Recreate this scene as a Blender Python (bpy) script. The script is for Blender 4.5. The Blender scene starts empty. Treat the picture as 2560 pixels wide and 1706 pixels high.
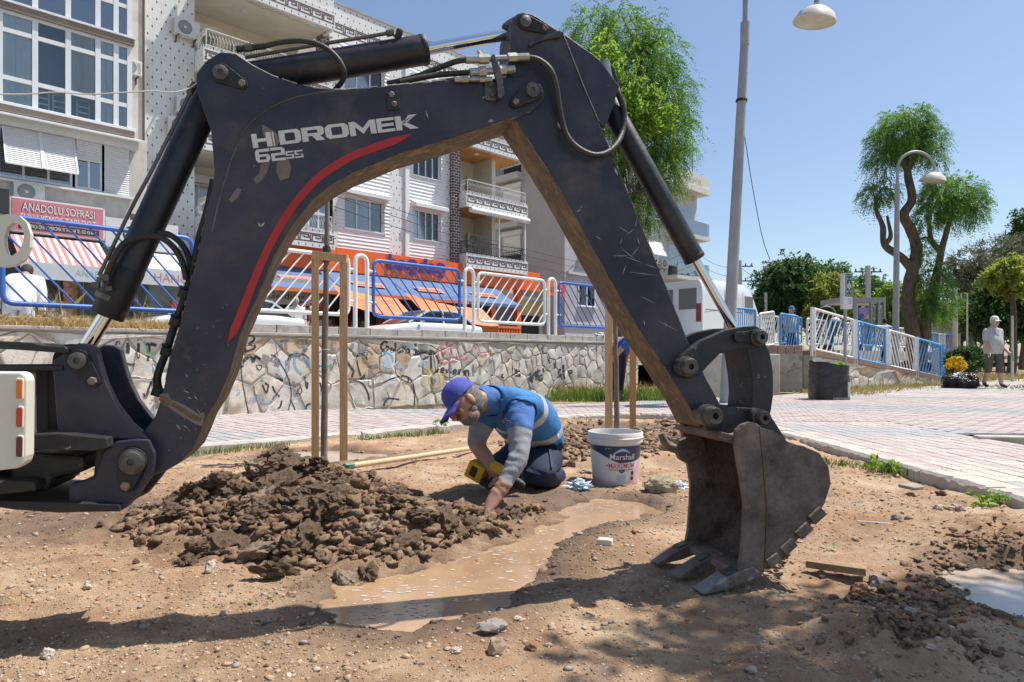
import bpy, bmesh, math, random
import numpy as np
from mathutils import Vector, Matrix, noise as mnoise
from mathutils.bvhtree import BVHTree

random.seed(7)
scene = bpy.context.scene
# ------------------------------------------------------------------ camera
CAM_H = 0.74
FPX = 1707.0            # focal length in pixels of a 2560 wide picture (24 mm on 36 mm)
CX, HY = 1280.0, 895.0
cam_data = bpy.data.cameras.new('camera')
cam_data.lens = 24.0
cam_data.sensor_width = 36.0
cam_data.shift_y = 42.0 / 2560.0
cam_data.clip_start = 0.05
cam_data.clip_end = 3000
camera = bpy.data.objects.new('camera', cam_data)
camera.location = (0, 0, CAM_H)
camera.rotation_euler = (math.radians(90), 0, 0)
scene.collection.objects.link(camera)
scene.camera = camera
# ------------------------------------------------------------------ world and sun
SUN_EL = math.radians(64)
SUN_AZ = math.atan2(0.957, 0.29)      # measured from +Y towards +X
SUN_DIR = Vector((math.sin(SUN_AZ) * math.cos(SUN_EL), math.cos(SUN_AZ) * math.cos(SUN_EL), math.sin(SUN_EL)))
world = bpy.data.worlds.new('World')
scene.world = world
world.use_nodes = True
wn = world.node_tree
wn.nodes.clear()
w_out = wn.nodes.new('ShaderNodeOutputWorld')
w_bg = wn.nodes.new('ShaderNodeBackground')
w_sky = wn.nodes.new('ShaderNodeTexSky')
w_sky.sky_type = 'NISHITA'
w_sky.sun_disc = False
w_sky.sun_elevation = SUN_EL
w_sky.sun_rotation = SUN_AZ
w_sky.altitude = 20
w_sky.air_density = 1.0
w_sky.dust_density = 1.1
w_sky.ozone_density = 1.9
w_bg.inputs['Strength'].default_value = 0.118
wn.links.new(w_sky.outputs[0], w_bg.inputs['Color'])
wn.links.new(w_bg.outputs[0], w_out.inputs['Surface'])
sun_data = bpy.data.lights.new('sun', 'SUN')
sun_data.energy = 5.0
sun_data.angle = math.radians(0.55)
sun_data.color = (1.0, 0.955, 0.88)
sun = bpy.data.objects.new('sun', sun_data)
sun.rotation_euler = (-SUN_DIR).to_track_quat('-Z', 'Y').to_euler()
sun.location = SUN_DIR * 50
scene.collection.objects.link(sun)
scene.view_settings.view_transform = 'Standard'
scene.view_settings.look = 'None'
scene.view_settings.exposure = 0.38
scene.view_settings.gamma = 1.0
scene.view_settings.use_curve_mapping = False
scene.render.engine = 'CYCLES'
scene.cycles.max_bounces = 6
scene.cycles.transparent_max_bounces = 12
scene.cycles.use_denoising = True

COL = scene.collection
ZAX = Vector((0, 0, 1))
# ------------------------------------------------------------------ coordinates
def at(u, v, D):
    """point at depth D seen at photo pixel (u, v)"""
    return Vector(((u - CX) / FPX * D, D, CAM_H - (v - HY) / FPX * D))
def gnd(u, v, z=0.0):
    D = (CAM_H - z) * FPX / (v - HY)
    return Vector(((u - CX) / FPX * D, D, z))
R2 = math.sqrt(0.5)
ES = Vector((R2, R2, 0))      # along the street, away to the right
ET = Vector((-R2, R2, 0))     # across the street, away from the park
def st(s, t, z=0.0):
    return Vector(((s - t) * R2, (s + t) * R2, z))
def s_at(u, t):
    r = (u - CX) / FPX
    return t * (1 + r) / (1 - r)
def z_at(u, v, t):
    r = (u - CX) / FPX
    D = t * math.sqrt(2) / (1 - r)
    return CAM_H - (v - HY) / FPX * D

# ------------------------------------------------------------------ mesh builder
class MB:
    def __init__(self):
        self.v, self.f, self.m = [], [], []
    def add(self, vs, fs, mi=0):
        o = len(self.v)
        self.v.extend(tuple(p) for p in vs)
        self.f.extend(tuple(i + o for i in f) for f in fs)
        self.m.extend([mi] * len(fs))
    def box(self, c, ax, h, mi=0):
        c = Vector(c); A, B, C = ax
        vs = []
        for sx in (-1, 1):
            for sy in (-1, 1):
                for sz in (-1, 1):
                    vs.append(c + A * (sx * h[0]) + B * (sy * h[1]) + C * (sz * h[2]))
        self.add(vs, [(0, 1, 3, 2), (4, 6, 7, 5), (0, 4, 5, 1), (2, 3, 7, 6), (0, 2, 6, 4), (1, 5, 7, 3)], mi)
        return self
    def sbox(self, s0, s1, t0, t1, z0, z1, mi=0):
        return self.box(st((s0 + s1) / 2, (t0 + t1) / 2, (z0 + z1) / 2), (ES, ET, ZAX),
                        (abs(s1 - s0) / 2, abs(t1 - t0) / 2, abs(z1 - z0) / 2), mi)
    def abox(self, lo, hi, mi=0):
        lo, hi = Vector(lo), Vector(hi)
        return self.box((lo + hi) / 2, (Vector((1, 0, 0)), Vector((0, 1, 0)), ZAX), (hi - lo) / 2, mi)
    def bar(self, p0, p1, w, d, up=None, mi=0):
        p0, p1 = Vector(p0), Vector(p1)
        A = (p1 - p0); L = A.length; A = A / L
        up = Vector(up) if up is not None else (ZAX if abs(A.z) < 0.95 else Vector((1, 0, 0)))
        B = up.cross(A).normalized(); C = A.cross(B)
        return self.box((p0 + p1) / 2, (A, B, C), (L / 2, w / 2, d / 2), mi)
    def prism(self, pts, vec, mi=0):
        n = len(pts); vec = Vector(vec)
        a = [Vector(p) for p in pts]
        fs = [tuple(range(n)), tuple(range(2 * n - 1, n - 1, -1))]
        fs += [(i, i + n, (i + 1) % n + n, (i + 1) % n) for i in range(n)]
        self.add(a + [p + vec for p in a], fs, mi)
        return self
    def tube(self, path, r, n=8, mi=0, caps=True):
        path = [Vector(p) for p in path]
        rs = r if isinstance(r, (list, tuple)) else [r] * len(path)
        vs, fs = [], []
        T = (path[1] - path[0]).normalized()
        ref = ZAX if abs(T.z) < 0.9 else Vector((1, 0, 0))
        N = T.cross(ref).normalized()
        for i, p in enumerate(path):
            if i == 0: t = path[1] - path[0]
            elif i == len(path) - 1: t = path[-1] - path[-2]
            else: t = path[i + 1] - path[i - 1]
            if t.length < 1e-9: t = T
            t.normalize()
            N = (N - t * N.dot(t))
            if N.length < 1e-6: N = t.orthogonal()
            N.normalize()
            B = t.cross(N)
            for k in range(n):
                a = 2 * math.pi * k / n
                vs.append(p + (N * math.cos(a) + B * math.sin(a)) * rs[i])
        for i in range(len(path) - 1):
            for k in range(n):
                k2 = (k + 1) % n
                fs.append((i * n + k, i * n + k2, (i + 1) * n + k2, (i + 1) * n + k))
        if caps:
            fs.append(tuple(range(n - 1, -1, -1)))
            fs.append(tuple((len(path) - 1) * n + k for k in range(n)))
        self.add(vs, fs, mi)
        return self
    def cyl(self, p0, p1, r0, r1=None, n=16, mi=0):
        return self.tube([p0, p1], [r0, r0 if r1 is None else r1], n, mi)
    def ball(self, c, rad, nu=12, nv=8, mi=0, ax=None):
        c = Vector(c)
        rx, ry, rz = rad if isinstance(rad, (tuple, list)) else (rad,) * 3
        A, B, C = ax or (Vector((1, 0, 0)), Vector((0, 1, 0)), ZAX)
        vs = [c + C * rz]
        for j in range(1, nv):
            th = math.pi * j / nv
            for i in range(nu):
                ph = 2 * math.pi * i / nu
                vs.append(c + A * (rx * math.sin(th) * math.cos(ph)) + B * (ry * math.sin(th) * math.sin(ph)) + C * (rz * math.cos(th)))
        vs.append(c - C * rz)
        fs = [(0, 1 + i, 1 + (i + 1) % nu) for i in range(nu)]
        for j in range(nv - 2):
            for i in range(nu):
                a = 1 + j * nu + i; b = 1 + j * nu + (i + 1) % nu
                fs.append((a, a + nu, b + nu, b))
        l = len(vs) - 1; o = 1 + (nv - 2) * nu
        fs += [(l, o + (i + 1) % nu, o + i) for i in range(nu)]
        self.add(vs, fs, mi)
        return self
    def lathe(self, c, prof, n=24, mi=0, axis=ZAX, closed=False):
        c = Vector(c); A = axis.normalized(); X = A.orthogonal().normalized(); Y = A.cross(X)
        vs, fs = [], []
        for (r, h) in prof:
            for k in range(n):
                a = 2 * math.pi * k / n
                vs.append(c + A * h + (X * math.cos(a) + Y * math.sin(a)) * r)
        for i in range(len(prof) - 1):
            for k in range(n):
                k2 = (k + 1) % n
                fs.append((i * n + k, i * n + k2, (i + 1) * n + k2, (i + 1) * n + k))
        self.add(vs, fs, mi)
        return self
    def mesh(self, name, mats, smooth=None, recalc=True):
        me = bpy.data.meshes.new(name)
        me.from_pydata(self.v, [], self.f)
        mats = mats if isinstance(mats, (list, tuple)) else [mats]
        for m in mats: me.materials.append(m)
        if len(mats) > 1:
            me.polygons.foreach_set('material_index', self.m)
        if recalc:
            bm = bmesh.new(); bm.from_mesh(me)
            bmesh.ops.recalc_face_normals(bm, faces=bm.faces)
            bm.to_mesh(me); bm.free()
        if smooth is not None:
            me.shade_smooth()
            if smooth < 170: me.set_sharp_from_angle(angle=math.radians(smooth))
        me.update()
        return me
    def build(self, name, mats, parent=None, smooth=None, bevel=0, recalc=True, seg=2):
        o = link(name, self.mesh(name, mats, smooth, recalc), parent)
        if bevel:
            b = o.modifiers.new('bevel', 'BEVEL'); b.width = bevel; b.segments = seg
            b.limit_method = 'ANGLE'; b.angle_limit = math.radians(35)
            b.harden_normals = False
        return o

def link(name, me, parent=None, matrix=None):
    o = bpy.data.objects.new(name, me)
    COL.objects.link(o)
    if parent is not None: o.parent = parent
    if matrix is not None: o.matrix_local = matrix
    return o
def tag(o, label=None, cat=None, group=None, kind=None):
    if label: o['label'] = label
    if cat: o['category'] = cat
    if group: o['group'] = group
    if kind: o['kind'] = kind
    return o
def thing(name, label, cat, group=None, loc=None):
    o = bpy.data.objects.new(name, None)
    COL.objects.link(o)
    o.empty_display_size = 0.1
    if loc is not None: o.location = loc
    return tag(o, label, cat, group)
def copy_tree(o, parent=None):
    c = o.copy(); COL.objects.link(c); c.parent = parent
    for ch in list(o.children): copy_tree(ch, c)
    return c

def spline(pts, n=6):
    """Catmull-Rom through points (any dimension)"""
    P = [Vector(p) for p in pts]
    out = []
    for i in range(len(P) - 1):
        p0 = P[i - 1] if i > 0 else P[i] * 2 - P[i + 1]
        p1, p2 = P[i], P[i + 1]
        p3 = P[i + 2] if i + 2 < len(P) else P[i + 1] * 2 - P[i]
        for k in range(n):
            t = k / n
            out.append(0.5 * ((2 * p1) + (p2 - p0) * t + (2 * p0 - 5 * p1 + 4 * p2 - p3) * t * t + (3 * p1 - p0 - 3 * p2 + p3) * t ** 3))
    out.append(P[-1])
    return out

def text_mesh(txt, size, mat, name, origin, xdir, ydir, width=None, parent=None, ext=0.002, bold=0.0, align='LEFT'):
    """flat lettering standing on a surface"""
    cu = bpy.data.curves.new(name, 'FONT')
    cu.body = txt; cu.size = 1.0; cu.extrude = 0.0; cu.offset = bold; cu.resolution_u = 2
    o = bpy.data.objects.new('tmp', cu); COL.objects.link(o)
    dg = bpy.context.evaluated_depsgraph_get()
    me = bpy.data.meshes.new_from_object(o.evaluated_get(dg))
    bpy.data.objects.remove(o); bpy.data.curves.remove(cu)
    co = np.zeros(len(me.vertices) * 3); me.vertices.foreach_get('co', co); co = co.reshape(-1, 3)
    if len(co) == 0: return None
    x0, x1 = co[:, 0].min(), co[:, 0].max()
    sx = (width / (x1 - x0)) if width else size * 1.38
    sy = size / 0.72
    xd, yd = Vector(xdir).normalized(), Vector(ydir).normalized()
    nd = xd.cross(yd).normalized()
    org = Vector(origin)
    off = x0 if align == 'LEFT' else (x0 + x1) / 2
    new = [org + xd * float((c[0] - off) * sx) + yd * float(c[1] * sy) + nd * ext for c in co]
    me.vertices.foreach_set('co', [k for p in new for k in p])
    me.materials.clear(); me.materials.append(mat)
    me.name = name
    me.update()
    return link(name, me, parent)

# ------------------------------------------------------------------ materials
def _n(nt, t, **kw):
    n = nt.nodes.new(t)
    for k, v in kw.items(): setattr(n, k, v)
    return n
MATS = {}
def M(name, cols, rough=0.7, metal=0.0, scale=6.0, bump=0.0, bscale=60.0, spec=0.5, lo=0.32, hi=0.68,
      detail=5.0, speck=None, speck2=None, rvar=0.0, stretch=None, emit=None, coat=0.0, sheen=0.0, trans=0.0, bdist=0.01):
    if name in MATS: return MATS[name]
    m = bpy.data.materials.new(name); m.use_nodes = True
    nt = m.node_tree; nt.nodes.clear(); L = nt.links.new
    out = _n(nt, 'ShaderNodeOutputMaterial'); b = _n(nt, 'ShaderNodeBsdfPrincipled')
    L(b.outputs[0], out.inputs['Surface'])
    b.inputs['Roughness'].default_value = rough
    b.inputs['Metallic'].default_value = metal
    b.inputs['Specular IOR Level'].default_value = spec
    if coat: b.inputs['Coat Weight'].default_value = coat; b.inputs['Coat Roughness'].default_value = 0.08
    if sheen: b.inputs['Sheen Weight'].default_value = sheen
    if trans: b.inputs['Transmission Weight'].default_value = trans
    tc = _n(nt, 'ShaderNodeTexCoord'); vec = tc.outputs['Object']
    if stretch:
        mp = _n(nt, 'ShaderNodeMapping'); mp.inputs['Scale'].default_value = stretch
        L(vec, mp.inputs['Vector']); vec = mp.outputs[0]
    cols = [tuple(c) + (1,) for c in cols]
    if len(cols) == 1:
        b.inputs['Base Color'].default_value = cols[0]; cs = None
    else:
        nz = _n(nt, 'ShaderNodeTexNoise'); nz.inputs['Scale'].default_value = scale; nz.inputs['Detail'].default_value = detail
        nz.inputs['Roughness'].default_value = 0.62
        L(vec, nz.inputs['Vector'])
        rp = _n(nt, 'ShaderNodeValToRGB')
        el = rp.color_ramp.elements
        el[0].position = lo; el[0].color = cols[0]; el[1].position = hi; el[1].color = cols[-1]
        for i, c in enumerate(cols[1:-1]):
            e = el.new(lo + (hi - lo) * (i + 1) / (len(cols) - 1)); e.color = c
        L(nz.outputs['Fac'], rp.inputs['Fac']); cs = rp.outputs['Color']
    for sp in (speck, speck2):
        if not sp: continue
        col, scl, thr = sp[:3]; soft = sp[3] if len(sp) > 3 else 0.03
        n2 = _n(nt, 'ShaderNodeTexNoise'); n2.inputs['Scale'].default_value = scl; n2.inputs['Detail'].default_value = 4
        n2.inputs['Roughness'].default_value = 0.7
        L(vec if len(sp) < 5 else tc.outputs['Object'], n2.inputs['Vector'])
        r2 = _n(nt, 'ShaderNodeMapRange'); r2.inputs['From Min'].default_value = thr; r2.inputs['From Max'].default_value = thr + soft
        L(n2.outputs['Fac'], r2.inputs['Value'])
        mx = _n(nt, 'ShaderNodeMix', data_type='RGBA')
        L(r2.outputs[0], mx.inputs['Factor'])
        if cs is None: mx.inputs['A'].default_value = cols[0]
        else: L(cs, mx.inputs['A'])
        mx.inputs['B'].default_value = tuple(col) + (1,)
        cs = mx.outputs['Result']
    if cs is not None: L(cs, b.inputs['Base Color'])
    if bump:
        n3 = _n(nt, 'ShaderNodeTexNoise'); n3.inputs['Scale'].default_value = bscale; n3.inputs['Detail'].default_value = 5
        n3.inputs['Roughness'].default_value = 0.65
        L(vec, n3.inputs['Vector'])
        bp = _n(nt, 'ShaderNodeBump'); bp.inputs['Strength'].default_value = bump; bp.inputs['Distance'].default_value = bdist
        L(n3.outputs['Fac'], bp.inputs['Height']); L(bp.outputs[0], b.inputs['Normal'])
    if rvar:
        n4 = _n(nt, 'ShaderNodeTexNoise'); n4.inputs['Scale'].default_value = scale * 2.3; n4.inputs['Detail'].default_value = 4
        L(vec, n4.inputs['Vector'])
        r4 = _n(nt, 'ShaderNodeMapRange'); r4.inputs['To Min'].default_value = max(0.02, rough - rvar); r4.inputs['To Max'].default_value = min(1, rough + rvar)
        L(n4.outputs['Fac'], r4.inputs['Value']); L(r4.outputs[0], b.inputs['Roughness'])
    if emit:
        b.inputs['Emission Color'].default_value = tuple(emit[0]) + (1,); b.inputs['Emission Strength'].default_value = emit[1]
    MATS[name] = m
    return m

def leaf_mat(name, cols, scale=3.0, transl=0.45):
    m = bpy.data.materials.new(name); m.use_nodes = True
    nt = m.node_tree; nt.nodes.clear(); L = nt.links.new
    out = _n(nt, 'ShaderNodeOutputMaterial')
    tc = _n(nt, 'ShaderNodeTexCoord'); nz = _n(nt, 'ShaderNodeTexNoise')
    nz.inputs['Scale'].default_value = scale; nz.inputs['Detail'].default_value = 6; nz.inputs['Roughness'].default_value = 0.75
    L(tc.outputs['Object'], nz.inputs['Vector'])
    rp = _n(nt, 'ShaderNodeValToRGB'); el = rp.color_ramp.elements
    cs = [tuple(c) + (1,) for c in cols]
    el[0].position = 0.3; el[0].color = cs[0]; el[1].position = 0.7; el[1].color = cs[-1]
    for i, c in enumerate(cs[1:-1]):
        e = el.new(0.3 + 0.4 * (i + 1) / (len(cs) - 1)); e.color = c
    L(nz.outputs['Fac'], rp.inputs['Fac'])
    d = _n(nt, 'ShaderNodeBsdfPrincipled'); d.inputs['Roughness'].default_value = 0.55; d.inputs['Specular IOR Level'].default_value = 0.3
    t = _n(nt, 'ShaderNodeBsdfTranslucent')
    L(rp.outputs[0], d.inputs['Base Color'])
    hs = _n(nt, 'ShaderNodeHueSaturation'); hs.inputs['Value'].default_value = 1.5; hs.inputs['Saturation'].default_value = 1.05
    L(rp.outputs[0], hs.inputs['Color']); L(hs.outputs[0], t.inputs['Color'])
    mx = _n(nt, 'ShaderNodeMixShader'); mx.inputs[0].default_value = transl
    L(d.outputs[0], mx.inputs[1]); L(t.outputs[0], mx.inputs[2]); L(mx.outputs[0], out.inputs['Surface'])
    return m

def glass_mat(name, tint=(0.8, 0.9, 0.95), refl=0.35, rough=0.03):
    m = bpy.data.materials.new(name); m.use_nodes = True
    nt = m.node_tree; nt.nodes.clear(); L = nt.links.new
    out = _n(nt, 'ShaderNodeOutputMaterial'); tr = _n(nt, 'ShaderNodeBsdfTransparent'); gl = _n(nt, 'ShaderNodeBsdfGlossy')
    tr.inputs['Color'].default_value = tuple(tint) + (1,); gl.inputs['Roughness'].default_value = rough
    fr = _n(nt, 'ShaderNodeFresnel'); fr.inputs['IOR'].default_value = 1.6
    mr = _n(nt, 'ShaderNodeMapRange'); mr.inputs['To Min'].default_value = refl; mr.inputs['To Max'].default_value = 1.0
    L(fr.outputs[0], mr.inputs['Value'])
    mx = _n(nt, 'ShaderNodeMixShader'); L(mr.outputs[0], mx.inputs[0]); L(tr.outputs[0], mx.inputs[1]); L(gl.outputs[0], mx.inputs[2])
    L(mx.outputs[0], out.inputs['Surface'])
    return m

def st_mat(name, kind):
    """patterns laid out along the street front: tiles with a small motif, bricks"""
    m = bpy.data.materials.new(name); m.use_nodes = True
    nt = m.node_tree; nt.nodes.clear(); L = nt.links.new
    out = _n(nt, 'ShaderNodeOutputMaterial'); b = _n(nt, 'ShaderNodeBsdfPrincipled'); L(b.outputs[0], out.inputs['Surface'])
    g = _n(nt, 'ShaderNodeNewGeometry')
    def dot(v):
        d = _n(nt, 'ShaderNodeVectorMath', operation='DOT_PRODUCT'); d.inputs[1].default_value = v
        L(g.outputs['Position'], d.inputs[0]); return d.outputs['Value']
    def mth(op, a, b2=None, c=None):
        n = _n(nt, 'ShaderNodeMath', operation=op)
        for i, x in enumerate((a, b2, c)):
            if x is None: continue
            if isinstance(x, (int, float)): n.inputs[i].default_value = x
            else: L(x, n.inputs[i])
        return n.outputs[0]
    s = mth('ADD', dot(tuple(ES)), dot(tuple(ET * 0.97)))
    z = dot((0, 0, 1))
    nz = _n(nt, 'ShaderNodeTexNoise'); nz.inputs['Scale'].default_value = 1.3; nz.inputs['Detail'].default_value = 5
    L(g.outputs['Position'], nz.inputs['Vector'])
    if kind == 'brick':
        cv = _n(nt, 'ShaderNodeCombineXYZ'); L(s, cv.inputs[0]); L(z, cv.inputs[1])
        br = _n(nt, 'ShaderNodeTexBrick'); L(cv.outputs[0], br.inputs['Vector'])
        br.inputs['Scale'].default_value = 1.0; br.inputs['Brick Width'].default_value = 0.26; br.inputs['Row Height'].default_value = 0.135
        br.inputs['Mortar Size'].default_value = 0.014
        br.inputs['Color1'].default_value = (0.085, 0.042, 0.038, 1); br.inputs['Color2'].default_value = (0.13, 0.062, 0.055, 1)
        br.inputs['Mortar'].default_value = (0.55, 0.53, 0.5, 1)
        L(br.outputs['Color'], b.inputs['Base Color']); b.inputs['Roughness'].default_value = 0.5
        return m
    pw, ph = 0.30, 0.30
    zz = mth('DIVIDE', z, ph); row = mth('FLOOR', zz)
    sh = mth('MULTIPLY', mth('MODULO', row, 2.0), 0.5)
    ss = mth('ADD', mth('DIVIDE', s, pw), sh)
    fx = mth('ABSOLUTE', mth('SUBTRACT', mth('FRACT', ss), 0.5))
    fz = mth('ABSOLUTE', mth('SUBTRACT', mth('FRACT', zz), 0.5))
    dm = mth('ADD', mth('MULTIPLY', fx, 1.7), fz)
    mask = mth('LESS_THAN', dm, 0.19)
    # joints of the wall tiles
    j1 = mth('LESS_THAN', mth('FRACT', mth('DIVIDE', z, 0.3)), 0.02)
    j2 = mth('LESS_THAN', mth('FRACT', mth('DIVIDE', s, 0.3)), 0.02)
    jm = mth('MAXIMUM', j1, j2)
    rp = _n(nt, 'ShaderNodeValToRGB'); el = rp.color_ramp.elements
    el[0].position = 0.3; el[0].color = (0.66, 0.645, 0.62, 1); el[1].position = 0.7; el[1].color = (0.78, 0.77, 0.75, 1)
    L(nz.outputs['Fac'], rp.inputs['Fac'])
    m1 = _n(nt, 'ShaderNodeMix', data_type='RGBA'); L(jm, m1.inputs['Factor']); L(rp.outputs[0], m1.inputs['A']); m1.inputs['B'].default_value = (0.5, 0.48, 0.46, 1)
    m2 = _n(nt, 'ShaderNodeMix', data_type='RGBA'); L(mask, m2.inputs['Factor']); L(m1.outputs['Result'], m2.inputs['A']); m2.inputs['B'].default_value = (0.10, 0.075, 0.07, 1)
    L(m2.outputs['Result'], b.inputs['Base Color']); b.inputs['Roughness'].default_value = 0.35
    return m
m_pin = M('grey_pin_steel', [(0.075, 0.068, 0.06), (0.17, 0.155, 0.14)], rough=0.45, metal=0.55, scale=25, bump=0.3, bscale=80)
m_decal_white = M('worn_white_decal', [(0.60, 0.57, 0.54), (0.70, 0.67, 0.64)], rough=0.6, scale=10, speck=((0.10, 0.085, 0.07), 15.0, 0.64, 0.03))
m_decal_red = M('red_decal', [(0.40, 0.016, 0.016), (0.47, 0.022, 0.02)], rough=0.45, scale=4)
m_black = M('greasy_black_steel', [(0.010, 0.010, 0.011), (0.03, 0.028, 0.028)], rough=0.55, scale=9, bump=0.3, bscale=60,
            speck=((0.11, 0.085, 0.065), 12.0, 0.66, 0.05))
m_rubber = M('hose_rubber', [(0.016, 0.015, 0.015), (0.045, 0.04, 0.036)], rough=0.55, scale=14, bump=0.2, bscale=90)
m_chrome = M('chrome_rod', [(0.75, 0.76, 0.78)], rough=0.06, metal=1.0)
m_zinc = M('zinc_fitting', [(0.32, 0.31, 0.28), (0.48, 0.46, 0.42)], rough=0.35, metal=0.75, scale=30, bump=0.1)
# ================================================================== ground
_tab=np.random.RandomState(5).rand(256,256)
def vnoise(x,y):
 xi=np.floor(x).astype(int);yi=np.floor(y).astype(int)
 fx=x-xi;fy=y-yi
 fx=fx*fx*(3-2*fx);fy=fy*fy*(3-2*fy)
 a=_tab[xi&255,yi&255];b=_tab[(xi+1)&255,yi&255];c=_tab[xi&255,(yi+1)&255];d=_tab[(xi+1)&255,(yi+1)&255]
 return(a*(1-fx)+b*fx)*(1-fy)+(c*(1-fx)+d*fx)*fy-0.5
def fbm(x,y,f,octs=5,g=0.55):
 r=np.zeros_like(x);a=1.0
 for i in range(octs):
  r+=a*vnoise(x*f+17.3*i,y*f+9.1*i);f*=2.07;a*=g
 return r
PATH_Z=0.05
KERB=[(-3.9,4.05-.25),(-2.46,5.26),(-.72,6.87),(.2,7.70),(.75,8.12),(1.25,8.34),(1.7,8.36),(2.05,8.15),(2.3,7.7),(2.42,7.1),(2.46,6.4),(2.47,5.5),(2.47,4.8),(2.48,4.0),(2.49,3.3),(2.5,2.4),(2.5,1.0)]
KERB=[tuple(p)[:2]for p in spline([Vector((a,b,0))for a,b in KERB],5)]
def poly_px(pts,z=0):return[tuple(gnd(u,v,z)[:2])for u,v in pts]
def inside(x,y,poly):
 r=np.zeros(x.shape,bool);n=len(poly)
 for i in range(n):
  x0,y0=poly[i];x1,y1=poly[(i+1)%n]
  c=((y0>y)!=(y1>y))&(x<(x1-x0)*(y-y0)/((y1-y0)+1e-12)+x0)
  r^=c
 return r
def dist_poly(x,y,poly,closed=True):
 d=np.full(x.shape,1e9);n=len(poly)
 for i in range(n if closed else n-1):
  x0,y0=poly[i];x1,y1=poly[(i+1)%n]
  dx,dy=x1-x0,y1-y0;L2=dx*dx+dy*dy+1e-12
  t=np.clip(((x-x0)*dx+(y-y0)*dy)/L2,0,1)
  d=np.minimum(d,np.hypot(x-x0-t*dx,y-y0-t*dy))
 return d
PUDDLES=[poly_px([(1455,1248),(1530,1242),(1600,1250),(1622,1268),(1560,1288),(1480,1304),(1400,1332),(1372,1385),(1310,1438),(1235,1488),(1100,1522),(955,1545),(880,1525),(842,1492),(866,1458),(990,1432),(1062,1385),(1190,1342),(1322,1326),(1345,1290)]),poly_px([(690,1140),(760,1128),(850,1126),(945,1134),(930,1146),(840,1152),(740,1152)]),poly_px([(1445,1076),(1520,1066),(1600,1068),(1690,1074),(1660,1086),(1560,1092),(1470,1088)]),poly_px([(2392,1420),(2440,1412),(2560,1425),(2700,1440),(2700,1520),(2600,1518),(2500,1508),(2460,1475),(2420,1445)]),]
def ground_height(x,y):
 z=0.030*fbm(x,y,0.8,3)+0.022*fbm(x,y,3.1,3)+0.014*fbm(x,y,11.0,4)
 z+=0.012*np.clip(fbm(x+3,y,34.0,2),0.0,1)*np.clip(.6+2.5*fbm(x+7,y,1.7,2),.15,1.6)
 for(cx,cy,r,h)in((1.05,7.35,.75,.05),(1.95,2.55,.45,.07),(2.1,3.05,.35,.05),(-.0,7.0,.5,.03),(1.0,1.72,.24,.09),(.75,6.1,.6,.05),(1.5,6.3,.5,.05)):
  d=np.hypot(x-cx,y-cy)/r
  z+=h*np.exp(-d*d*1.6)*(0.7+1.3*np.abs(fbm(x+5,y+2,7.0,4)))
 for i,P in enumerate(PUDDLES):
  ins=inside(x,y,P);d=dist_poly(x,y,P)
  sd=np.where(ins,-d,d)
  e=sd+(0.045 if i==0 else 0.02)+0.10*fbm(x,y,5.0,4)
  w=1-np.clip(e/0.16,0,1);w=w*w*(3-2*w)
  rim=np.exp(-((e-0.13)/0.07)**2)
  z=z*(1-w*.85)+w*(-0.028)+(0.012*rim if i!=0 else 0.004*rim)
 return z-0.004
def wetness(x,y):
 w=np.zeros_like(x)
 for P,k in zip(PUDDLES,(.30,.35,.35,.22)):
  ins=inside(x,y,P);d=dist_poly(x,y,P)
  sd=np.where(ins,-d,d)+0.12*fbm(x,y,4.0,4)
  w=np.maximum(w,1-np.clip(sd/k,0,1))
 d=dist_poly(x,y,[(-1.9,3.2),(-1.1,3.3),(-.4,3.1),(.2,3.4)],closed=False)+0.2*fbm(x,y,3.0,4)
 w=np.maximum(w,0.75*(1-np.clip((d-.35)/.35,0,1)))
 return w
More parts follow.
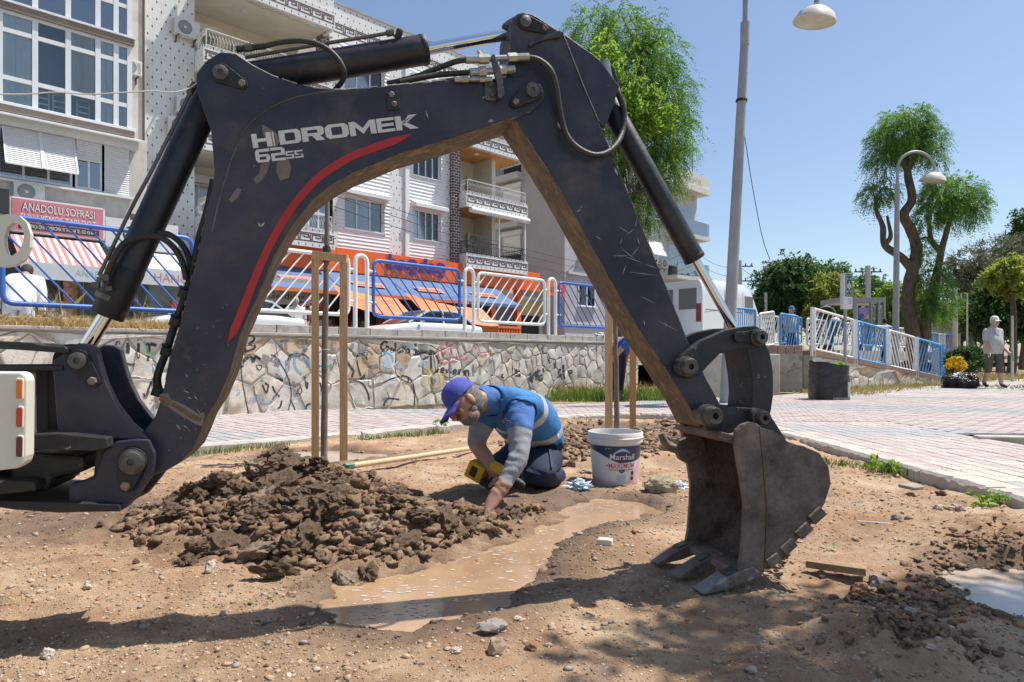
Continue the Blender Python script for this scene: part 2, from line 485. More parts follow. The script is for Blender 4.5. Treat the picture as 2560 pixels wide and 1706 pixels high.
def soil_mat():
 m=bpy.data.materials.new('dry_soil');m.use_nodes=True
 nt=m.node_tree;nt.nodes.clear();L=nt.links.new
 out=_n(nt,'ShaderNodeOutputMaterial');b=_n(nt,'ShaderNodeBsdfPrincipled');L(b.outputs[0],out.inputs['Surface'])
 tc=_n(nt,'ShaderNodeTexCoord')
 def noise(s,d=6,r=.65):
  n=_n(nt,'ShaderNodeTexNoise');n.inputs['Scale'].default_value=s;n.inputs['Detail'].default_value=d;n.inputs['Roughness'].default_value=r
  L(tc.outputs['Object'],n.inputs['Vector']);return n.outputs['Fac']
 rp=_n(nt,'ShaderNodeValToRGB');el=rp.color_ramp.elements
 el[0].position=.34;el[0].color=(.33,.20,.115,1);el[1].position=.68;el[1].color=(.66,.48,.32,1)
 e=el.new(.52);e.color=(.51,.345,.21,1)
 L(noise(3.0,8,.7),rp.inputs['Fac'])
 def mixc(prev,col,fac,lo,hi,amount=1.0):
  mr=_n(nt,'ShaderNodeMapRange');mr.inputs['From Min'].default_value=lo;mr.inputs['From Max'].default_value=hi;mr.inputs['To Max'].default_value=amount
  L(fac,mr.inputs['Value'])
  mx=_n(nt,'ShaderNodeMix',data_type='RGBA');L(mr.outputs[0],mx.inputs['Factor']);L(prev,mx.inputs['A']);mx.inputs['B'].default_value=col+(1,)
  return mx.outputs['Result']
 c=mixc(rp.outputs[0],(.38,.19,.098),noise(1.0,6),.47,.66,.8)
 c=mixc(c,(.66,.54,.41),noise(0.9,6,.7),.55,.7,.6)
 c=mixc(c,(.27,.165,.098),noise(2.1,7,.75),.50,.66,.65)
 c=mixc(c,(.17,.105,.066),noise(26,5,.7),.58,.68,.6)
 c=mixc(c,(.70,.60,.48),noise(60,3,.6),.66,.70,.8)
 at_=_n(nt,'ShaderNodeAttribute');at_.attribute_name='wet'
 wet=at_.outputs['Fac']
 mx=_n(nt,'ShaderNodeMix',data_type='RGBA');L(wet,mx.inputs['Factor']);L(c,mx.inputs['A'])
 rp2=_n(nt,'ShaderNodeValToRGB');e2=rp2 .color_ramp.elements
 e2[0].position=.35;e2[0].color=(.095,.058,.035,1);e2[1].position=.65;e2[1].color=(.175,.11,.068,1)
 L(noise(9.0),rp2 .inputs['Fac']);L(rp2 .outputs[0],mx.inputs['B']);L(mx.outputs['Result'],b.inputs['Base Color'])
 mr=_n(nt,'ShaderNodeMapRange');mr.inputs['From Min'].default_value=.55;mr.inputs['From Max'].default_value=1;mr.inputs['To Min'].default_value=.95;mr.inputs['To Max'].default_value=.28
 L(wet,mr.inputs['Value']);L(mr.outputs[0],b.inputs['Roughness'])
 bp=_n(nt,'ShaderNodeBump');bp.inputs['Strength'].default_value=.9;bp.inputs['Distance'].default_value=.011
 ad=_n(nt,'ShaderNodeMath',operation='ADD');L(noise(90,6,.7),ad.inputs[0]);L(noise(230,4,.7),ad.inputs[1])
 L(ad.outputs[0],bp.inputs['Height']);L(bp.outputs[0],b.inputs['Normal'])
 return m
m_soil=soil_mat()
def grid_mesh(name,xs,ys,zfun,mat,attr=None,cut=None):
 X,Y=np.meshgrid(xs,ys,indexing='ij');Z=zfun(X,Y)
 co=np.stack([X,Y,Z],-1).reshape(-1,3)
 nx,ny=len(xs),len(ys)
 i=np.arange(nx-1)[:,None]*ny+np.arange(ny-1)[None,:]
 q=np.stack([i,i+ny,i+ny+1,i+1],-1).reshape(-1,4)
 if cut is not None:
  cen=co[q].mean(1);q=q[cut(cen[:,0],cen[:,1])]
 me=bpy.data.meshes.new(name)
 me.vertices.add(len(co));me.vertices.foreach_set('co',co.ravel())
 me.loops.add(q.size);me.loops.foreach_set('vertex_index',q.ravel().astype(np.int32))
 me.polygons.add(len(q));me.polygons.foreach_set('loop_start',np.arange(0,q.size,4,dtype=np.int32));me.polygons.foreach_set('loop_total',np.full(len(q),4,np.int32))
 me.materials.append(mat);me.update(calc_edges=True);me.validate()
 if attr:
  for nm,fn in attr.items():
   a=me.attributes.new(nm,'FLOAT','POINT');a.data.foreach_set('value',fn(co[:,0],co[:,1]).astype(np.float32))
 me.shade_smooth()
 return me
ys=[1.0]
while ys[-1]<8.9:ys.append(ys[-1]+max(0.011,ys[-1]*0.0052))
xs=np.arange(-4.3,2.75,0.0135)
BED=KERB+[(2.5,.5),(-4.6,.5),(-4.6,3.2)]
soil=link('soil',grid_mesh('soil',xs,np.array(ys),ground_height,m_soil,{'wet':wetness},cut=lambda x,y:inside(x,y,BED)|(dist_poly(x,y,KERB,False)<.05)))
tag(soil,kind='structure')
m_far=M('dry_park_ground',[(.20,.15,.085),(.27,.20,.11),(.19,.17,.07),(.30,.24,.15)],rough=.95,scale=.35,bump=.4,bscale=20)
mb=MB();mb.add([(-400,-60,-.06),(400,-60,-.06),(400,700,-.06),(-400,700,-.06)],[(0,1,2,3)])
tag(mb.build('ground',m_far),kind='structure')
m_mud=M('muddy_water',[(.30,.185,.105),(.40,.26,.155),(.36,.235,.14)],rough=.07,scale=2.2,bump=.12,bscale=14,spec=.6,bdist=.004)
m_mud2=M('pale_muddy_water',[(.40,.30,.22),(.55,.47,.40)],rough=.1,scale=3.0,bump=.1,bscale=14,spec=.6,bdist=.004)
def water(P,name,label,z,mat):
 c=sum((Vector((a,b,0))for a,b in P),Vector())/len(P)
 mb=MB();Q=[]
 nP=len(P)
 for i in range(nP):
  a,p,b2=Vector(P[i-1]),Vector(P[i]),Vector(P[(i+1)%nP])
  t=(b2-a).normalized();nn=Vector((t.y,-t.x))
  q=p+nn*.1
  if inside(np.array([q.x]),np.array([q.y]),P)[0]:q=p-nn*.1
  Q.append((q.x,q.y,z))
 mb.add(Q,[tuple(range(len(Q)))])
 return tag(mb.build(name,mat),kind='structure')
WZ=(-.021,-.016,-.016,-.014)
water(PUDDLES[0],'puddle','',WZ[0],m_mud);water(PUDDLES[1],'puddle','',WZ[1],m_mud2);water(PUDDLES[2],'puddle','',WZ[2],m_mud2);water(PUDDLES[3],'puddle','',WZ[3],m_mud2)
m_foam=M('foam',[(.46,.37,.29),(.62,.55,.48)],rough=.5,scale=40,bump=.3,bscale=200)
rf=random.Random(21);mb=MB()
P0=np.array(PUDDLES[0]);lo,hi=P0 .min(0),P0 .max(0)
n_f=0
while n_f<520:
 x,y=rf.uniform(lo[0],hi[0]),rf.uniform(lo[1],hi[1])
 if not inside(np.array([x]),np.array([y]),PUDDLES[0])[0]:continue
 if fbm(np.array([x]),np.array([y]),2.3,2)[0]<rf.uniform(-.35,.25):continue
 n_f+=1
 L_=rf.choice([.0018,.0022,.003,.003,.004,.006])*rf.uniform(.7,1.3);asp=rf.uniform(1,2.6);an=rf.uniform(-.35,.35);nv=8
 vs=[(x,y,WZ[0]+.0022)]
 for k_ in range(nv):
  a=2*math.pi*k_/nv;r=L_*rf.uniform(.7,1.15)
  dx,dy=r*math.cos(a)*asp,r*math.sin(a)
  vs.append((x+dx*math.cos(an)-dy*math.sin(an),y+dx*math.sin(an)+dy*math.cos(an),WZ[0]+.0012))
 mb.add(vs,[(0,1+k_,1+(k_+1)%nv)for k_ in range(nv)])
tag(mb.build('foam',m_foam,smooth=180),'small pale flecks of foam floating on the long brown puddle','foam',kind='stuff')
def lump_mesh(name,mats,seed,sub=2,rough=.25,flat=1.0,freq=1.6,crumb=0.0):
 bm=bmesh.new();bmesh.ops.create_icosphere(bm,subdivisions=sub,radius=1.0)
 o=Vector((seed*3.7,seed*1.3,seed*2.9))
 for v in bm.verts:
  d=v.co.normalized()
  k_=1+rough*(mnoise.noise(d*freq+o)*1.2+mnoise.noise(d*freq*2.7+o)*.6+mnoise.noise(d*freq*6+o)*.35)
  if crumb:k_+=crumb*(.16*mnoise.noise(d*9+o)+.12*abs(mnoise.noise(d*19+o))+.07*mnoise.noise(d*40+o))
  v.co=d*k_;v.co.z*=flat
 me=bpy.data.meshes.new(name);bm.to_mesh(me);bm.free()
 for m_ in mats:me.materials.append(m_)
 return me
def lump_arrays(seed,sub,rough,flat,freq=1.6):
 me=lump_mesh('tmp',[],seed,sub,rough,flat,freq)
 co=np.zeros(len(me.vertices)*3);me.vertices.foreach_get('co',co)
 f=[tuple(p.vertices)for p in me.polygons];bpy.data.meshes.remove(me)
 return co.reshape(-1,3),np.array(f)
def scatter(name,items,shapes,mats,smooth=None,parent=None):
 V,Fc,Mi,o=[],[],[],0
 for(x,y,z,sx,sy,sz,yaw,tilt,sh,mi)in items:
  co,f=shapes[sh]
  c=co*np.array([sx,sy,sz])
  ct,s_=math.cos(tilt),math.sin(tilt);c=np.stack([c[:,0],c[:,1]*ct-c[:,2]*s_,c[:,1]*s_+c[:,2]*ct],1)
  cy,sy_=math.cos(yaw),math.sin(yaw);c=np.stack([c[:,0]*cy-c[:,1]*sy_,c[:,0]*sy_+c[:,1]*cy,c[:,2]],1)
  V.append(c+np.array([x,y,z]));Fc.append(f+o);Mi+=[mi]*len(f);o+=len(co)
 V=np.concatenate(V);Fc=np.concatenate(Fc)
 me=bpy.data.meshes.new(name)
 me.vertices.add(len(V));me.vertices.foreach_set('co',V.ravel())
 me.loops.add(Fc.size);me.loops.foreach_set('vertex_index',Fc.ravel().astype(np.int32))
 me.polygons.add(len(Fc));me.polygons.foreach_set('loop_start',np.arange(0,Fc.size,3,dtype=np.int32));me.polygons.foreach_set('loop_total',np.full(len(Fc),3,np.int32))
 for m_ in mats:me.materials.append(m_)
 me.polygons.foreach_set('material_index',np.minimum(np.array(Mi,np.int32),len(mats)-1))
 me.update(calc_edges=True)
 if smooth is not None:me.shade_smooth();me.set_sharp_from_angle(angle=math.radians(smooth))
 return link(name,me,parent)
m_st1=M('pale_stone',[(.42,.35,.27),(.58,.51,.42)],rough=.85,scale=20,bump=.4,bscale=60)
m_st2=M('grey_stone',[(.24,.21,.18),(.36,.32,.28)],rough=.85,scale=20,bump=.4,bscale=60)
m_st3=M('brown_clod',[(.13,.085,.054),(.23,.155,.10)],rough=.95,scale=30,bump=.9,bscale=120)
m_st4=M('reddish_stone',[(.27,.115,.06),(.40,.21,.12)],rough=.9,scale=20,bump=.5,bscale=80)
m_st5=M('sandy_crumb',[(.36,.245,.16),(.52,.38,.265)],rough=.95,scale=30,bump=.6,bscale=100)
shp=[lump_arrays(i,1,.6,.75,1.5)for i in range(6)]
m_heap=M('moist_dark_earth',[(.145,.087,.050),(.24,.15,.088),(.35,.235,.148)],rough=.9,scale=10,bump=1.0,bscale=90,bdist=.012,speck=((.24,.165,.11),22.0,.66,.06))
m_heap2=M('moist_earth_clod',[(.15,.093,.054),(.245,.158,.096),(.35,.24,.152)],rough=.9,scale=8,bump=1.0,bscale=70,bdist=.012)
m_heap3=M('smooth_wet_clod',[(.19,.13,.09),(.26,.185,.13)],rough=.6,scale=8,bump=.4,bscale=40)
shp2=[lump_arrays(i+20,2,.85,.85,2.2)for i in range(7)]
rg=random.Random(31);items=[]
_gx,_gy=np.arange(-4.6,3.2,.02),np.arange(.9,9.0,.02)
_GH=ground_height(*np.meshgrid(_gx,_gy,indexing='ij'))
def gz(x,y):
 i,j=int((x+4.6)/.02+.5),int((y-.9)/.02+.5)
 return float(_GH[min(max(i,0),len(_gx)-1),min(max(j,0),len(_gy)-1)])
xs_,ys_=[],[]
for i in range(11000):
 y=1.15+6.2*rg.random()**2.0;x=rg.uniform(-.82,.82)*y
 if x>2.4:continue
 xs_.append(x);ys_.append(y)
zz=ground_height(np.array(xs_),np.array(ys_));ww=wetness(np.array(xs_),np.array(ys_));dens=fbm(np.array(xs_),np.array(ys_),1.3,3)
ibs=inside(np.array(xs_),np.array(ys_),BED)
for x,y,z,w,dn,ib in zip(xs_,ys_,zz,ww,dens,ibs):
 if not ib or z<-.02:continue
 if dn<rg.uniform(-.6,.1):continue
 s_=.0016+.0085*rg.random()**6+.0011*y
 mi=rg.choice([0,4,4,4,4,4,4,3,2,4,1])if w<.5 else rg.choice([2,2,2,1,4])
 items.append((x,y,z+s_*.2,s_*rg.uniform(.8,1.5),s_*rg.uniform(.7,1.2),s_*rg.uniform(.5,.9),rg.uniform(0,6.28),rg.uniform(-.4,.4),rg.randrange(6),mi))
tag(scatter('gravel',items,shp,[m_st1,m_st2,m_st3,m_st4,m_st5]),'fine gravel and crumbs scattered over the bare soil','gravel',kind='stuff')
tiny=[lump_arrays(i+60,1,.5,.8,1.5)for i in range(5)]
R_=np.random.RandomState(9);n_=60000;cy_=1.12/(1-R_.rand(n_)*.76);cx_=R_.uniform(-.80,.80,n_)*cy_
ok_=(fbm(cx_,cy_,1.1,3)+.5*fbm(cx_,cy_,6.0,3)>R_.uniform(-.75,.35,n_))&(cx_<2.4)&inside(cx_,cy_,BED);cx_,cy_=cx_[ok_],cy_[ok_];cz_,cw_=ground_height(cx_,cy_),wetness(cx_,cy_)
items=[]
for x,y,z,w in zip(cx_.tolist(),cy_.tolist(),cz_.tolist(),cw_.tolist()):
 if z<-.021:continue
 s_=(.0010+.0026*rg.random()**3)*(.55+.32*y);items.append((x,y,z+s_*.3,s_*rg.uniform(.8,1.5),s_,s_*rg.uniform(.6,1),rg.uniform(0,6.28),0,rg.randrange(5),(2 if rg.random()<.7 else 1)if w>.5 else rg.choice([0,0,0,1,1,2,3])))
tag(scatter('soil_crumbs',items,tiny,[m_st5,M('brown_crumb',[(.22,.14,.085),(.34,.225,.14)],rough=.95,scale=30),m_heap2,M('pale_crumb',[(.55,.45,.34),(.66,.56,.44)],rough=.95,scale=30)]),'tiny loose crumbs of dry earth covering the bed','soil',kind='stuff')
def stone(u,v,wpx,hpx,mat,label,seed,name='stone',cat='stone',flat=.8,rough=.4):
 p=gnd(u,v);D=p.y;w=wpx/FPX*D/2;h=hpx/FPX*D/2
 me=lump_mesh(name,[mat],seed,3,rough,flat,1.3)
 me.shade_smooth();me.set_sharp_from_angle(angle=math.radians(28))
 o=link(name,me);o.location=(p.x,p.y,gz(p.x,p.y)+h*.55);o.scale=(w,w*.85,h/flat);o.rotation_euler=(0,0,seed*1.1)
 tag(o,label,cat)
 return o
stone(526,1430,26,34,m_st1,'cream jagged rock at the front left foot of the earth heap',1)
stone(217,1476,22,20,m_st1,'round pale stone alone on dry soil far left of the heap',2)
stone(60,1486,20,14,m_st5,'tan stone left of two small pale ones near the left picture edge',3)
stone(99,1486,15,11,m_st1,'smaller pale stone right of the tan one near the left picture edge',4)
stone(120,1640,31,30,m_st1,'biggest pale stone beside the arm shadow at lower left',5)
stone(101,1676,17,13,m_st1,'small whitish pebble in the lower left corner below the round stone',6)
stone(467,1556,16,14,m_st2,'dark round stone on the upper edge of the arm shadow',7)
stone(667,1544,19,15,m_st2,'grey round stone on the shadow edge left of the puddle',8)
stone(556,1526,14,15,m_st1,'whitish egg-shaped stone just above the arm shadow',9)
stone(693,1487,20,14,m_st5,'left of two pinkish stones lying in damp mud below the heap',10)
stone(729,1486,24,18,m_st5,'right of two pinkish stones lying in damp mud below the heap',11)
stone(349,1425,36,16,m_st5,'flat sandy clod left of the cream jagged rock',12,'clod','clod',.5)
stone(340,1403,19,14,m_st3,'small dark clod lying above the flat sandy clod',13,'clod','clod')
stone(250,1326,18,13,m_st3,'dark clod on bare soil left of the heap, below the steel bracket',14,'clod','clod')
stone(1072,1478,22,14,m_st5,'tan stone poking out of the brown puddle',15)
stone(1190,1388,34,12,m_st3,'wet black clod sitting in the middle of the puddle',16,'clod','clod')
stone(1230,1573,62,36,m_st2,'mud-crusted grey rock in the shadow below the puddle',17)
stone(1241,1634,46,48,m_st5,'tall tan rock at the bottom centre of the picture',18)
stone(1329,1618,32,24,m_st4,'reddish brick-coloured stone right of the tall tan rock',19)
stone(1141,1638,26,16,m_st1,'small white stone left of the tall tan rock',20)
stone(1295,1545,20,14,m_st1,'pale stone on the shadow edge right of the mud-crusted rock',21)
stone(2240,1303,22,20,m_st2,'grey cube-like stone on soil right of the digging bucket',22)
stone(2393,1290,34,24,m_st2,'large grey-brown cobble near the right kerb',23)
stone(2372,1292,28,14,m_st5,'tan shard leaning against the grey-brown cobble',24)
stone(2346,1294,20,15,m_st1,'whitish stone left of the tan shard near the right kerb',25)
stone(2273,1538,26,18,m_st1,'white angular stone at the edge of the leaf shadow',26)
stone(2195,1450,46,32,m_st2,'rough concrete chunk at the end of the old board',27)
stone(2148,1470,40,34,m_st4,'rust-red clod below the old board',28,'clod','clod')
stone(2215,1472,42,26,m_st3,'brown clod right of the rust-red one below the concrete chunk',29,'clod','clod')
stone(2352,1233,26,14,m_st3,'dark clod by the crumbled stretch of the right kerb',30,'clod','clod')
stone(2325,1682,26,18,m_st1,'pale stone inside the leaf shadow at the lower right',31)
stone(1881,1685,30,18,m_st1,'pale stone left of the dark dirt hump at the bottom',32)
stone(2140,1348,20,10,m_st5,'small pinkish stone right of the bucket heel',33)
items=[]
rg2=random.Random(8)
for i in range(240):
 a=rg2 .uniform(0,6.28);r=abs(rg2 .gauss(0,.09));x,y=1.0+r*math.cos(a)*1.3,1.72+r*math.sin(a)
 s_=rg2 .uniform(.003,.018)*rg2 .random()**.6+.002;items.append((x,y,gz(x,y)+s_*.2,s_,s_*rg2 .uniform(.6,1),s_*rg2 .uniform(.6,.9),rg2 .uniform(0,6),rg2 .uniform(-.5,.5),rg2 .randrange(7),2 if rg2 .random()<.8 else 3))
tag(scatter('earth_hump',items,shp2,[m_st1,m_st5,m_heap2,m_st4,m_heap]),'low hump of dark clods in the bottom right foreground','earth',kind='stuff')
items=[]
for i in range(700):
 q=rg2 .choice([(2330,1440),(2250,1500),(2330,1500),(2420,1390),(2500,1390),(2470,1530),(2550,1400),(2150,1490),(2400,1360)])
 p=gnd(q[0]+rg2 .gauss(0,45),q[1]+rg2 .gauss(0,18));s_=rg2 .uniform(.003,.017)*rg2 .random()**.7+.002
 if gz(p.x,p.y)<-.018:continue
 items.append((p.x,p.y,gz(p.x,p.y)+s_*.25,s_,s_*rg2 .uniform(.6,1),s_*rg2 .uniform(.6,.9),rg2 .uniform(0,6),rg2 .uniform(-.5,.5),rg2 .randrange(7),rg2 .choice([2,2,2,2,2,4,4,3])))
tag(scatter('dug_earth',items,shp2,[m_st1,m_st5,m_heap2,m_st4,m_heap]),'loose dug earth around the small puddle at the right edge','earth',kind='stuff')
items=[]
for i in range(1500):
 q=rg2 .choice([(1460,1085),(1400,1095),(1420,1120),(1480,1105),(1330,1120),(1360,1140),(1650,1085),(1700,1100),(1680,1070),(1640,1110),(1600,1115)])
 p=gnd(q[0]+rg2 .gauss(0,32),max(1058,q[1]+rg2 .gauss(0,13)));s_=rg2 .uniform(.006,.05)*rg2 .random()**1.6+.006
 if gz(p.x,p.y)<-.018 or dist_poly(np.array([p.x]),np.array([p.y]),KERB,False)[0]<.08:continue
 items.append((p.x,p.y,gz(p.x,p.y)+s_*.3,s_,s_*rg2 .uniform(.6,1),s_*rg2 .uniform(.6,.9),rg2 .uniform(0,6),rg2 .uniform(-.5,.5),rg2 .randrange(7),rg2 .choice([2,2,2,2,4,4,5])))
tag(scatter('dug_earth',items,shp2,[m_st1,m_st5,m_heap2,m_st4,m_heap]),'loose dug earth around the second staked sapling behind the paint bucket','earth',kind='stuff')
heap=thing('earth_heap','heap of freshly dug dark brown clods left of the kneeling worker','earth heap',loc=(-.95,3.1,0))
def heap_h(x,y):
 g=lambda cx,cy,sx,sy,h,a=0:h*np.exp(-(((x-cx)*math.cos(a)+(y-cy)*math.sin(a))/sx)**2-((-(x-cx)*math.sin(a)+(y-cy)*math.cos(a))/sy)**2)
 z=g(-1.15,3.32,.36,.33,.17)+g(-.80,2.92,.36,.34,.115)+g(-.46,2.82,.33,.26,.078)+g(-1.42,3.02,.24,.26,.05)+g(-.24,2.98,.22,.16,.045)+g(.10,3.20,.17,.09,.055)+g(-.75,3.45,.36,.2,.05)
 z=z-g(-.22,3.28,.2,.16,.07)
 return z
def heap_surface(x,y):
 h=heap_h(x,y)
 h=h*np.clip(1-6*np.where(inside(x,y,PUDDLES[0]),dist_poly(x,y,PUDDLES[0]),0),0,1)
 return np.where(h>.006,h*(1+.5*fbm(x,y,6,4))+.022*fbm(x,y,14,4)+.010*fbm(x,y,45,3),-.05)+ground_height(x,y)*.5-.01
hx=np.arange(-2.0,.45,.016);hy=np.arange(2.2,4.3,.016)
le_=link('loose_earth',grid_mesh('loose_earth',hx,hy,heap_surface,m_heap,cut=lambda x,y:heap_h(x,y)>.005),heap)
le_.matrix_local=Matrix.Translation((.95,-3.1,0));tag(le_,kind='stuff')
rh=random.Random(77);items=[]
RX=np.array([rh.uniform(-1.95,.4)for _ in range(16000)]);RY=np.array([rh.uniform(2.2,4.1)for _ in range(16000)])
RH,RZ=heap_h(RX,RY),heap_surface(RX,RY)
RH=np.where(inside(RX,RY,PUDDLES[0])&(dist_poly(RX,RY,PUDDLES[0])>.03),-1,RH)
for x,y,h,z in zip(RX.tolist(),RY.tolist(),RH.tolist(),RZ.tolist()):
 if len(items)>=5200:break
 if h<rh.uniform(0.008,.06):continue
 if-.38<x<-.06 and 3.12<y<3.42:continue
 s_=.004+.026*rh.random()**3.4
 items.append((x,y,z+s_*.35,s_*rh.uniform(.9,1.5),s_*rh.uniform(.7,1.1),s_*rh.uniform(.6,1),rh.uniform(0,6.28),rh.uniform(-.6,.6),rh.randrange(7),0 if rh.random()<.6 else 1))
cr=scatter('crumbs',items,shp2,[m_heap,m_heap2],parent=heap);cr.matrix_local=Matrix.Translation((.95,-3.1,0));tag(cr,kind='stuff')
clod_me=[]
for i in range(8):
 me=lump_mesh('clod',[m_heap2 if i%8 else m_heap3],40+i,4,.62 if i%4 else .45,.8,1.3,.5 if i%4 else .15)
 me.shade_smooth();me.set_sharp_from_angle(angle=math.radians(25));clod_me.append(me)
def add_clod(x,y,s_,k_):
 z=float(heap_surface(np.array([x]),np.array([y]))[0]);z=max(z,gz(x,y))
 o=link('clod',clod_me[k_%8],heap);o.location=Vector((x+.95,y-3.1,z+s_*.35));o.scale=(s_*rh.uniform(.9,1.5),s_*rh.uniform(.7,1.1),s_*rh.uniform(.6,.95));o.rotation_euler=(rh.uniform(-.6,.6),rh.uniform(-.6,.6),rh.uniform(0,6.28))
n_c=0
while n_c<95:
 x,y=rh.uniform(-1.85,.25),rh.uniform(2.3,3.9)
 h=float(heap_h(np.array([x]),np.array([y]))[0])
 if h<rh.uniform(.02,.12):continue
 if-.42<x<-.02 and 3.05<y<3.45 or inside(np.array([x]),np.array([y]),PUDDLES[0])[0]:continue
 add_clod(x,y,rh.uniform(.03,.068),n_c);n_c+=1
for(u,v,s_)in((560,1385,.055),(490,1395,.05),(430,1330,.05),(340,1300,.035),(690,1440,.045),(640,1400,.05),(720,1400,.055),(920,1430,.04),(860,1440,.03),(400,1310,.04),(470,1410,.03),(1240,1312,.035),(1290,1300,.03)):
 p=gnd(u,v);add_clod(p.x,p.y,s_,rh.randrange(8))
# ================================================================== kerb and paving
m_kerb=M('weathered_concrete_kerb',[(.40,.36,.31),(.54,.50,.45)],rough=.9,scale=5,bump=.6,bscale=50,speck=((.22,.18,.14),16,.66,.05))
m_conc=M('grey_concrete',[(.30,.28,.25),(.40,.37,.34),(.47,.44,.40)],rough=.9,scale=2.5,bump=.5,bscale=40,speck=((.20,.17,.14),7,.64,.08))
def offset_line(P,d):
 out=[]
 for i,p in enumerate(P):
  a=Vector(P[max(i-1,0)]);b=Vector(P[min(i+1,len(P)-1)])
  t=(b-a).normalized();out.append((p[0]-t.y*d,p[1]+t.x*d))
 return out
kerb=thing('kerb','pale concrete kerb around the bare planting bed','kerb',loc=(2.5,4,0))
kerb['kind']='structure';del kerb['category']
rk=random.Random(4)
KO_=offset_line(KERB,.11)
acc,cur,starts=0,0,[0]
for i in range(1,len(KERB)):
 acc+=math.dist(KERB[i],KERB[i-1])
 if acc>.5:starts.append(i);acc=0
starts.append(len(KERB)-1)
for a,b in zip(starts[:-1],starts[1:]):
 if b<=a:continue
 mb=MB();zt=PATH_Z+.012+rk.uniform(-.004,.004)
 seg=list(range(a,b+1));nS=4
 pts=[]
 for j in range(len(seg)-1):
  for q in range(nS):pts.append((seg[j],q/nS))
 pts.append((seg[-1],0))
 def lerp(L_,i,f):
  if f==0:return Vector(L_[i])
  return Vector(L_[i])*(1-f)+Vector(L_[i+1])*f
 vs=[]
 for m_,(i,f)in enumerate(pts):
  pi,po=lerp(KERB,i,f),lerp(KO_,i,f)
  ch=rk.uniform(0,.012)if rk.random()<.75 else rk.uniform(.01,.03)
  t_=(pi-po).normalized()
  e=.004 if m_ in(0,len(pts)-1)else 0
  vs+=[(pi.x,pi.y,-.06),(pi.x-t_.x*ch*.3,pi.y-t_.y*ch*.3,zt-.012-ch),(pi.x-t_.x*(.012+ch),pi.y-t_.y*(.012+ch),zt-e),(po.x,po.y,zt-e),(po.x,po.y,-.06)]
 fs=[]
 for j in range(len(pts)-1):
  for k_ in range(4):fs.append((5*j+k_,5*j+k_+1,5*j+k_+6,5*j+k_+5))
 fs+=[(0,1,2,3,4),tuple(5*(len(pts)-1)+k_ for k_ in(4,3,2,1,0))]
 mb.add(vs,fs);o=mb.build('kerb_stone',m_kerb,kerb,smooth=35);o.matrix_local=Matrix.Translation((-2.5,-4,0))
m_pav=[M('pink_paver',[(.375,.305,.285),(.435,.36,.338)],rough=.85,scale=7,bump=.3,bscale=60),M('pale_pink_paver',[(.40,.345,.325),(.465,.402,.38)],rough=.85,scale=7,bump=.3,bscale=60),M('grey_paver',[(.30,.302,.298),(.36,.362,.358)],rough=.85,scale=7,bump=.3,bscale=60),M('dusty_paver',[(.45,.39,.335),(.52,.46,.40)],rough=.9,scale=7,bump=.3,bscale=60)]
path=thing('paved_path','pink and grey block paving of the park path','path',loc=(3,6,0));path['kind']='structure';del path['category']
m_bed=M('paving_sand',[(.34,.295,.26),(.42,.37,.33)],rough=.95,scale=6)
WALL_T=8.40
def on_path(x,y):
 t=(y-x)*R2
 reg=(t<WALL_T)&~inside(x,y,BED)&(dist_poly(x,y,KERB,False)>.115)
 edge=np.interp(y,[0,8,10,12.2,13.6,16.5,20,26,40],[99,99,99,3.55,5.9,9.6,13.5,20,34])
 left_lim=np.where(y>9.2,np.interp(y,[9.2,10.5,12.2,14,17,20,26,40],[-.9,1.4,4.2,6.7,10.6,14.0,20.5,36]),-99)
 reg&=(x>left_lim)
 reg&=~((x>4.0)&(y<5.75))&~((x>4.0)&(y<6.2)&(x<6.5))
 reg&=~((x>np.interp(y,[8.5,9.5,12,14,16,22],[8.1,8.4,9.2,10.6,12.6,20]))&(y>8.2))
 return reg
mb=MB()
def pav_poly():
 xs2=np.arange(-7,24,.25);ys2=np.arange(-1,26,.25)
 return xs2,ys2
me=grid_mesh('path_sand',np.arange(-7,24,.12),np.arange(0,26,.12),lambda x,y:np.full_like(x,PATH_Z-.012),m_bed,cut=on_path)
o=link('sand_bed',me,path);o.matrix_local=Matrix.Translation((-3,-6,0));tag(o,kind='stuff')
paver_proto={}
def paver_mesh(k_,w,h):
 if(k_,w,h)in paver_proto:return paver_proto[(k_,w,h)]
 g=.0035;c=.004;d=.03
 mb=MB();x,y=w/2-g,h/2-g
 vs=[(-x,-y,-d),(x,-y,-d),(x,y,-d),(-x,y,-d),(-x,-y,-c),(x,-y,-c),(x,y,-c),(-x,y,-c),(-x+c,-y+c,0),(x-c,-y+c,0),(x-c,y-c,0),(-x+c,y-c,0)]
 fs=[(0,1,5,4),(1,2,6,5),(2,3,7,6),(3,0,4,7),(4,5,9,8),(5,6,10,9),(6,7,11,10),(7,4,8,11),(8,9,10,11)]
 mb.add(vs,fs);me=mb.mesh('paver',m_pav[k_]);paver_proto[(k_,w,h)]=me
 return me
rp=random.Random(12)
def pav_colour(x,y):
 n_=fbm(np.array([x]),np.array([y]),.9,3)[0]
 band=math.sin((x*.55+y*1.1)*1.55+1.2*n_)
 k_=2 if band>.62 else(0 if rp.random()<.55 else 1)
 if rp.random()<.06:k_=rp.choice([0,1,2])
 return k_
singles=[]
y=3.3
while y<7.4:
 x=2.62+.055
 while x<4.0:
  singles.append((x,y,.11,.2));x+=.11
 y+=.2
vis=[s_ for s_ in singles if s_[0]<.752*s_[1]and on_path(np.array([s_[0]]),np.array([s_[1]]))[0]]
vis.sort(key=lambda s_:s_[1])
near=vis[:300];rest=[s_ for s_ in singles if s_ not in set(near)and on_path(np.array([s_[0]]),np.array([s_[1]]))[0]]
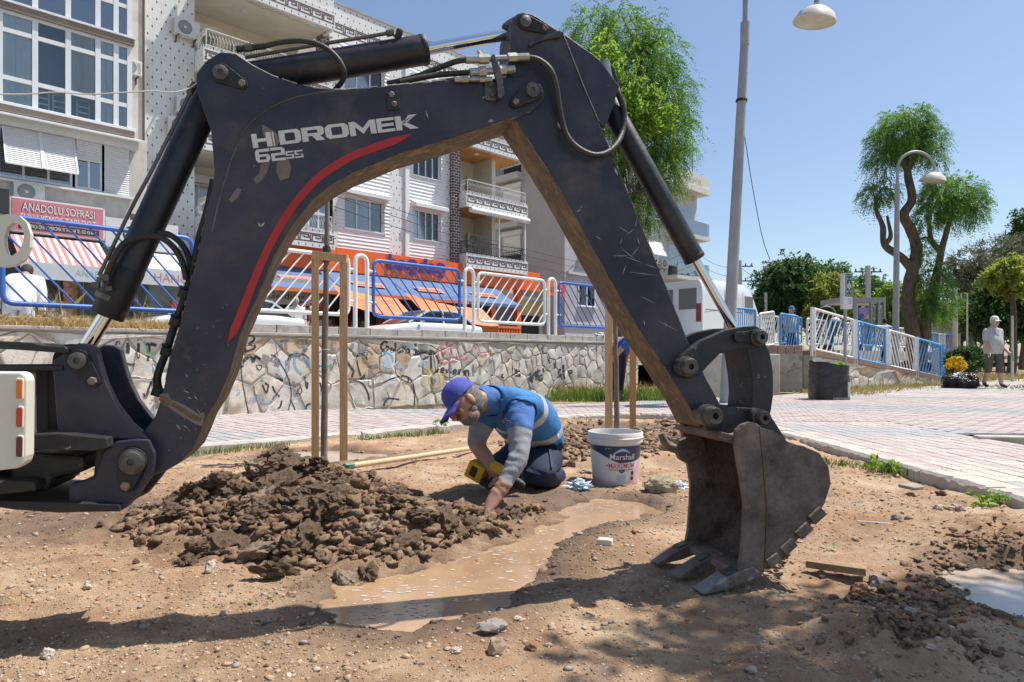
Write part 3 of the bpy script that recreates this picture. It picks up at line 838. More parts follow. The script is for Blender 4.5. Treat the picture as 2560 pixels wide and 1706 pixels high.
for(x,y,w,h)in near:
 k_=pav_colour(x,y)
 if y<4.7 and rp.random()<.75 or(x<2.8 and rp.random()<.5):k_=3
 o=link('paver',paver_mesh(k_,w,h),path);o.location=(x-3,y-6,PATH_Z+rp.uniform(-.002,.002));o.rotation_euler=(rp.uniform(-.008,.008),rp.uniform(-.008,.008),rp.uniform(-.006,.006))
cand=[]
for(x,y,w,h)in rest:cand.append((x,y,w,h,0.0))
Y0=1.0;r=0
while Y0<22:
 h=.1 if Y0<12 else .2
 w=.2 if Y0<12 else .4
 X0=-6+(w/2 if r%2 else 0)
 while X0<20:
  if X0<.78*Y0+.3 and X0>-.1:cand.append((X0,Y0,w,h,0.0))
  X0+=w
 Y0+=h;r+=1
s_=-4.0;r=0
while s_<11.5:
 t_=5.3+(.0)
 while t_<WALL_T:
  p=st(s_,t_+(.1 if r%2 else 0))
  if p.x<-.1:cand.append((p.x,p.y,.1,.2,math.radians(-45)+math.radians(90)))
  t_+=.2
 s_+=.1;r+=1
ca=np.array([(c[0],c[1])for c in cand]);ok=on_path(ca[:,0],ca[:,1])
strip=(ca[:,0]>2.6)&(ca[:,0]<4.06)&(ca[:,1]<7.45)&(np.arange(len(cand))>=len(rest))
mbp=MB()
for c,good,stp in zip(cand,ok,strip):
 if not good or stp:continue
 x,y,w,h,a=c;g=.0035;c_=.004
 k_=pav_colour(x,y);z=PATH_Z+rp.uniform(-.0025,.0015)
 ca_,sa_=math.cos(a),math.sin(a);hx_,hy_=w/2-g,h/2-g
 R_=lambda px,py,pz:(x+px*ca_-py*sa_,y+px*sa_+py*ca_,pz)
 vs=[R_(-hx_,-hy_,z-.012),R_(hx_,-hy_,z-.012),R_(hx_,hy_,z-.012),R_(-hx_,hy_,z-.012),R_(-hx_+c_,-hy_+c_,z),R_(hx_-c_,-hy_+c_,z),R_(hx_-c_,hy_-c_,z),R_(-hx_+c_,hy_-c_,z)]
 mbp.add(vs,[(0,1,5,4),(1,2,6,5),(2,3,7,6),(3,0,4,7),(4,5,6,7)],k_)
o=mbp.build('far_pavers',m_pav,path,recalc=False);o.matrix_local=Matrix.Translation((-3,-6,0));tag(o,kind='stuff')
k2=thing('kerb','short stretch of pale kerb at the right picture edge beside the paving','kerb',loc=(4.0,5.8,0));k2['kind']='structure';del k2['category']
for(a,b)in(((3.98,5.86),(4.45,5.80)),((4.46,5.79),(4.95,5.60)),((4.96,5.59),(5.5,5.42))):
 mb=MB();mb.bar((a[0],a[1],.03),(b[0],b[1],.03),.11,.09);o=mb.build('kerb_stone',m_kerb,k2,bevel=.015);o.matrix_local=Matrix.Translation((-4.0,-5.8,0))
# ================================================================== stone retaining wall
m_mortar=M('wall_mortar',[(.36,.31,.25),(.46,.405,.335)],rough=.95,scale=6,bump=.8,bscale=50)
m_stones=[M('cream_wall_stone',[(.54,.46,.37),(.66,.60,.52),(.50,.40,.30)],rough=.85,scale=5,bump=.5,bscale=30,speck=((.36,.29,.22),2.5,.56,.15)),M('white_wall_stone',[(.52,.48,.43),(.66,.625,.575),(.43,.39,.35)],rough=.85,scale=5,bump=.5,bscale=30),M('rusty_wall_stone',[(.43,.28,.17),(.58,.44,.31),(.50,.35,.24)],rough=.85,scale=5,bump=.5,bscale=30),M('grey_wall_stone',[(.36,.335,.31),(.52,.485,.45)],rough=.85,scale=5,bump=.5,bscale=30)]
WALL_TOP=1.055
def voronoi_cells(seeds,x0,x1,y0,y1):
 S=np.array(seeds);out=[]
 for i,(px,py)in enumerate(seeds):
  poly=[(x0,y0),(x1,y0),(x1,y1),(x0,y1)]
  d=np.hypot(S[:,0]-px,S[:,1]-py);idx=np.argsort(d)[1:22]
  for j in idx:
   qx,qy=S[j];mx,my=(px+qx)/2,(py+qy)/2;nx,ny=qx-px,qy-py
   new=[];m_=len(poly)
   for k_ in range(m_):
    a,b=poly[k_],poly[(k_+1)%m_]
    da=(a[0]-mx)*nx+(a[1]-my)*ny;db=(b[0]-mx)*nx+(b[1]-my)*ny
    if da<=0:new.append(a)
    if(da<0<db)or(db<0<da):
     t=da/(da-db);new.append((a[0]+(b[0]-a[0])*t,a[1]+(b[1]-a[1])*t))
   poly=new
   if len(poly)<3:break
  out.append(poly)
 return out
def stone_wall(wall,s0,s1,z0,ztop,t,density,seed,place,small=1.0):
 rw=random.Random(seed);seeds=[]
 tries=0
 while tries<6000:
  tries+=1
  s=rw.uniform(s0,s1);z=rw.uniform(z0,ztop(s))
  r=density*(1.35 if s<6.5 else .85)*(1.15 if z<.6 else .75)*rw.uniform(.6,1.15)
  if all(((s-a)/.85)**2+((z-b)/1.25)**2>r*r for a,b in seeds):seeds.append((s,z))
 trees_v,trees_f=[],[]
 for(cell,sd)in zip(voronoi_cells(seeds,s0,s1,z0,9),seeds):
  cell=[(x,min(y,ztop(x)-.0))for x,y in cell]
  cx=sum(p[0]for p in cell)/len(cell);cy=sum(p[1]for p in cell)/len(cell)
  P=[]
  for a,b in zip(cell,cell[1:]+cell[:1]):
   L_=math.dist(a,b);n_=max(1,int(L_/.035))
   for k_ in range(n_):
    f=k_/n_;P.append((a[0]+(b[0]-a[0])*f,a[1]+(b[1]-a[1])*f))
  if len(P)<4:continue
  jt=rw.uniform(.003,.013);Q=[]
  for(x,y)in P:
   dx,dy=cx-x,cy-y;d=math.hypot(dx,dy)+1e-6
   k_=min(.5,(jt+.022*(mnoise.noise(Vector((x*9,y*9,seed)))+.25)+.008*mnoise.noise(Vector((x*30,y*30,seed))))/d)
   x2,y2=x+dx*k_,y+dy*k_
   Q.append((x2,y2))
  dep=rw.uniform(.007,.017);tilt=(rw.uniform(-.05,.05),rw.uniform(-.05,.05))
  mb=MB();nQ=len(Q)
  f0=[place(x,y,.0)for x,y in Q]
  f1=[place(x+(cx-x)*.02,y+(cy-y)*.02,dep*.75)for x,y in Q]
  f2=[place(x+(cx-x)*.10,y+(cy-y)*.10,dep+tilt[0]*(x-cx)+tilt[1]*(y-cy)+.003*mnoise.noise(Vector((x*20,y*20,4))))for x,y in Q]
  fs=[]
  for k_ in range(nQ):
   k2_=(k_+1)%nQ
   fs+=[(k_,k2_,nQ+k2_,nQ+k_),(nQ+k_,nQ+k2_,2*nQ+k2_,2*nQ+k_)]
  vs=f0+f1+f2+[place(cx,cy,dep+.004)]
  fs+=[(2*nQ+k_,2*nQ+(k_+1)%nQ,3*nQ)for k_ in range(nQ)]
  mb.add(vs,fs)
  mi=rw.choice([0,0,0,1,1,2])if cx<6.5 else rw.choice([0,1,1,3,3])
  o=mb.build('stone',m_stones[mi],wall,smooth=25)
  o.matrix_local=Matrix.Translation(-wall.location)
  b0=len(trees_v);trees_v+=vs;trees_f+=[tuple(i+b0 for i in f)for f in fs]
 return trees_v,trees_f
wall=thing('stone_wall','low retaining wall of irregular pale stones covered in graffiti','wall',loc=st(6,WALL_T,0))
WS0,WS1=-1.2,12.2
mb=MB();mb.sbox(WS0,WS1,WALL_T,WALL_T+.35,-.06,WALL_TOP)
o=mb.build('mortar_core',m_mortar,wall);o.matrix_local=Matrix.Translation(-wall.location)
place_main=lambda s,z,d:st(s,WALL_T-d,z)
wv,wf=stone_wall(wall,WS0,WS1,.0,lambda s:WALL_TOP-.05,WALL_T,.30,3,place_main)
s_=WS0;k_=0
rk2=random.Random(9)
m_cop=M('coping_concrete',[(.34,.31,.28),(.45,.42,.38),(.27,.245,.22)],rough=.9,scale=4,bump=.5,bscale=40,speck=((.16,.14,.12),9,.63,.06))
mb=MB();mb.sbox(WS0,WS1,WALL_T-.035,WALL_T+.34,WALL_TOP-.03,WALL_TOP+.012);o=mb.build('cap_skim',m_conc,wall,bevel=.01);o.matrix_local=Matrix.Translation(-wall.location)
while s_<WS1:
 L_=rk2 .uniform(.42,.56);tb=WALL_T+.02 if s_>3.3 else WALL_T+.2
 mb=MB();mb.sbox(s_+.006,s_+L_-.006,tb,tb+.2,WALL_TOP+.012,WALL_TOP+.115+rk2 .uniform(-.006,.006))
 o=mb.build('coping_block',m_cop,wall,bevel=.008);o.matrix_local=Matrix.Translation(-wall.location);s_+=L_
bvh=BVHTree.FromPolygons([tuple(p)for p in wv],wf)
def wall_pt(u,v):
 d=Vector(((u-CX)/FPX,1.0,-(v-HY)/FPX)).normalized()
 h=bvh.ray_cast(CAMP_,d)
 if h[0]is None or abs((h[0].y-h[0].x)*R2-WALL_T)>.1:
  r=(u-CX)/FPX;D=(WALL_T-.003)*math.sqrt(2)/(1-r)
  return Vector((r*D,D,CAM_H-(v-HY)/FPX*D))
 return h[0]+Vector((R2,-R2,0))*.003
CAMP_=Vector((0,0,CAM_H))
m_sp={'k':M('black_spray_paint',[(.022,.022,.026),(.06,.06,.065)],rough=.7,scale=30),'b':M('blue_spray_paint',[(.13,.33,.50),(.22,.43,.58)],rough=.7,scale=30),'r':M('red_spray_paint',[(.50,.13,.15),(.58,.25,.25)],rough=.7,scale=30),'y':M('yellow_spray_paint',[(.52,.42,.13),(.58,.5,.25)],rough=.7,scale=30),'g':M('green_spray_paint',[(.12,.42,.2),(.25,.5,.3)],rough=.7,scale=30),'s':M('faded_grey_spray',[(.17,.165,.165),(.30,.285,.27)],rough=.7,scale=30),'l':M('pale_blue_wash',[(.40,.50,.56),(.50,.55,.57)],rough=.7,scale=12)}
GR={}
def spray(col,pts,w,smooth=True):
 P=spline([Vector((a,b,0))for a,b in pts],6)if smooth and len(pts)>2 else[Vector((a,b,0))for a,b in pts]
 Q=[P[0]]
 for p in P[1:]:
  while(p-Q[-1]).length>2.6:Q.append(Q[-1]+(p-Q[-1]).normalized()*2.4)
 if len(Q)<2:Q.append(P[-1])
 mb=GR.setdefault(col,MB());vs=[]
 for i,p in enumerate(Q):
  t=(Q[min(i+1,len(Q)-1)]-Q[max(i-1,0)])
  if t.length<1e-6:t=Vector((1,0,0))
  t.normalize();nn=Vector((-t.y,t.x,0))*(w/2*(1+.18*mnoise.noise(p*.3)))
  vs+=[wall_pt(p.x+nn.x,p.y+nn.y),wall_pt(p.x-nn.x,p.y-nn.y)]
 mb.add(vs,[(2*i,2*i+1,2*i+3,2*i+2)for i in range(len(Q)-1)])
def zA(x,y):return(240+x/3.565,780+y/3.565)
def zB(x,y):return(850+x/3.565,800+y/3.565)
def sp(col,z,pts,w,smooth=True):spray(col,[z(*p)for p in pts],w*1.35,smooth)
sp('k',zA,[(190,260),(175,300),(165,400)],3);sp('s',zA,[(170,320),(200,260),(215,300)],3)
sp('k',zA,[(300,290),(265,295),(285,310),(280,380)],7);sp('k',zA,[(378,280),(375,425)],5);sp('k',zA,[(440,290),(475,300),(460,445)],5);sp('k',zA,[(480,285),(540,300)],6);sp('g',zA,[(420,265),(450,300),(470,380),(520,370)],5)
sp('k',zA,[(235,590),(270,575),(310,578)],6);sp('k',zA,[(175,690),(230,680),(290,660)],4);sp('k',zA,[(520,575),(470,680),(445,765),(420,720)],4)
sp('b',zA,[(240,840),(265,825)],4);sp('b',zA,[(520,845),(520,920),(505,975)],3);sp('b',zA,[(410,805),(414,825)],5);sp('b',zA,[(485,808),(486,820)],5);sp('s',zA,[(270,180),(275,205)],8)
sp('k',zA,[(165,450),(200,465)],4);sp('k',zA,[(262,455),(300,470),(350,470)],4)
sp('k',zA,[(1310,230),(1325,260),(1330,330),(1325,365)],4);sp('k',zA,[(1335,215),(1390,210),(1410,250),(1360,290),(1420,300),(1400,330),(1345,350),(1290,365)],4)
sp('k',zA,[(1225,520),(1260,490),(1325,485)],3);sp('k',zA,[(1310,440),(1350,410),(1380,395),(1400,450),(1420,400),(1465,425)],5);sp('s',zA,[(1480,400),(1530,410),(1500,440)],9);sp('s',zA,[(1560,420),(1620,440),(1600,490)],10)
sp('k',zA,[(1560,385),(1600,400),(1650,470),(1700,560),(1735,680),(1735,790),(1705,900)],2);sp('k',zA,[(1735,780),(1780,890)],2)
sp('s',zA,[(1650,260),(1648,345)],5);sp('s',zA,[(1690,255),(1695,345)],5);sp('s',zA,[(1640,260),(1720,255)],3);sp('s',zA,[(1830,250),(1800,260),(1795,300),(1830,315),(1845,280),(1825,250)],3);sp('s',zA,[(1875,240),(1873,330)],6)
sp('k',zA,[(1290,430),(1300,600),(1330,760),(1360,915)],2);sp('b',zA,[(1400,820),(1420,750),(1450,740),(1470,800),(1520,820),(1570,790)],3);sp('b',zA,[(1250,745),(1285,715)],3);sp('b',zA,[(1480,580),(1485,620)],3)
sp('k',zA,[(1700,480),(1720,400),(1780,370),(1860,385),(1900,420)],2.5);sp('b',zA,[(1695,430),(1700,540)],4);sp('b',zA,[(1770,360),(1770,460),(1790,520),(1840,560)],4);sp('b',zA,[(1780,350),(1830,390),(1840,440)],3);sp('b',zA,[(1890,420),(1880,500)],5)
sp('s',zA,[(1755,620),(1768,660),(1765,750)],5);sp('s',zA,[(1760,660),(1840,630)],4);sp('s',zA,[(1840,580),(1870,590),(1855,630)],3);sp('s',zA,[(1765,750),(1830,735)],5);sp('k',zA,[(1655,790),(1640,850),(1610,860)],3);sp('k',zA,[(1570,660),(1600,720),(1640,760)],3);sp('k',zA,[(1600,560),(1640,600),(1670,610)],5)
sp('s',zA,[(2100,270),(2150,272)],4);sp('s',zA,[(2100,340),(2150,350)],4);sp('s',zA,[(2100,270),(2095,345)],4);sp('k',zA,[(1870,880),(1880,830),(1915,820)],3)
sp('s',zB,[(115,210),(90,280)],6);sp('s',zB,[(170,195),(180,330)],6);sp('s',zB,[(180,200),(235,330)],6);sp('s',zB,[(240,200),(230,320)],6)
sp('k',zB,[(150,330),(175,305),(220,320),(245,360)],3);sp('s',zB,[(270,415),(265,600)],7);sp('s',zB,[(265,420),(350,410)],6);sp('s',zB,[(268,500),(370,480)],6);sp('s',zB,[(265,600),(375,565)],6);sp('k',zB,[(375,565),(460,525),(560,500),(630,530),(660,620),(665,770)],2.5)
sp('k',zB,[(390,770),(400,730),(440,700),(530,710)],3);sp('k',zB,[(80,555),(150,545),(210,580),(250,660),(260,720)],3);sp('k',zB,[(60,370),(100,430),(120,460),(100,520)],4);sp('k',zB,[(150,360),(160,420),(185,505)],3)
sp('k',zB,[(425,205),(395,195),(368,225),(370,260),(400,275),(425,262),(428,240),(400,238)],4)
sp('k',zB,[(470,250),(452,260),(455,285),(475,280),(475,250),(480,290)],3);sp('k',zB,[(492,205),(495,290)],3.5);sp('k',zB,[(535,262),(515,265),(515,290),(535,290),(537,262),(542,295)],3);sp('k',zB,[(562,235),(562,295)],3);sp('k',zB,[(548,258),(578,258)],2.5)
sp('k',zB,[(612,262),(588,265),(588,292),(612,292),(614,262),(620,300)],3.5);sp('k',zB,[(630,305),(634,306)],4);sp('k',zB,[(680,225),(652,230),(655,255),(680,275),(672,310),(645,310)],4);sp('k',zB,[(705,275),(688,285),(692,310),(710,305),(710,275)],3.5)
sp('s',zB,[(735,215),(740,350)],9);sp('s',zB,[(760,220),(770,310)],8);sp('k',zB,[(720,300),(790,280)],4);sp('k',zB,[(735,355),(780,330),(800,300)],3)
for(a,b,w_)in((640,225,12),(760,330,13),(420,350,15),(430,390,14),(520,400,12),(480,500,12),(740,390,12),(600,210,8)):
 sp('l',zB,[(a-30,b-12),(a,b+8),(a+30,b)],w_)
sp('b',zB,[(365,300),(420,290),(465,330),(470,380)],2.5)
sp('r',zB,[(905,230),(870,260),(880,330),(920,390),(960,370),(965,330)],4);sp('r',zB,[(890,250),(930,250),(935,300),(900,330)],3);sp('r',zB,[(960,190),(950,230),(990,260),(1010,240)],4);sp('r',zB,[(1045,195),(1050,260)],3);sp('r',zB,[(985,290),(1000,370),(1040,360),(1045,290)],4);sp('r',zB,[(1070,310),(1100,350),(1140,330)],4);sp('r',zB,[(1170,280),(1190,250),(1225,240)],4);sp('r',zB,[(1225,290),(1270,325),(1320,300),(1370,310)],4)
sp('y',zB,[(735,440),(780,430),(800,470),(770,510)],4);sp('y',zB,[(830,420),(800,540),(830,600),(900,570),(910,500),(860,470)],4);sp('y',zB,[(730,490),(735,570),(770,600)],4);sp('y',zB,[(880,420),(900,560)],4);sp('y',zB,[(740,680),(800,640)],3)
sp('k',zB,[(808,275),(812,400),(820,490)],3.5);sp('k',zB,[(795,270),(830,285),(870,340),(880,400),(865,460),(822,488)],3.5)
def e_(x,y):sp('k',zB,[(x,y),(x+26,y-6),(x+20,y-28),(x,y-15),(x+2,y+14),(x+28,y+16)],3)
e_(900,455);sp('k',zB,[(945,440),(955,480),(970,440)],3);sp('k',zB,[(985,410),(988,485)],3);e_(1010,470);sp('k',zB,[(1060,440),(1062,495)],3);sp('k',zB,[(1062,455),(1085,440)],3);sp('k',zB,[(1105,445),(1106,500)],3);sp('k',zB,[(1120,500),(1122,450),(1145,460),(1146,505)],3)
sp('s',zB,[(1185,400),(1188,500)],4);sp('s',zB,[(1250,420),(1245,500)],3)
sp('k',zB,[(1450,480),(1440,510),(1465,520)],3);sp('k',zB,[(1545,430),(1550,515)],5);sp('k',zB,[(1570,440),(1575,510)],4);sp('k',zB,[(1595,450),(1600,515)],4);sp('k',zB,[(1690,490),(1690,540),(1715,535),(1712,490),(1692,492),(1715,560)],3.5);sp('k',zB,[(1745,460),(1748,545)],3.5);sp('k',zB,[(1775,495),(1770,530),(1800,535),(1800,495),(1778,492)],3.5);sp('k',zB,[(1810,430),(1815,470)],3)
sp('k',zB,[(1910,370),(1918,430),(1900,410)],3);sp('k',zB,[(1965,440),(1945,465),(1970,490),(1950,525)],4);sp('k',zB,[(1990,400),(1990,470),(2000,530)],4);sp('k',zB,[(1975,475),(2010,450)],3);sp('k',zB,[(1800,240),(1810,300)],3);sp('k',zB,[(1850,320),(1870,390)],3)
rgf=random.Random(41)
for k in range(46):
 u=rgf.uniform(300,1490);r_=(u-CX)/FPX;Dw=WALL_T*math.sqrt(2)/(1-r_);vt,vb=HY-(.98-CAM_H)/Dw*FPX,HY+(CAM_H-.1)/Dw*FPX;v=rgf.uniform(vt+6,vb-8);sz=rgf.uniform(8,22)*9/Dw
 P=[(u+sz*.6*math.cos(a0)*rgf.uniform(.6,1.2),v+sz*math.sin(a0)*rgf.uniform(.6,1.1))for a0 in[rgf.uniform(0,6)+q*rgf.uniform(.7,1.3)for q in range(rgf.choice([3,4,5,6]))]]
 spray(rgf.choice('kkssssbl'),P,rgf.choice([2,2.5,3,4]))
names={'k':'black_graffiti','b':'blue_graffiti','r':'red_graffiti','y':'yellow_graffiti','g':'green_graffiti','s':'faded_graffiti','l':'pale_blue_graffiti'}
for c_,mb in GR.items():
 o=mb.build(names[c_],m_sp[c_],wall,recalc=False);o.matrix_local=Matrix.Translation(-wall.location);tag(o,kind='stuff')
# ================================================================== fences on the wall
m_wp=M('white_tube_paint',[(.72,.72,.71),(.80,.80,.79)],rough=.4,scale=4,speck=((.45,.40,.35),30,.72,.03))
m_bp=M('blue_tube_paint',[(.035,.115,.42),(.05,.15,.50)],rough=.4,scale=4,speck=((.25,.27,.32),40,.74,.03))
m_lb=M('light_blue_tube_paint',[(.09,.30,.62),(.13,.37,.68)],rough=.4,scale=4)
FT=8.62
def frame_path(p00,p10,p11,p01,r,k=5):
 P=[Vector(p00),Vector(p10),Vector(p11),Vector(p01)];out=[]
 for i in range(4):
  a,b,c=P[i-1],P[i],P[(i+1)%4]
  d1=(a-b).normalized();d2=(c-b).normalized()
  A,B=b+d1*r,b+d2*r
  for j in range(k+1):
   t=j/k;out.append(A*(1-t)**2+b*2*t*(1-t)+B*t*t)
 out.append(out[0]);return out
def panel(label,corners,nbar,lean,mat,group,rf=.028,rb=.011,cross=False,corner=.11,barmat=None):
 bl,br,tr,tl=[Vector(c)for c in corners]
 root=thing('fence',label,'fence',group,loc=bl)
 mv=Matrix.Translation(-bl)
 mb=MB();mb.tube(frame_path(bl,br,tr,tl,corner),rf,8,caps=False);o=mb.build('frame',mat,root,smooth=60);o.matrix_local=mv
 W_=(br-bl).length
 def P(x,y):
  return bl*(1-x)*(1-y)+br*x*(1-y)+tr*x*y+tl*(1-x)*y
 first=None
 sets=[lean]+([-lean]if cross else[])
 for ln in sets:
  step=(1+abs(ln))/(nbar+1)
  for i in range(nbar):
   x0=(-max(ln,0))+(i+1)*step
   x1=x0+ln
   y0,y1=0.0,1.0
   if abs(ln)>1e-6:
    ya,yb=(0-x0)/ln,(1-x0)/ln
    y0=max(0,min(ya,yb));y1=min(1,max(ya,yb))
   if y1-y0<.08:continue
   a,b=P(x0+ln*y0,y0),P(x0+ln*y1,y1)
   mb=MB();mb.tube([a,b],rb,6);o=mb.build('bar',barmat or mat,root,smooth=60);o.matrix_local=mv
 return root
G1='fence panels on the stone wall'
def wall_panel(s0,s1,lean,mat,label,nbar=11,z0=1.36,z1=2.19):
 return panel(label,[st(s0,FT,z0),st(s1,FT,z0),st(s1,FT,z1),st(s0,FT,z1)],nbar,lean,mat,G1)
wall_panel(1.25,3.12,-.42,m_bp,'long blue tube fence panel behind the boom ram, at the left edge',11,1.30,2.19)
wall_panel(3.62,5.29,.42,m_wp,'white tube fence panel with slanted bars behind the first staked sapling')
wall_panel(5.71,7.39,-.42,m_bp,'blue tube fence panel with slanted bars in the middle of the wall')
wall_panel(7.80,9.48,.42,m_wp,'white tube fence panel right of the middle blue one')
wall_panel(9.89,11.57,-.42,m_bp,'blue tube fence panel half hidden by the digging arm')
def hairpin(s,label,mat=m_wp,w=.2,h=2.24,z0=1.16):
 root=thing('fence_post',label,'fence post','inverted U posts of the wall fence',loc=st(s,FT,z0));mv=Matrix.Translation(-root.location)  # post of the wall fence: inverted U tube with stubs towards the panels
 P=[st(s-w/2,FT,z0)]+[st(s-w/2*math.cos(math.pi*k/8),FT,h-w/2+w/2*math.sin(math.pi*k/8))for k in range(9)]+[st(s+w/2,FT,z0)]
 mb=MB();mb.tube(P,.032,10);o=mb.build('hoop',mat,root,smooth=60);o.matrix_local=mv
 for(sa,sb_)in((s-w/2,s-.24),(s+w/2,s+.24)):
  for z in(1.56,2.02):
   mb=MB();mb.tube([st(sa,FT,z),st(sb_,FT,z)],.02,8);o=mb.build('stub',mat,root,smooth=60);o.matrix_local=mv
hairpin(3.37,'white inverted U fence post hidden behind the boom')
hairpin(5.50,'white inverted U fence post between the sapling panel and the middle blue panel')
hairpin(7.60,'white inverted U fence post right of the middle blue panel')
hairpin(9.69,'white inverted U fence post between the right white panel and the last blue panel')
G2='fence panels stepping down the ramp'
def ramp(k):
 return Vector((6.55+5.3*k,14.9+3.9*k,.90-.74*k))
RD=(ramp(1)-ramp(0));RD.z=0;RD.normalize();RN=Vector((RD.y,-RD.x,0))
specs=[(.015,.265,m_wp,'white ramp fence panel left of the green assembly sign post',.32,False),(.30,.50,m_lb,'light blue ramp fence panel right of the sign post',.32,False),(.535,.745,m_wp,'white ramp fence panel behind the far lamp post',-.32,False),(.775,.985,m_lb,'lowest light blue ramp fence panel, by the black bags',.32,False)]
for(a,b,m_,lab,ln,cr_)in specs:
 A,B=ramp(a),ramp(b)
 if a<0:A.z=B.z=.98
 panel(lab,[A+ZAX*.04,B+ZAX*.04,B+ZAX*.92,A+ZAX*.92],10,ln,m_,G2,rf=.03,rb=.014,corner=.06)
for i,(k_,m_)in enumerate(((.005,m_wp),(.28,m_wp),(.517,m_wp),(.76,m_wp),(1.005,m_lb))):
 p=ramp(k_);lab=['white twin post at the top of the ramp fence','white twin post left of the sign pole on the ramp','white twin post right of the second ramp panel','white twin post left of the lowest blue ramp panel','light blue twin post at the foot of the ramp fence'][i]
 root=thing('fence_post',lab,'fence post','twin posts of the ramp fence',loc=p)  # post of the ramp fence: a pair of straight upright tubes
 for d_ in(-.05,.05):
  mb=MB();q=p+RD*d_;mb.tube([q-ZAX*.12,q+ZAX*.95],.032,8);o=mb.build('post',m_,root,smooth=60);o.matrix_local=Matrix.Translation(-p)
G3='fence panels along the far side of the ramp'
def px_panel(u0,v0b,v0t,u1,v1b,v1t,D0,D1,m_,lab,n=9,ln=.3,cross=False):
 panel(lab,[at(u0,v0b,D0),at(u1,v1b,D1),at(u1,v1t,D1),at(u0,v0t,D0)],n,ln,m_,G3,rf=.03,rb=.013,cross=cross,corner=.06)
px_panel(1835,818,770,1888,818,775,17,17.5,m_lb,'light blue upright bar fence beyond the bucket ram rod',9,0.0)
px_panel(1900,865,785,1934,862,780,15.6,16.2,m_wp,'white lattice fence panel above the concrete block',8,.5,True)
px_panel(1951,868,785,1995,870,792,15.4,15.6,m_lb,'narrow light blue fence panel between two white ones on the concrete block',8,.3)
px_panel(1893,858,790,1946,858,792,24.0,24.6,m_wp,'white slanted panel of the far fence row behind the concrete block',9,.35)
px_panel(1950,858,792,2004,858,795,24.8,25.4,m_lb,'light blue slanted panel of the far fence row behind the man in the cap',9,-.35)
px_panel(2018,862,797,2066,860,803,19.5,20.5,m_wp,'white lattice fence panel in the rear row behind the sign post',9,.6,True)
px_panel(2074,862,802,2110,860,806,20.5,21.2,m_lb,'light blue fence panel in the rear row left of the sign pole',7,.3)
px_panel(2118,862,808,2150,860,812,21.5,22.5,m_wp,'white fence panel in the rear row right of the sign pole',8,.5,True)
px_panel(2156,864,812,2186,864,815,22.7,23.5,m_lb,'light blue fence panel in the middle of the rear row',7,.3)
px_panel(2190,866,815,2218,866,817,23.7,24.5,m_wp,'white panel of the rear row left of the far lamp post',7,-.4)
px_panel(2221,868,817,2236,868,819,24.7,25.5,m_lb,'light blue panel of the rear row touching the far lamp post',6,.3)
px_panel(2242,868,820,2262,868,822,25.7,26.8,m_wp,'white panel of the rear row right of the far lamp post',6,.3)
px_panel(2331,876,833,2345,872,834,29,29.5,m_lb,'small light blue panel far behind the twisted tree',5,.2)
px_panel(2347,876,836,2362,872,836,29.8,30.5,m_wp,'small white panel far behind the twisted tree',5,.2)
px_panel(2364,876,837,2384,872,837,30.8,31.5,m_bp,'dark blue panel at the right end of the rear row',5,.2)
cw=thing('concrete_wall','grey concrete wall block seen through the bucket linkage','wall',loc=(3,13.5,0))
mb=MB();A,B=Vector((2.9,13.3,.36)),Vector((5.55,14.4,.36));mb.bar(A,B,.3,.92);o=mb.build('wall_body',m_conc,cw,bevel=.02);o.matrix_local=Matrix.Translation((-3,-13.5,0))
pl=thing('concrete_pillar','pale concrete end block with reddish coping blocks right of the bucket','wall',loc=at(1968,976,15.3))
pl.location.z=0;mv=Matrix.Translation(-pl.location)
mb=MB();A,B=at(1905,932,15.6),at(2008,932,15.2);mb.bar(A,B,.4,.86);o=mb.build('block',M('stained_concrete',[(.40,.355,.30),(.52,.47,.41),(.33,.28,.235)],rough=.9,scale=1.6,bump=.5,bscale=30,speck=((.25,.20,.16),4,.58,.1)),pl,bevel=.03);o.matrix_local=mv
m_rb=M('pinkish_coping_block',[(.40,.24,.20),(.50,.33,.28)],rough=.9,scale=5,bump=.5,bscale=30)
for i in range(5):
 A=at(1905+i*21,876,15.6-i*.08);B=at(1924.5+i*21,876,15.6-(i+1)*.08);mb=MB();mb.bar(A,B,.36,.22);o=mb.build('coping_block',m_rb,pl,bevel=.01);o.matrix_local=mv
rw_=thing('ramp_wall','low pale stone wall under the stepping fence panels','wall',loc=ramp(0)*Vector((1,1,0))if False else(ramp(0).x,ramp(0).y,0));mv=Matrix.Translation(-rw_.location)
LR=6.4
def rp_(s,z,d):return Vector((ramp(0).x,ramp(0).y,0))+RD*s+RN*d+ZAX*z
mb=MB();mb.prism([rp_(0,-.06,0),rp_(LR,-.06,0),rp_(LR,.14,0),rp_(0,.80,0)],-RN*.3);o=mb.build('mortar_core',m_mortar,rw_);o.matrix_local=mv
stone_wall(rw_,0,LR,.0,lambda s:.78-.60*s/LR,0,.34,8,rp_)
mb=MB();mb.prism([rp_(0,.80,.03),rp_(LR,.14,.03),rp_(LR,.24,.03),rp_(0,.90,.03)],-RN*.36);o=mb.build('brick_coping',M('brown_brick_coping',[(.22,.13,.09),(.32,.20,.14)],rough=.9,scale=9,bump=.4),rw_);o.matrix_local=mv
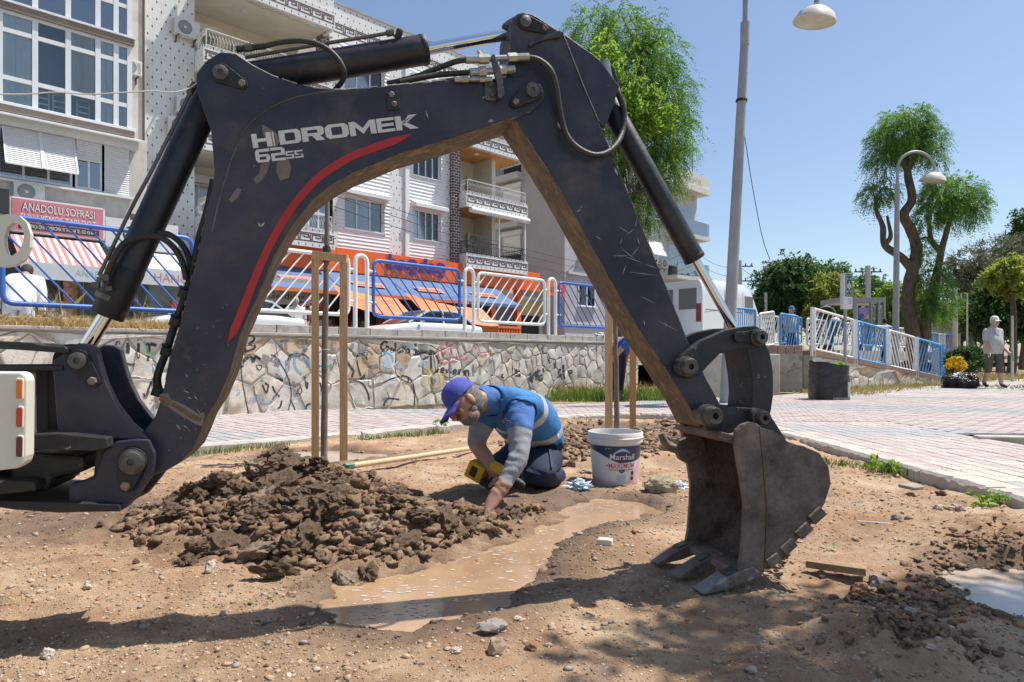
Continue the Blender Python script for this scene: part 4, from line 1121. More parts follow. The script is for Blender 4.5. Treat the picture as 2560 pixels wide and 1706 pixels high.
# ================================================================== upper street
ST_Z=1.02
m_asph=M('asphalt',[(.085,.083,.08),(.125,.12,.115)],rough=.9,scale=3,bump=.4,bscale=60)
m_pvm=M('street_pavement',[(.34,.31,.28),(.44,.41,.37)],rough=.9,scale=2,bump=.3,bscale=30)
mb=MB();mb.sbox(-30,140,12.0,22.6,.6,ST_Z-.1);tag(mb.build('road',m_asph),kind='structure')
mb=MB();mb.sbox(-30,12.1,8.76,12.0,.6,ST_Z+.04);mb.sbox(12.1,60,12.0-1.6,12.0,.6,ST_Z+.04);tag(mb.build('pavement',m_pvm),kind='structure')
mb=MB();mb.sbox(-30,140,22.6,44,.6,ST_Z+.04);tag(mb.build('pavement',m_pvm),kind='structure')
mb=MB()
for k in range(24):mb.sbox(-10+k*5,-7+k*5,17.2,17.32,ST_Z-.1,ST_Z-.096)
tag(mb.build('road_marking',M('road_paint',[(.62,.62,.6)],rough=.8)),kind='structure')
# ================================================================== buildings
m_tile=st_mat('white_motif_tile','tile');m_brick=st_mat('brown_brick_tile','brick')
m_plaster=M('grey_plaster',[(.50,.47,.42),(.62,.585,.53),(.46,.43,.385)],rough=.9,scale=1.2,bump=.3,bscale=30)
m_cream=M('cream_plaster',[(.62,.58,.50),(.70,.66,.58)],rough=.9,scale=1.5)
m_side=M('white_siding',[(.74,.74,.74),(.80,.80,.80)],rough=.5,scale=1.5)
m_pvc=M('white_pvc',[(.72,.73,.74),(.78,.79,.80)],rough=.35,scale=2)
m_mean=M('meander_brown',[(.085,.05,.05)],rough=.5)
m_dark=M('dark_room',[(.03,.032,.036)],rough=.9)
m_orange=M('orange_cladding',[(.82,.125,.014),(.88,.15,.02)],rough=.4,scale=1)
m_orwood=M('orange_wood_soffit',[(.55,.24,.05),(.64,.30,.075)],rough=.55,scale=3,stretch=(1,1,8))
m_glass=glass_mat('window_glass',(.93,.96,.97),.04)
m_dglass=glass_mat('dark_glass',(.35,.40,.45),.30)
m_curt=M('pale_blue_curtain',[(.68,.77,.83),(.84,.89,.92)],rough=.9,scale=3,stretch=(9,9,.3))
m_curt2=M('beige_curtain',[(.50,.49,.47),(.62,.60,.57)],rough=.9,scale=3,stretch=(9,9,.3))
m_iron_w=M('white_ironwork',[(.68,.66,.62)],rough=.5);m_iron_k=M('black_ironwork',[(.03,.032,.036)],rough=.5)
m_ac=M('ac_case',[(.62,.61,.57),(.68,.67,.63)],rough=.5,scale=3);m_acd=M('ac_grille',[(.16,.165,.17)],rough=.6)
m_shut=M('white_shutter',[(.68,.68,.67),(.74,.74,.73)],rough=.5,scale=1)
m_brownband=M('brown_trim',[(.24,.19,.16),(.31,.25,.21)],rough=.8,scale=3)
class Bld:
 def __init__(self,name,label,s,t=26.0):
  self.o=thing(name,label,'building',loc=st(s,t,ST_Z));self.mv=Matrix.Translation(-self.o.location)
 def part(self,mb,name,mats,parent=None,**kw):
  o=mb.build(name,mats,parent or self.o,**kw)
  if parent is None or parent is self.o:o.matrix_local=self.mv
  return o
def wall_holes(mb,s0,s1,z0,z1,t0,t1,holes,mi=0):
 ss=sorted({s0,s1}|{h[0]for h in holes}|{h[1]for h in holes});zs=sorted({z0,z1}|{h[2]for h in holes}|{h[3]for h in holes})
 for a,b in zip(ss[:-1],ss[1:]):
  run=None
  for c,d in zip(zs[:-1],zs[1:]):
   hole=any(h[0]<=a+1e-6 and h[1]>=b-1e-6 and h[2]<=c+1e-6 and h[3]>=d-1e-6 for h in holes)
   if hole:
    if run:mb.sbox(a,b,t0,t1,run[0],run[1],mi);run=None
   else:run=(run[0],d)if run else(c,d)
  if run:mb.sbox(a,b,t0,t1,run[0],run[1],mi)
def siding(mb,s0,s1,z0,z1,t,holes,pitch=.16):
 z=z0
 while z<z1-.02:
  zt=min(z+pitch,z1);segs=[(s0,s1)]
  for h in holes:
   if h[2]<zt and h[3]>z:
    n_=[]
    for a,b in segs:
     if h[1]<=a or h[0]>=b:n_.append((a,b));continue
     if a<h[0]:n_.append((a,h[0]))
     if b>h[1]:n_.append((h[1],b))
    segs=n_
  for a,b in segs:
   vs=[st(a,t-.006,zt),st(b,t-.006,zt),st(b,t-.042,z+.012),st(a,t-.042,z+.012),st(b,t-.006,z),st(a,t-.006,z)]
   mb.add(vs,[(0,1,2,3),(3,2,4,5)])
  z=zt
def window(B,s0,s1,z0,z1,t,n=3,curtain=None,sill=True,glass=None,transom=0,fw=.06,cols=None,name='window'):
 ti=t+.12
 mb=MB()
 mb.sbox(s0,s1,ti,ti+.06,z0,z0+fw);mb.sbox(s0,s1,ti,ti+.06,z1-fw,z1)
 ws=[s0+(s1-s0)*i/n for i in range(n+1)]
 for i,s in enumerate(ws):
  a,b=(s,s+fw)if i==0 else((s-fw,s)if i==n else(s-fw/2,s+fw/2))
  mb.sbox(a,b,ti-.004,ti+.056,z0+fw,z1-fw)
 if transom:mb.sbox(s0+fw,s1-fw,ti+.004,ti+.052,transom-fw/2,transom+fw/2)
 w=B.part(mb,name,m_pvc)
 for i in range(n):
  a,b=ws[i]+fw/2,ws[i+1]-fw/2
  rows=[(z0+fw,z1-fw)]if not transom else[(z0+fw,transom-fw/2),(transom+fw/2,z1-fw)]
  for(c,d)in rows:
   mb=MB();mb.sbox(a,b,ti+.025,ti+.031,c,d);mb.build('pane',glass or m_glass,w)
 if cols:
  for i,cm in enumerate(cols):
   if cm is None:continue
   a,b=ws[i]+.02,ws[i+1]-.02
   mb=MB();k=18;vs=[]
   for j in range(k+1):
    s=a+(b-a)*j/k;tt=ti+.075+.022*math.sin(j*2.3)+.01*math.sin(j*5.1)
    vs+=[st(s,tt,z0+.02),st(s,tt,z1-.02)]
   mb.add(vs,[(2*j,2*j+2,2*j+3,2*j+1)for j in range(k)]);mb.build('curtain',cm,w,smooth=60)
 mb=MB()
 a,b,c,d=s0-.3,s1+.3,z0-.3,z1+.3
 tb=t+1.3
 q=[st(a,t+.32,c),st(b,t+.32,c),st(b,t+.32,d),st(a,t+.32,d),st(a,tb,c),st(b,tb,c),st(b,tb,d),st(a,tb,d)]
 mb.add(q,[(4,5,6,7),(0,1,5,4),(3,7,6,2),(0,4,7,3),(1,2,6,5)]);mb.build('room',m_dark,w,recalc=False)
 if sill:
  mb=MB();mb.sbox(s0-.05,s1+.05,t-.08,t+.12,z0-.05,z0-.002);mb.build('sill',m_pvc,w)
 return w
def ac_unit(B,s,z,t,w=.8,h=.55,d=.3,facing=0,text=None,tcol=None):
 mb=MB();mb.sbox(s,s+w,t-d,t-.06,z,z+h);o=B.part(mb,'air_conditioner',m_ac,bevel=.015)
 c=st(s+w*.4,t-d-.002,z+h*.5);R=h*.40
 mb=MB();mb.lathe(c,[(R,0),(R,-.012),(R*.9,-.014),(R*.88,.0),(.0001,.0)],20,axis=ET);mb.build('fan_grille',m_acd,o)
 mb=MB()
 for k in range(6):mb.lathe(c,[(R*(.2+.13*k),-.014),(R*(.2+.13*k)+.008,-.014)],18,axis=ET)
 mb.lathe(c,[(R*.2,-.015),(.0001,-.016)],12,axis=ET)
 mb.build('fan_guard',m_ac,o)
 mb=MB()
 for k in range(7):mb.sbox(s-.003,s,t-d+.03,t-.09,z+.06+k*h/8,z+.06+k*h/8+.03)
 mb.build('side_vent',m_acd,o)
 for ss in(s+.12,s+w-.12):
  mb=MB();mb.sbox(ss-.02,ss+.02,t-d,t,z-.04,z-.004);mb.sbox(ss-.018,ss+.018,t-.05,t-.001,z-.22,z-.04);mb.build('bracket',m_pin,o)
 if text:
  text_mesh(text,h*.22,tcol,'lettering',st(s+w-.06,t-d-.003,z+.06),ZAX,-ES,parent=o,width=h*.75)
 return o
def meander(B,s0,s1,z0,h,t,p=None,parent=None):
 p=p or h*1.5;n=max(1,round((s1-s0)/p));p=(s1-s0)/n;w=h*.13
 mb=MB();e=.006
 def hb(a,b,z):mb.sbox(a,b,t-e,t-.001,z-w/2,z+w/2)
 def vb(s,a,b):mb.sbox(s-w/2,s+w/2,t-e-.001,t-.001,a,b)
 hb(s0,s1,z0+w/2);hb(s0,s1,z0+h-w/2)
 for i in range(n):
  a=s0+i*p;lo,hi=z0+h*.24,z0+h*.76
  vb(a+p*.1,lo-w/2,hi+w/2);hb(a+p*.1,a+p*.78,hi);vb(a+p*.78,z0+h*.42,hi+w/2);hb(a+p*.42,a+p*.78,z0+h*.45);vb(a+p*.42,z0+h*.42,z0+h*.62)
  hb(a+p*.1-p*.1,a+p*.1,lo)
  hb(a+p*.78,a+p,lo)if False else None
  vb(a+p*.94,lo-w/2,hi);hb(a+p*.94,a+p*1.0,hi-w*.0)
 o=B.part(mb,'key_pattern',m_mean,recalc=False);tag(o,kind='stuff')
def railing(B,pts,z0,h,mat,belly=.14,step=.115,name='railing'):
 root=MB()
 for a,b in zip(pts[:-1],pts[1:]):
  root.bar(st(*a,z0+h),st(*b,z0+h),.05,.03);root.bar(st(*a,z0+.06),st(*b,z0+.06),.03,.025)
 for a in pts:root.tube([st(*a,z0),st(*a,z0+h)],.022,6)
 r=B.part(root,name,mat)
 mb=MB()
 for a,b in zip(pts[:-1],pts[1:]):
  L_=math.dist(a,b);n=max(2,int(L_/step));d=((b[0]-a[0])/L_,(b[1]-a[1])/L_);nn=(d[1],-d[0])
  if nn[1]>0.3:nn=(-nn[0],-nn[1])
  for k in range(1,n):
   c=(a[0]+d[0]*L_*k/n,a[1]+d[1]*L_*k/n);P=[]
   for f,o_ in((.06,.0),(.2,belly*.75),(.38,belly),(.55,belly*.7),(.72,belly*.05),(.86,-belly*.12),(1,0)):
    P.append(st(c[0]+nn[0]*o_,c[1]+nn[1]*o_,z0+h*f))
   mb.tube(P,.012,4,caps=False)
 o=mb.build('balusters',mat,r);tag(o,kind='stuff')
 return r
def shutter(B,s0,s1,z0,z1,t,tilt=0.0,pitch=.055,parent=None,name='roller_shutter'):
 mb=MB();n=int((z1-z0)/pitch)
 for k in range(n):
  za,zb=z1-(k+1)*pitch,z1-k*pitch
  ta,tb_=t-tilt*(z1-za)/(z1-z0),t-tilt*(z1-zb)/(z1-z0)
  zza,zzb=z1-(z1-za)*math.cos(math.asin(min(.9,tilt/(z1-z0)))),z1-(z1-zb)*math.cos(math.asin(min(.9,tilt/(z1-z0))))
  vs=[st(s0,ta,zza+.006),st(s1,ta,zza+.006),st(s1,(ta+tb_)/2-.02,(zza+zzb)/2),st(s0,(ta+tb_)/2-.02,(zza+zzb)/2),st(s1,tb_,zzb),st(s0,tb_,zzb),st(s0,ta+.01,zza),st(s1,ta+.01,zza)]
  mb.add(vs,[(0,1,2,3),(3,2,4,5),(6,7,1,0)])
 zl=zza
 mb.sbox(s0-.02,s0+.02,t-tilt-.02,t-tilt+.0,zl,zl+.04)
 o=B.part(mb,name,m_shut,recalc=False)
 if tilt:
  mb=MB()
  for s in(s0,s1):mb.bar(st(s,t-.01,z1),st(s,t-tilt-.01,zl),.045,.03)
  mb.bar(st(s0,t-tilt-.01,zl),st(s1,t-tilt-.01,zl),.04,.04);mb.build('guide_frame',m_pvc,o)
 return o
FA=26.0
Z1,Z2,Z3,Z4=5.42,8.42,11.42,14.42
B=Bld('apartment_building','white tiled apartment house with key-pattern balconies above the orange supermarket',17)
S0,S1=7.75,26.25
roof_z=15.9
bays={'tile_l':(7.75,9.5),'balc_l':(9.5,14.55),'pil_l':(14.55,14.85),'tile_a':(14.85,15.4),'side_a':(15.4,18.07),'tile_b':(18.07,19.15),'side_b':(19.15,21.35),'tile_c':(21.35,21.62),'pil_r':(21.62,22.1),'balc_r':(22.1,26.25)}
mb=MB();mb.sbox(S0,S1-1.6,FA+1.9,38,ST_Z,roof_z-.4);B.part(mb,'core',m_plaster)
for(k,w0,w1,npn)in(('side_a',15.75,17.8,3),('side_b',19.42,21.08,4)):
 a,b=bays[k];holes=[(w0,w1,z+.95,z+2.35)for z in(Z1,Z2,Z3)]
 mb=MB();wall_holes(mb,a,b,Z1,Z4,FA,FA+.3,holes);B.part(mb,'bay_wall',m_side)
 mb=MB();siding(mb,a,b,Z1,Z4,FA,holes);o=B.part(mb,'siding',m_side,recalc=False);tag(o,kind='stuff')
 for i,z in enumerate((Z1,Z2,Z3)):
  cols=[m_curt2,m_curt2,None]if k=='side_a' else[m_curt,m_curt,None,m_curt]
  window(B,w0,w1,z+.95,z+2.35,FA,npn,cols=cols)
  mb=MB();mb.prism([st(w0-.12,FA-.02,z+2.72),st(w0-.12,FA-.42,z+2.56),st(w0-.12,FA-.42,z+2.40),st(w0-.12,FA-.02,z+2.42)],ES*(w1-w0+.3))
  B.part(mb,'window_hood',m_shut)
for k in('tile_l','tile_a','tile_b','tile_c'):
 a,b=bays[k];tt=FA-.03 if k!='tile_l' else FA+.02
 mb=MB();mb.sbox(a,b,tt,FA+.4,Z1 if k!='tile_l' else ST_Z,Z4);B.part(mb,'tiled_strip',m_tile)
for k in('pil_l','pil_r'):
 a,b=bays[k];mb=MB();mb.sbox(a,b,FA-.28,FA+.3,Z1-(.0),Z4+.0);B.part(mb,'brick_pilaster',m_brick)
mb=MB();mb.sbox(18.9,19.12,FA-.12,FA-.03,Z1,Z4);B.part(mb,'down_strip',m_side)
for(k,deep,proj)in(('balc_l',1.7,1.0),('balc_r',1.7,.75)):
 a,b=bays[k];tf=FA-proj
 right=(k=='balc_r')
 mb=MB();wall_holes(mb,a,b,Z1,Z4,FA+deep,FA+deep+.3,[(a+.1,a+1.5,z+.05,z+2.2)for z in(Z1,Z2,Z3)]);B.part(mb,'balcony_back_wall',m_cream)
 if right:
  mb=MB();mb.sbox(b-1.55,b-1.3,FA+.2,FA+deep,Z1,Z4);B.part(mb,'balcony_side_wall',m_cream)
 for i,z in enumerate((Z1,Z2,Z3,Z4)):
  zb0,zb1=z-.34,z+.46
  a2=a+(.0 if not right else .01)
  mb=MB();mb.sbox(a2,b,tf,FA+deep,z-.14,z);slab=B.part(mb,'balcony_slab',m_cream)
  mb=MB();mb.sbox(a2,b,tf-.1,tf,zb0+.08,zb1);mb.sbox(b,b+.1,tf-.1,FA+(1.2 if right else .2),zb0+.08,zb1);mb.sbox(a2-.1,a2,tf-.1,FA-.3,zb0+.08,zb1)
  B.part(mb,'balcony_front',m_tile)
  meander(B,a2-.06,b+.06,z-.05,.36,tf-.1)
  mb=MB();mb.prism([st(a2,tf-.1,zb0+.08),st(a2,tf+.5,z-.14),st(a2,tf,z-.14),st(a2,tf,zb0+.09)],ES*(b-a2));B.part(mb,'beam_chamfer',m_tile)
  if i>0:
   mb=MB();mb.sbox(a2+.02,b-.02,tf+.5,FA+deep-.01,z-.16,z-.142);B.part(mb,'soffit',m_orwood if right else m_cream)
   mb=MB();mb.lathe(st((a+b)/2-.6,FA+.2,z-.16),[(.16,0),(.15,-.05),(.08,-.09),(.0001,-.1)],14);B.part(mb,'soffit_lamp',m_ac)
  if i<3:
   mat=m_iron_k if(right and i==0)else m_iron_w
   railing(B,[(a2+.02,FA-.3),(a2+.02,tf-.03),(b-.02,tf-.03),(b-.02,FA+(.9 if right else .0))],z+.46 if not(right and i==0)else z+.46,.62,mat)
   window(B,a+.1,a+1.5,z+.05,z+2.2,FA+deep,2,cols=[m_curt2,None],sill=False)
   ac_unit(B,a+2.0,z+1.35,FA+deep,.85,.62,text='VESTEL' if(i==2 and not right)else None,tcol=m_decal_red)
   mb=MB();mb.sbox(a+.05,a+1.6,FA+deep-.14,FA+deep-.001,z+2.2,z+2.5);B.part(mb,'blind_box',m_shut)
mb=MB();mb.tube([st(22.2,FA-.95,Z2-.42),st(26.3,FA-.95,Z2-.42)],.14,12);B.part(mb,'awning_roll',m_shut,smooth=50)
for s_ in(24.2,26.1):mb=MB();mb.sbox(s_,s_+.07,FA-.86,FA-.79,Z1+.46,Z2-.4);B.part(mb,'awning_post',m_pvc)
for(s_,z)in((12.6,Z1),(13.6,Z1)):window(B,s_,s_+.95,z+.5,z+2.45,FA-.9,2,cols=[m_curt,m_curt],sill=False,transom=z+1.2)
ac_unit(B,8.72,12.35,FA-.0,.85,.6,text=None);ac_unit(B,8.78,9.55,FA,.85,.6);ac_unit(B,8.5,8.75,FA,.85,.6)
mb=MB();mb.sbox(S0,S1,FA-.02,FA+.25,Z4,roof_z);mb.sbox(9.5,14.55,FA-1.02,FA-.82,Z4+.46,Z4+.9);mb.sbox(14.55,15.0,FA-.4,FA-.02,Z4-.2,roof_z+.15)
B.part(mb,'parapet',m_tile);meander(B,15.1,S1,Z4+.25,.42,FA-.02)
mb=MB();mb.sbox(S0,S1,FA-.07,FA+.3,roof_z,roof_z+.06);B.part(mb,'parapet_cap',m_conc)
railing(B,[(9.5,FA-.95),(14.5,FA-.95)],Z4+.9,.7,m_iron_w)
mb=MB();mb.lathe(st(24.6,27,16.6),[(.0001,.3),(.35,.22),(.55,.05),(.6,0)],14,axis=(ES-ET*.8+ZAX*.4).normalized());mb.tube([st(24.6,27,15.9),st(24.6,27,16.6)],.04,6);B.part(mb,'satellite_dish',M('rust_orange_metal',[(.45,.17,.08)],rough=.7))
mb=MB();mb.sbox(11.2,27.6,FA-.55,FA-.3,4.36,Z1-.04);fas=B.part(mb,'fascia',m_orange)
for k in range(13):
 mb=MB();mb.sbox(11.25+k*1.26,11.25+k*1.26+1.245,FA-.575,FA-.552,4.38,Z1-.06);B.part(mb,'fascia_panel',m_orange)
m_purple=M('purple_letters',[(.055,.03,.22)],rough=.4)
text_mesh('başdaş',.62,m_purple,'shop_lettering',st(17.55,FA-.66,4.74),ES,ZAX,width=3.3,parent=None,ext=0,bold=.045)
bpy.data.objects['shop_lettering'].parent=B.o;bpy.data.objects['shop_lettering'].matrix_local=B.mv
sx_=s_at(655,24.2);mb=MB();mb.sbox(sx_,sx_+2.4,24.2,24.28,2.75,3.75);B.part(mb,'notice_board',M('beige_board',[(.42,.36,.30)],rough=.7))
for tx_,zz_,mm_ in(('Dünyasına',3.35,M('red_letters',[(.4,.04,.03)])),('Geldiniz',2.95,M('dark_letters',[(.04,.03,.03)]))):
 o=text_mesh(tx_,.24,mm_,'board_lettering',st(sx_+.2,24.19,zz_),ES,ZAX,width=1.9 if zz_>3 else 1.5,ext=0);o.parent=B.o;o.matrix_local=B.mv
m_awn=M('blue_awning_cloth',[(.075,.135,.27),(.10,.17,.32)],rough=.8,scale=2);m_awo=M('orange_plastic_sheet',[(.80,.17,.04),(.85,.24,.07)],rough=.45,scale=2)
k=0
for(a,b)in((11.3,14.4),(14.45,17.6),(17.65,20.8),(20.85,24.3)):
 vs=[]
 for j in range(7):
  f=j/6;vs+=[st(a,FA-.5-1.9*f,4.35-1.02*f-.06*math.sin(f*3.14)),st(b,FA-.5-1.9*f,4.35-1.02*f-.06*math.sin(f*3.14))]
 mb=MB();mb.add(vs,[(2*j,2*j+1,2*j+3,2*j+2)for j in range(6)]);aw=B.part(mb,'awning',m_awn,smooth=60)
 mb=MB();mb.sbox(a,b,FA-2.42,FA-2.38,3.20,3.34);mb.build('valance',m_awo if k<3 else m_awn,aw)
 mb=MB();n_=(st(0,-1.9,-1.02)).normalized();c=st((a+b)/2-.8,FA-.5-1.9*.66,4.35-1.02*.66+.02)
 q=[c,c+ES*1.5,c+ES*1.5+(ET*1.9+ZAX*1.02)*.22,c+(ET*1.9+ZAX*1.02)*.22];mb.add(q,[(0,1,2,3)]);pt=mb.build('awning_print',M('orange_print',[(.75,.22,.1)],rough=.7),aw)
 text_mesh('başdaş',.24,m_awn,'print_lettering',c+ES*.12+(ET*1.9+ZAX*1.02)*.05,ES,(ET*1.9+ZAX*1.02),width=1.25,parent=aw,ext=.012)
 k+=1
for(a,b,t0,z0,z1,sg)in((13.7,16.7,22.3,3.55,3.0,.2),(16.9,21.2,22.0,3.45,2.7,.28)):
 mb=MB();nS,nT=14,8;vs=[]
 for i in range(nS+1):
  for j in range(nT+1):
   f,g=i/nS,j/nT
   z=z0+(z1-z0)*f*.6-.85*g+sg*(4*(f-.5)**2-1)*.5+.05*mnoise.noise(Vector((f*7,g*5,3)))
   vs.append(st(a+(b-a)*f,t0+1.2-1.2*g,z))
 mb.add(vs,[(i*(nT+1)+j,(i+1)*(nT+1)+j,(i+1)*(nT+1)+j+1,i*(nT+1)+j+1)for i in range(nS)for j in range(nT)])
 B.part(mb,'hanging_sheet',m_awo,smooth=80)
mb=MB();mb.sbox(11.2,26.3,FA+1.0,FA+1.2,ST_Z,4.4);B.part(mb,'shop_back',M('shop_dark',[(.05,.04,.035),(.11,.08,.06),(.16,.12,.09)],rough=.7,scale=2.5,detail=8))
mb=MB();mb.sbox(11.2,26.3,FA+.1,FA+1.2,4.2,4.4);B.part(mb,'shop_ceiling',m_cream)
for s_ in(11.3,14.4,17.6,20.8,24.2,26.1):
 mb=MB();mb.sbox(s_,s_+.3,FA-.3,FA,ST_Z,4.4);B.part(mb,'shop_pillar',m_orange)
m_goods=[M('goods_red',[(.45,.06,.05),(.5,.2,.12)],scale=30),M('goods_pale',[(.55,.5,.42),(.7,.66,.6)],scale=30),M('goods_green',[(.10,.22,.06),(.3,.36,.1)],scale=30),M('goods_dark',[(.08,.06,.05),(.16,.12,.1)],scale=20)]
rb=random.Random(5)
for s_ in np.arange(12.0,22.8,1.15):
 root=MB();root.sbox(s_,s_+1.05,FA-1.2,FA-.45,ST_Z+.04,ST_Z+.75);sh=B.part(root,'display_shelf',m_goods[3])
 mb=MB()
 for q in range(10):
  a=s_+rb.uniform(0,.85);w_=rb.uniform(.1,.22);z_=ST_Z+.75;mb.sbox(a,a+w_,FA-1.15+rb.uniform(0,.3),FA-.6,z_,z_+rb.uniform(.1,.55),rb.randrange(3))
 o=mb.build('goods',m_goods[:3],sh);tag(o,kind='stuff')
 mb=MB()
 for q in range(16):
  a=s_+rb.uniform(0,.9);w_=rb.uniform(.08,.2);zz_=ST_Z+.3+.45*rb.randrange(6);mb.sbox(a,a+w_,FA+.75,FA+.98,zz_,zz_+rb.uniform(.12,.36),rb.randrange(4))
 o=B.part(mb,'back_goods',m_goods);tag(o,kind='stuff')
shutter(B,24.6,26.0,ST_Z,3.6,FA-.1,0,.12,name='shop_shutter');bpy.data.objects['shop_shutter'].data.materials[0]=M('grey_roller_door',[(.10,.10,.105)],rough=.5)
mb=MB();mb.sbox(23.0,24.2,FA-.9,FA-.85,ST_Z+.6,ST_Z+1.5);o=B.part(mb,'red_poster',M('red_poster',[(.55,.05,.07)],rough=.6))
text_mesh('2BUT',.3,m_decal_white,'poster_lettering',st(23.15,FA-.905,ST_Z+.9),ES,ZAX,width=.9,parent=None,ext=0);pp_=bpy.data.objects['poster_lettering'];pp_.parent=B.o;pp_.matrix_local=B.mv
mb=MB();mb.sbox(26.5,28.2,FA-1.9,FA-1.8,4.05,4.75);hs_=B.part(mb,'hanging_sign',m_orange);o=text_mesh('başdaş',.36,m_purple,'sign_lettering',st(26.7,FA-1.905,4.25),ES,ZAX,width=1.35,ext=0);o.parent=B.o;o.matrix_local=B.mv
mb=MB();mb.sbox(26.2,28.3,FA-1.87,FA-1.83,4.82,4.86);B.part(mb,'sign_arm',m_orange)
mb=MB();mb.sbox(26.3,30.0,FA+1.4,FA+1.8,ST_Z,4.3);B.part(mb,'side_shop_wall',m_plaster)
mb=MB();mb.sbox(26.4,29.8,FA+1.32,FA+1.395,3.3,4.05);B.part(mb,'yellow_sign',M('yellow_ochre_sign',[(.60,.40,.13)],rough=.6))
mb=MB();mb.sbox(26.6,29.6,FA+1.36,FA+1.398,ST_Z,3.2);B.part(mb,'shop_opening',m_dark)
B2=Bld('apartment_building','grey plastered apartment house with glazed white bay windows at the left',3)
LT=24.9
mb=MB();mb.sbox(-6,7.75,FA+.3,38,ST_Z,16);wall_holes(mb,-6,7.6,5.55,8.0,LT+.15,FA+.3,[(3.3,6.93,6.15,7.95)]);B2 .part(mb,'wall',m_plaster)
mb=MB();mb.sbox(7.12,7.75,FA-.25,FA+.3,ST_Z,16);B2 .part(mb,'plaster_strip',m_plaster)
bs0,bs1=3.55,7.02
for(z0,z1,rows)in((8.28,11.02,3),(11.32,14.1,2)):
 mb=MB();mb.sbox(-3,bs1+.12,LT-.1,FA+.3,z0-.26,z0-.02);B2 .part(mb,'bay_ledge',m_brownband)
 mb=MB();mb.sbox(-3,bs1+.16,LT-.14,LT+.3,z0-.06,z0+.0);B2 .part(mb,'bay_sill',m_pvc)
 cols_s=[1.2,2.4,3.55,4.42,5.28,6.1,6.62,bs1]
 mb=MB()
 for s_ in cols_s:mb.sbox(s_-.075,s_+.075,LT-.01,LT+.09,z0,z1)
 zr=[z0,z0+.78,z1-.55,z1]if rows==3 else[z0,z0+1.0,z1]
 for z in zr:mb.sbox(-3,bs1+.07,LT,LT+.1,z-.065,z+.065)
 fr=B2 .part(mb,'bay_frame',m_pvc)
 mats_c=[m_curt,m_curt,m_curt,None,m_curt2,m_curt,m_curt]
 for ci in range(len(cols_s)-1):
  for ri in range(len(zr)-1):
   mb=MB();mb.sbox(cols_s[ci]+.075,cols_s[ci+1]-.075,LT+.04,LT+.05,zr[ri]+.065,zr[ri+1]-.065);mb.build('pane',m_glass if rows==3 else m_dglass,fr)
  if rows==3 and mats_c[ci]is not None:
   mb=MB();vs=[];a,b=cols_s[ci]+.08,cols_s[ci+1]-.08
   lo_=z0+.05 if ci!=4 else z0+.8
   for j in range(21):
    s_=a+(b-a)*j/20;tt=LT+.085+.026*math.sin(j*1.9)+.015*math.sin(j*4.7);vs+=[st(s_,tt,lo_),st(s_,tt,z1-.05)]
   mb.add(vs,[(2*j,2*j+2,2*j+3,2*j+1)for j in range(20)]);mb.build('curtain',mats_c[ci],fr,smooth=60)
 mb=MB();mb.sbox(-3,bs1,LT+.1,FA+.3,z1+.02,z1+.04);mb.sbox(-3,bs1-.1,LT+.9,LT+1.0,z0,z1);B2 .part(mb,'bay_room',M('bay_interior',[(.13,.15,.18),(.22,.24,.27)],rough=.9,scale=1))
 mb=MB();mb.sbox(bs1-.02,bs1+.06,LT+.1,FA+.3,z0,z1);B2 .part(mb,'bay_side',m_pvc)
mb=MB();mb.sbox(-3,bs1+.1,LT-.08,FA+.3,11.05,11.32);B2 .part(mb,'bay_band',m_brownband)
for s_ in(4.5,4.95,5.6):
 mb=MB()
 for a in(0,.34):mb.sbox(s_+a,s_+a+.04,LT+.45,LT+.5,8.3,9.05)
 for z in(8.62,8.8,9.0):mb.sbox(s_,s_+.38,LT+.45,LT+.48,z,z+.045)
 B2 .part(mb,'chair_back',m_pvc)
mb=MB();mb.sbox(-3,7.25,LT-.14,LT+.15,7.62,7.95);B2 .part(mb,'shutter_hood',m_shut)
mb=MB();mb.prism([st(-3,LT-.5,7.86),st(-3,LT+.1,8.05),st(-3,LT+.1,7.98),st(-3,LT-.5,7.80)],ES*10.4);B2 .part(mb,'shutter_hood',m_shut)
shutter(B2,3.62,4.52,6.25,7.62,LT,.55,.07);shutter(B2,4.56,5.42,6.25,7.62,LT,.55,.07);shutter(B2,5.5,6.2,6.98,7.62,LT,0,.07);shutter(B2,6.28,7.0,6.02,7.62,LT,0,.07)
shutter(B2,2.6,3.5,6.2,7.62,LT,.0,.07)
window(B2,5.48,6.22,6.1,7.6,LT-.08,2,cols=[None,m_curt],sill=False,glass=m_dglass);window(B2,3.5,5.4,6.1,7.6,LT-.08,3,glass=m_dglass,sill=False)
mb=MB();mb.sbox(-3,7.12,LT-.1,LT+.16,5.98,6.05);B2 .part(mb,'sill_band',m_pvc)
mb=MB();mb.sbox(-6,7.05,LT+.06,FA+.3,4.55,5.98);B2 .part(mb,'lower_wall',m_plaster)
ac_unit(B2,3.85,5.42,LT+.06,.78,.56);ac_unit(B2,6.95,10.35,FA-.25,.62,.5,text='arçelik',tcol=m_acd)
window(B2,7.14,7.42,8.6,10.0,FA-.27,1,cols=[m_curt]);window(B2,7.14,7.42,11.6,13.2,FA-.27,1,glass=m_dglass,sill=False)
shutter(B2,7.1,7.62,6.3,7.2,FA-.3,.4,.06);mb=MB();mb.sbox(7.08,7.64,FA-.42,FA-.26,7.2,7.42);B2 .part(mb,'shutter_box',m_shut)
for s_ in(7.66,7.70):mb=MB();mb.tube([st(s_,FA-.3,4.5),st(s_,FA-.3,14)],.018,6);B2 .part(mb,'cable',m_pin)
m_pink=M('pink_sign',[(.55,.16,.20),(.62,.24,.27)],rough=.4,scale=.6);m_wtxt=M('white_letters',[(.78,.76,.73)],rough=.5);m_ktxt=M('black_letters',[(.03,.03,.03)],rough=.5)
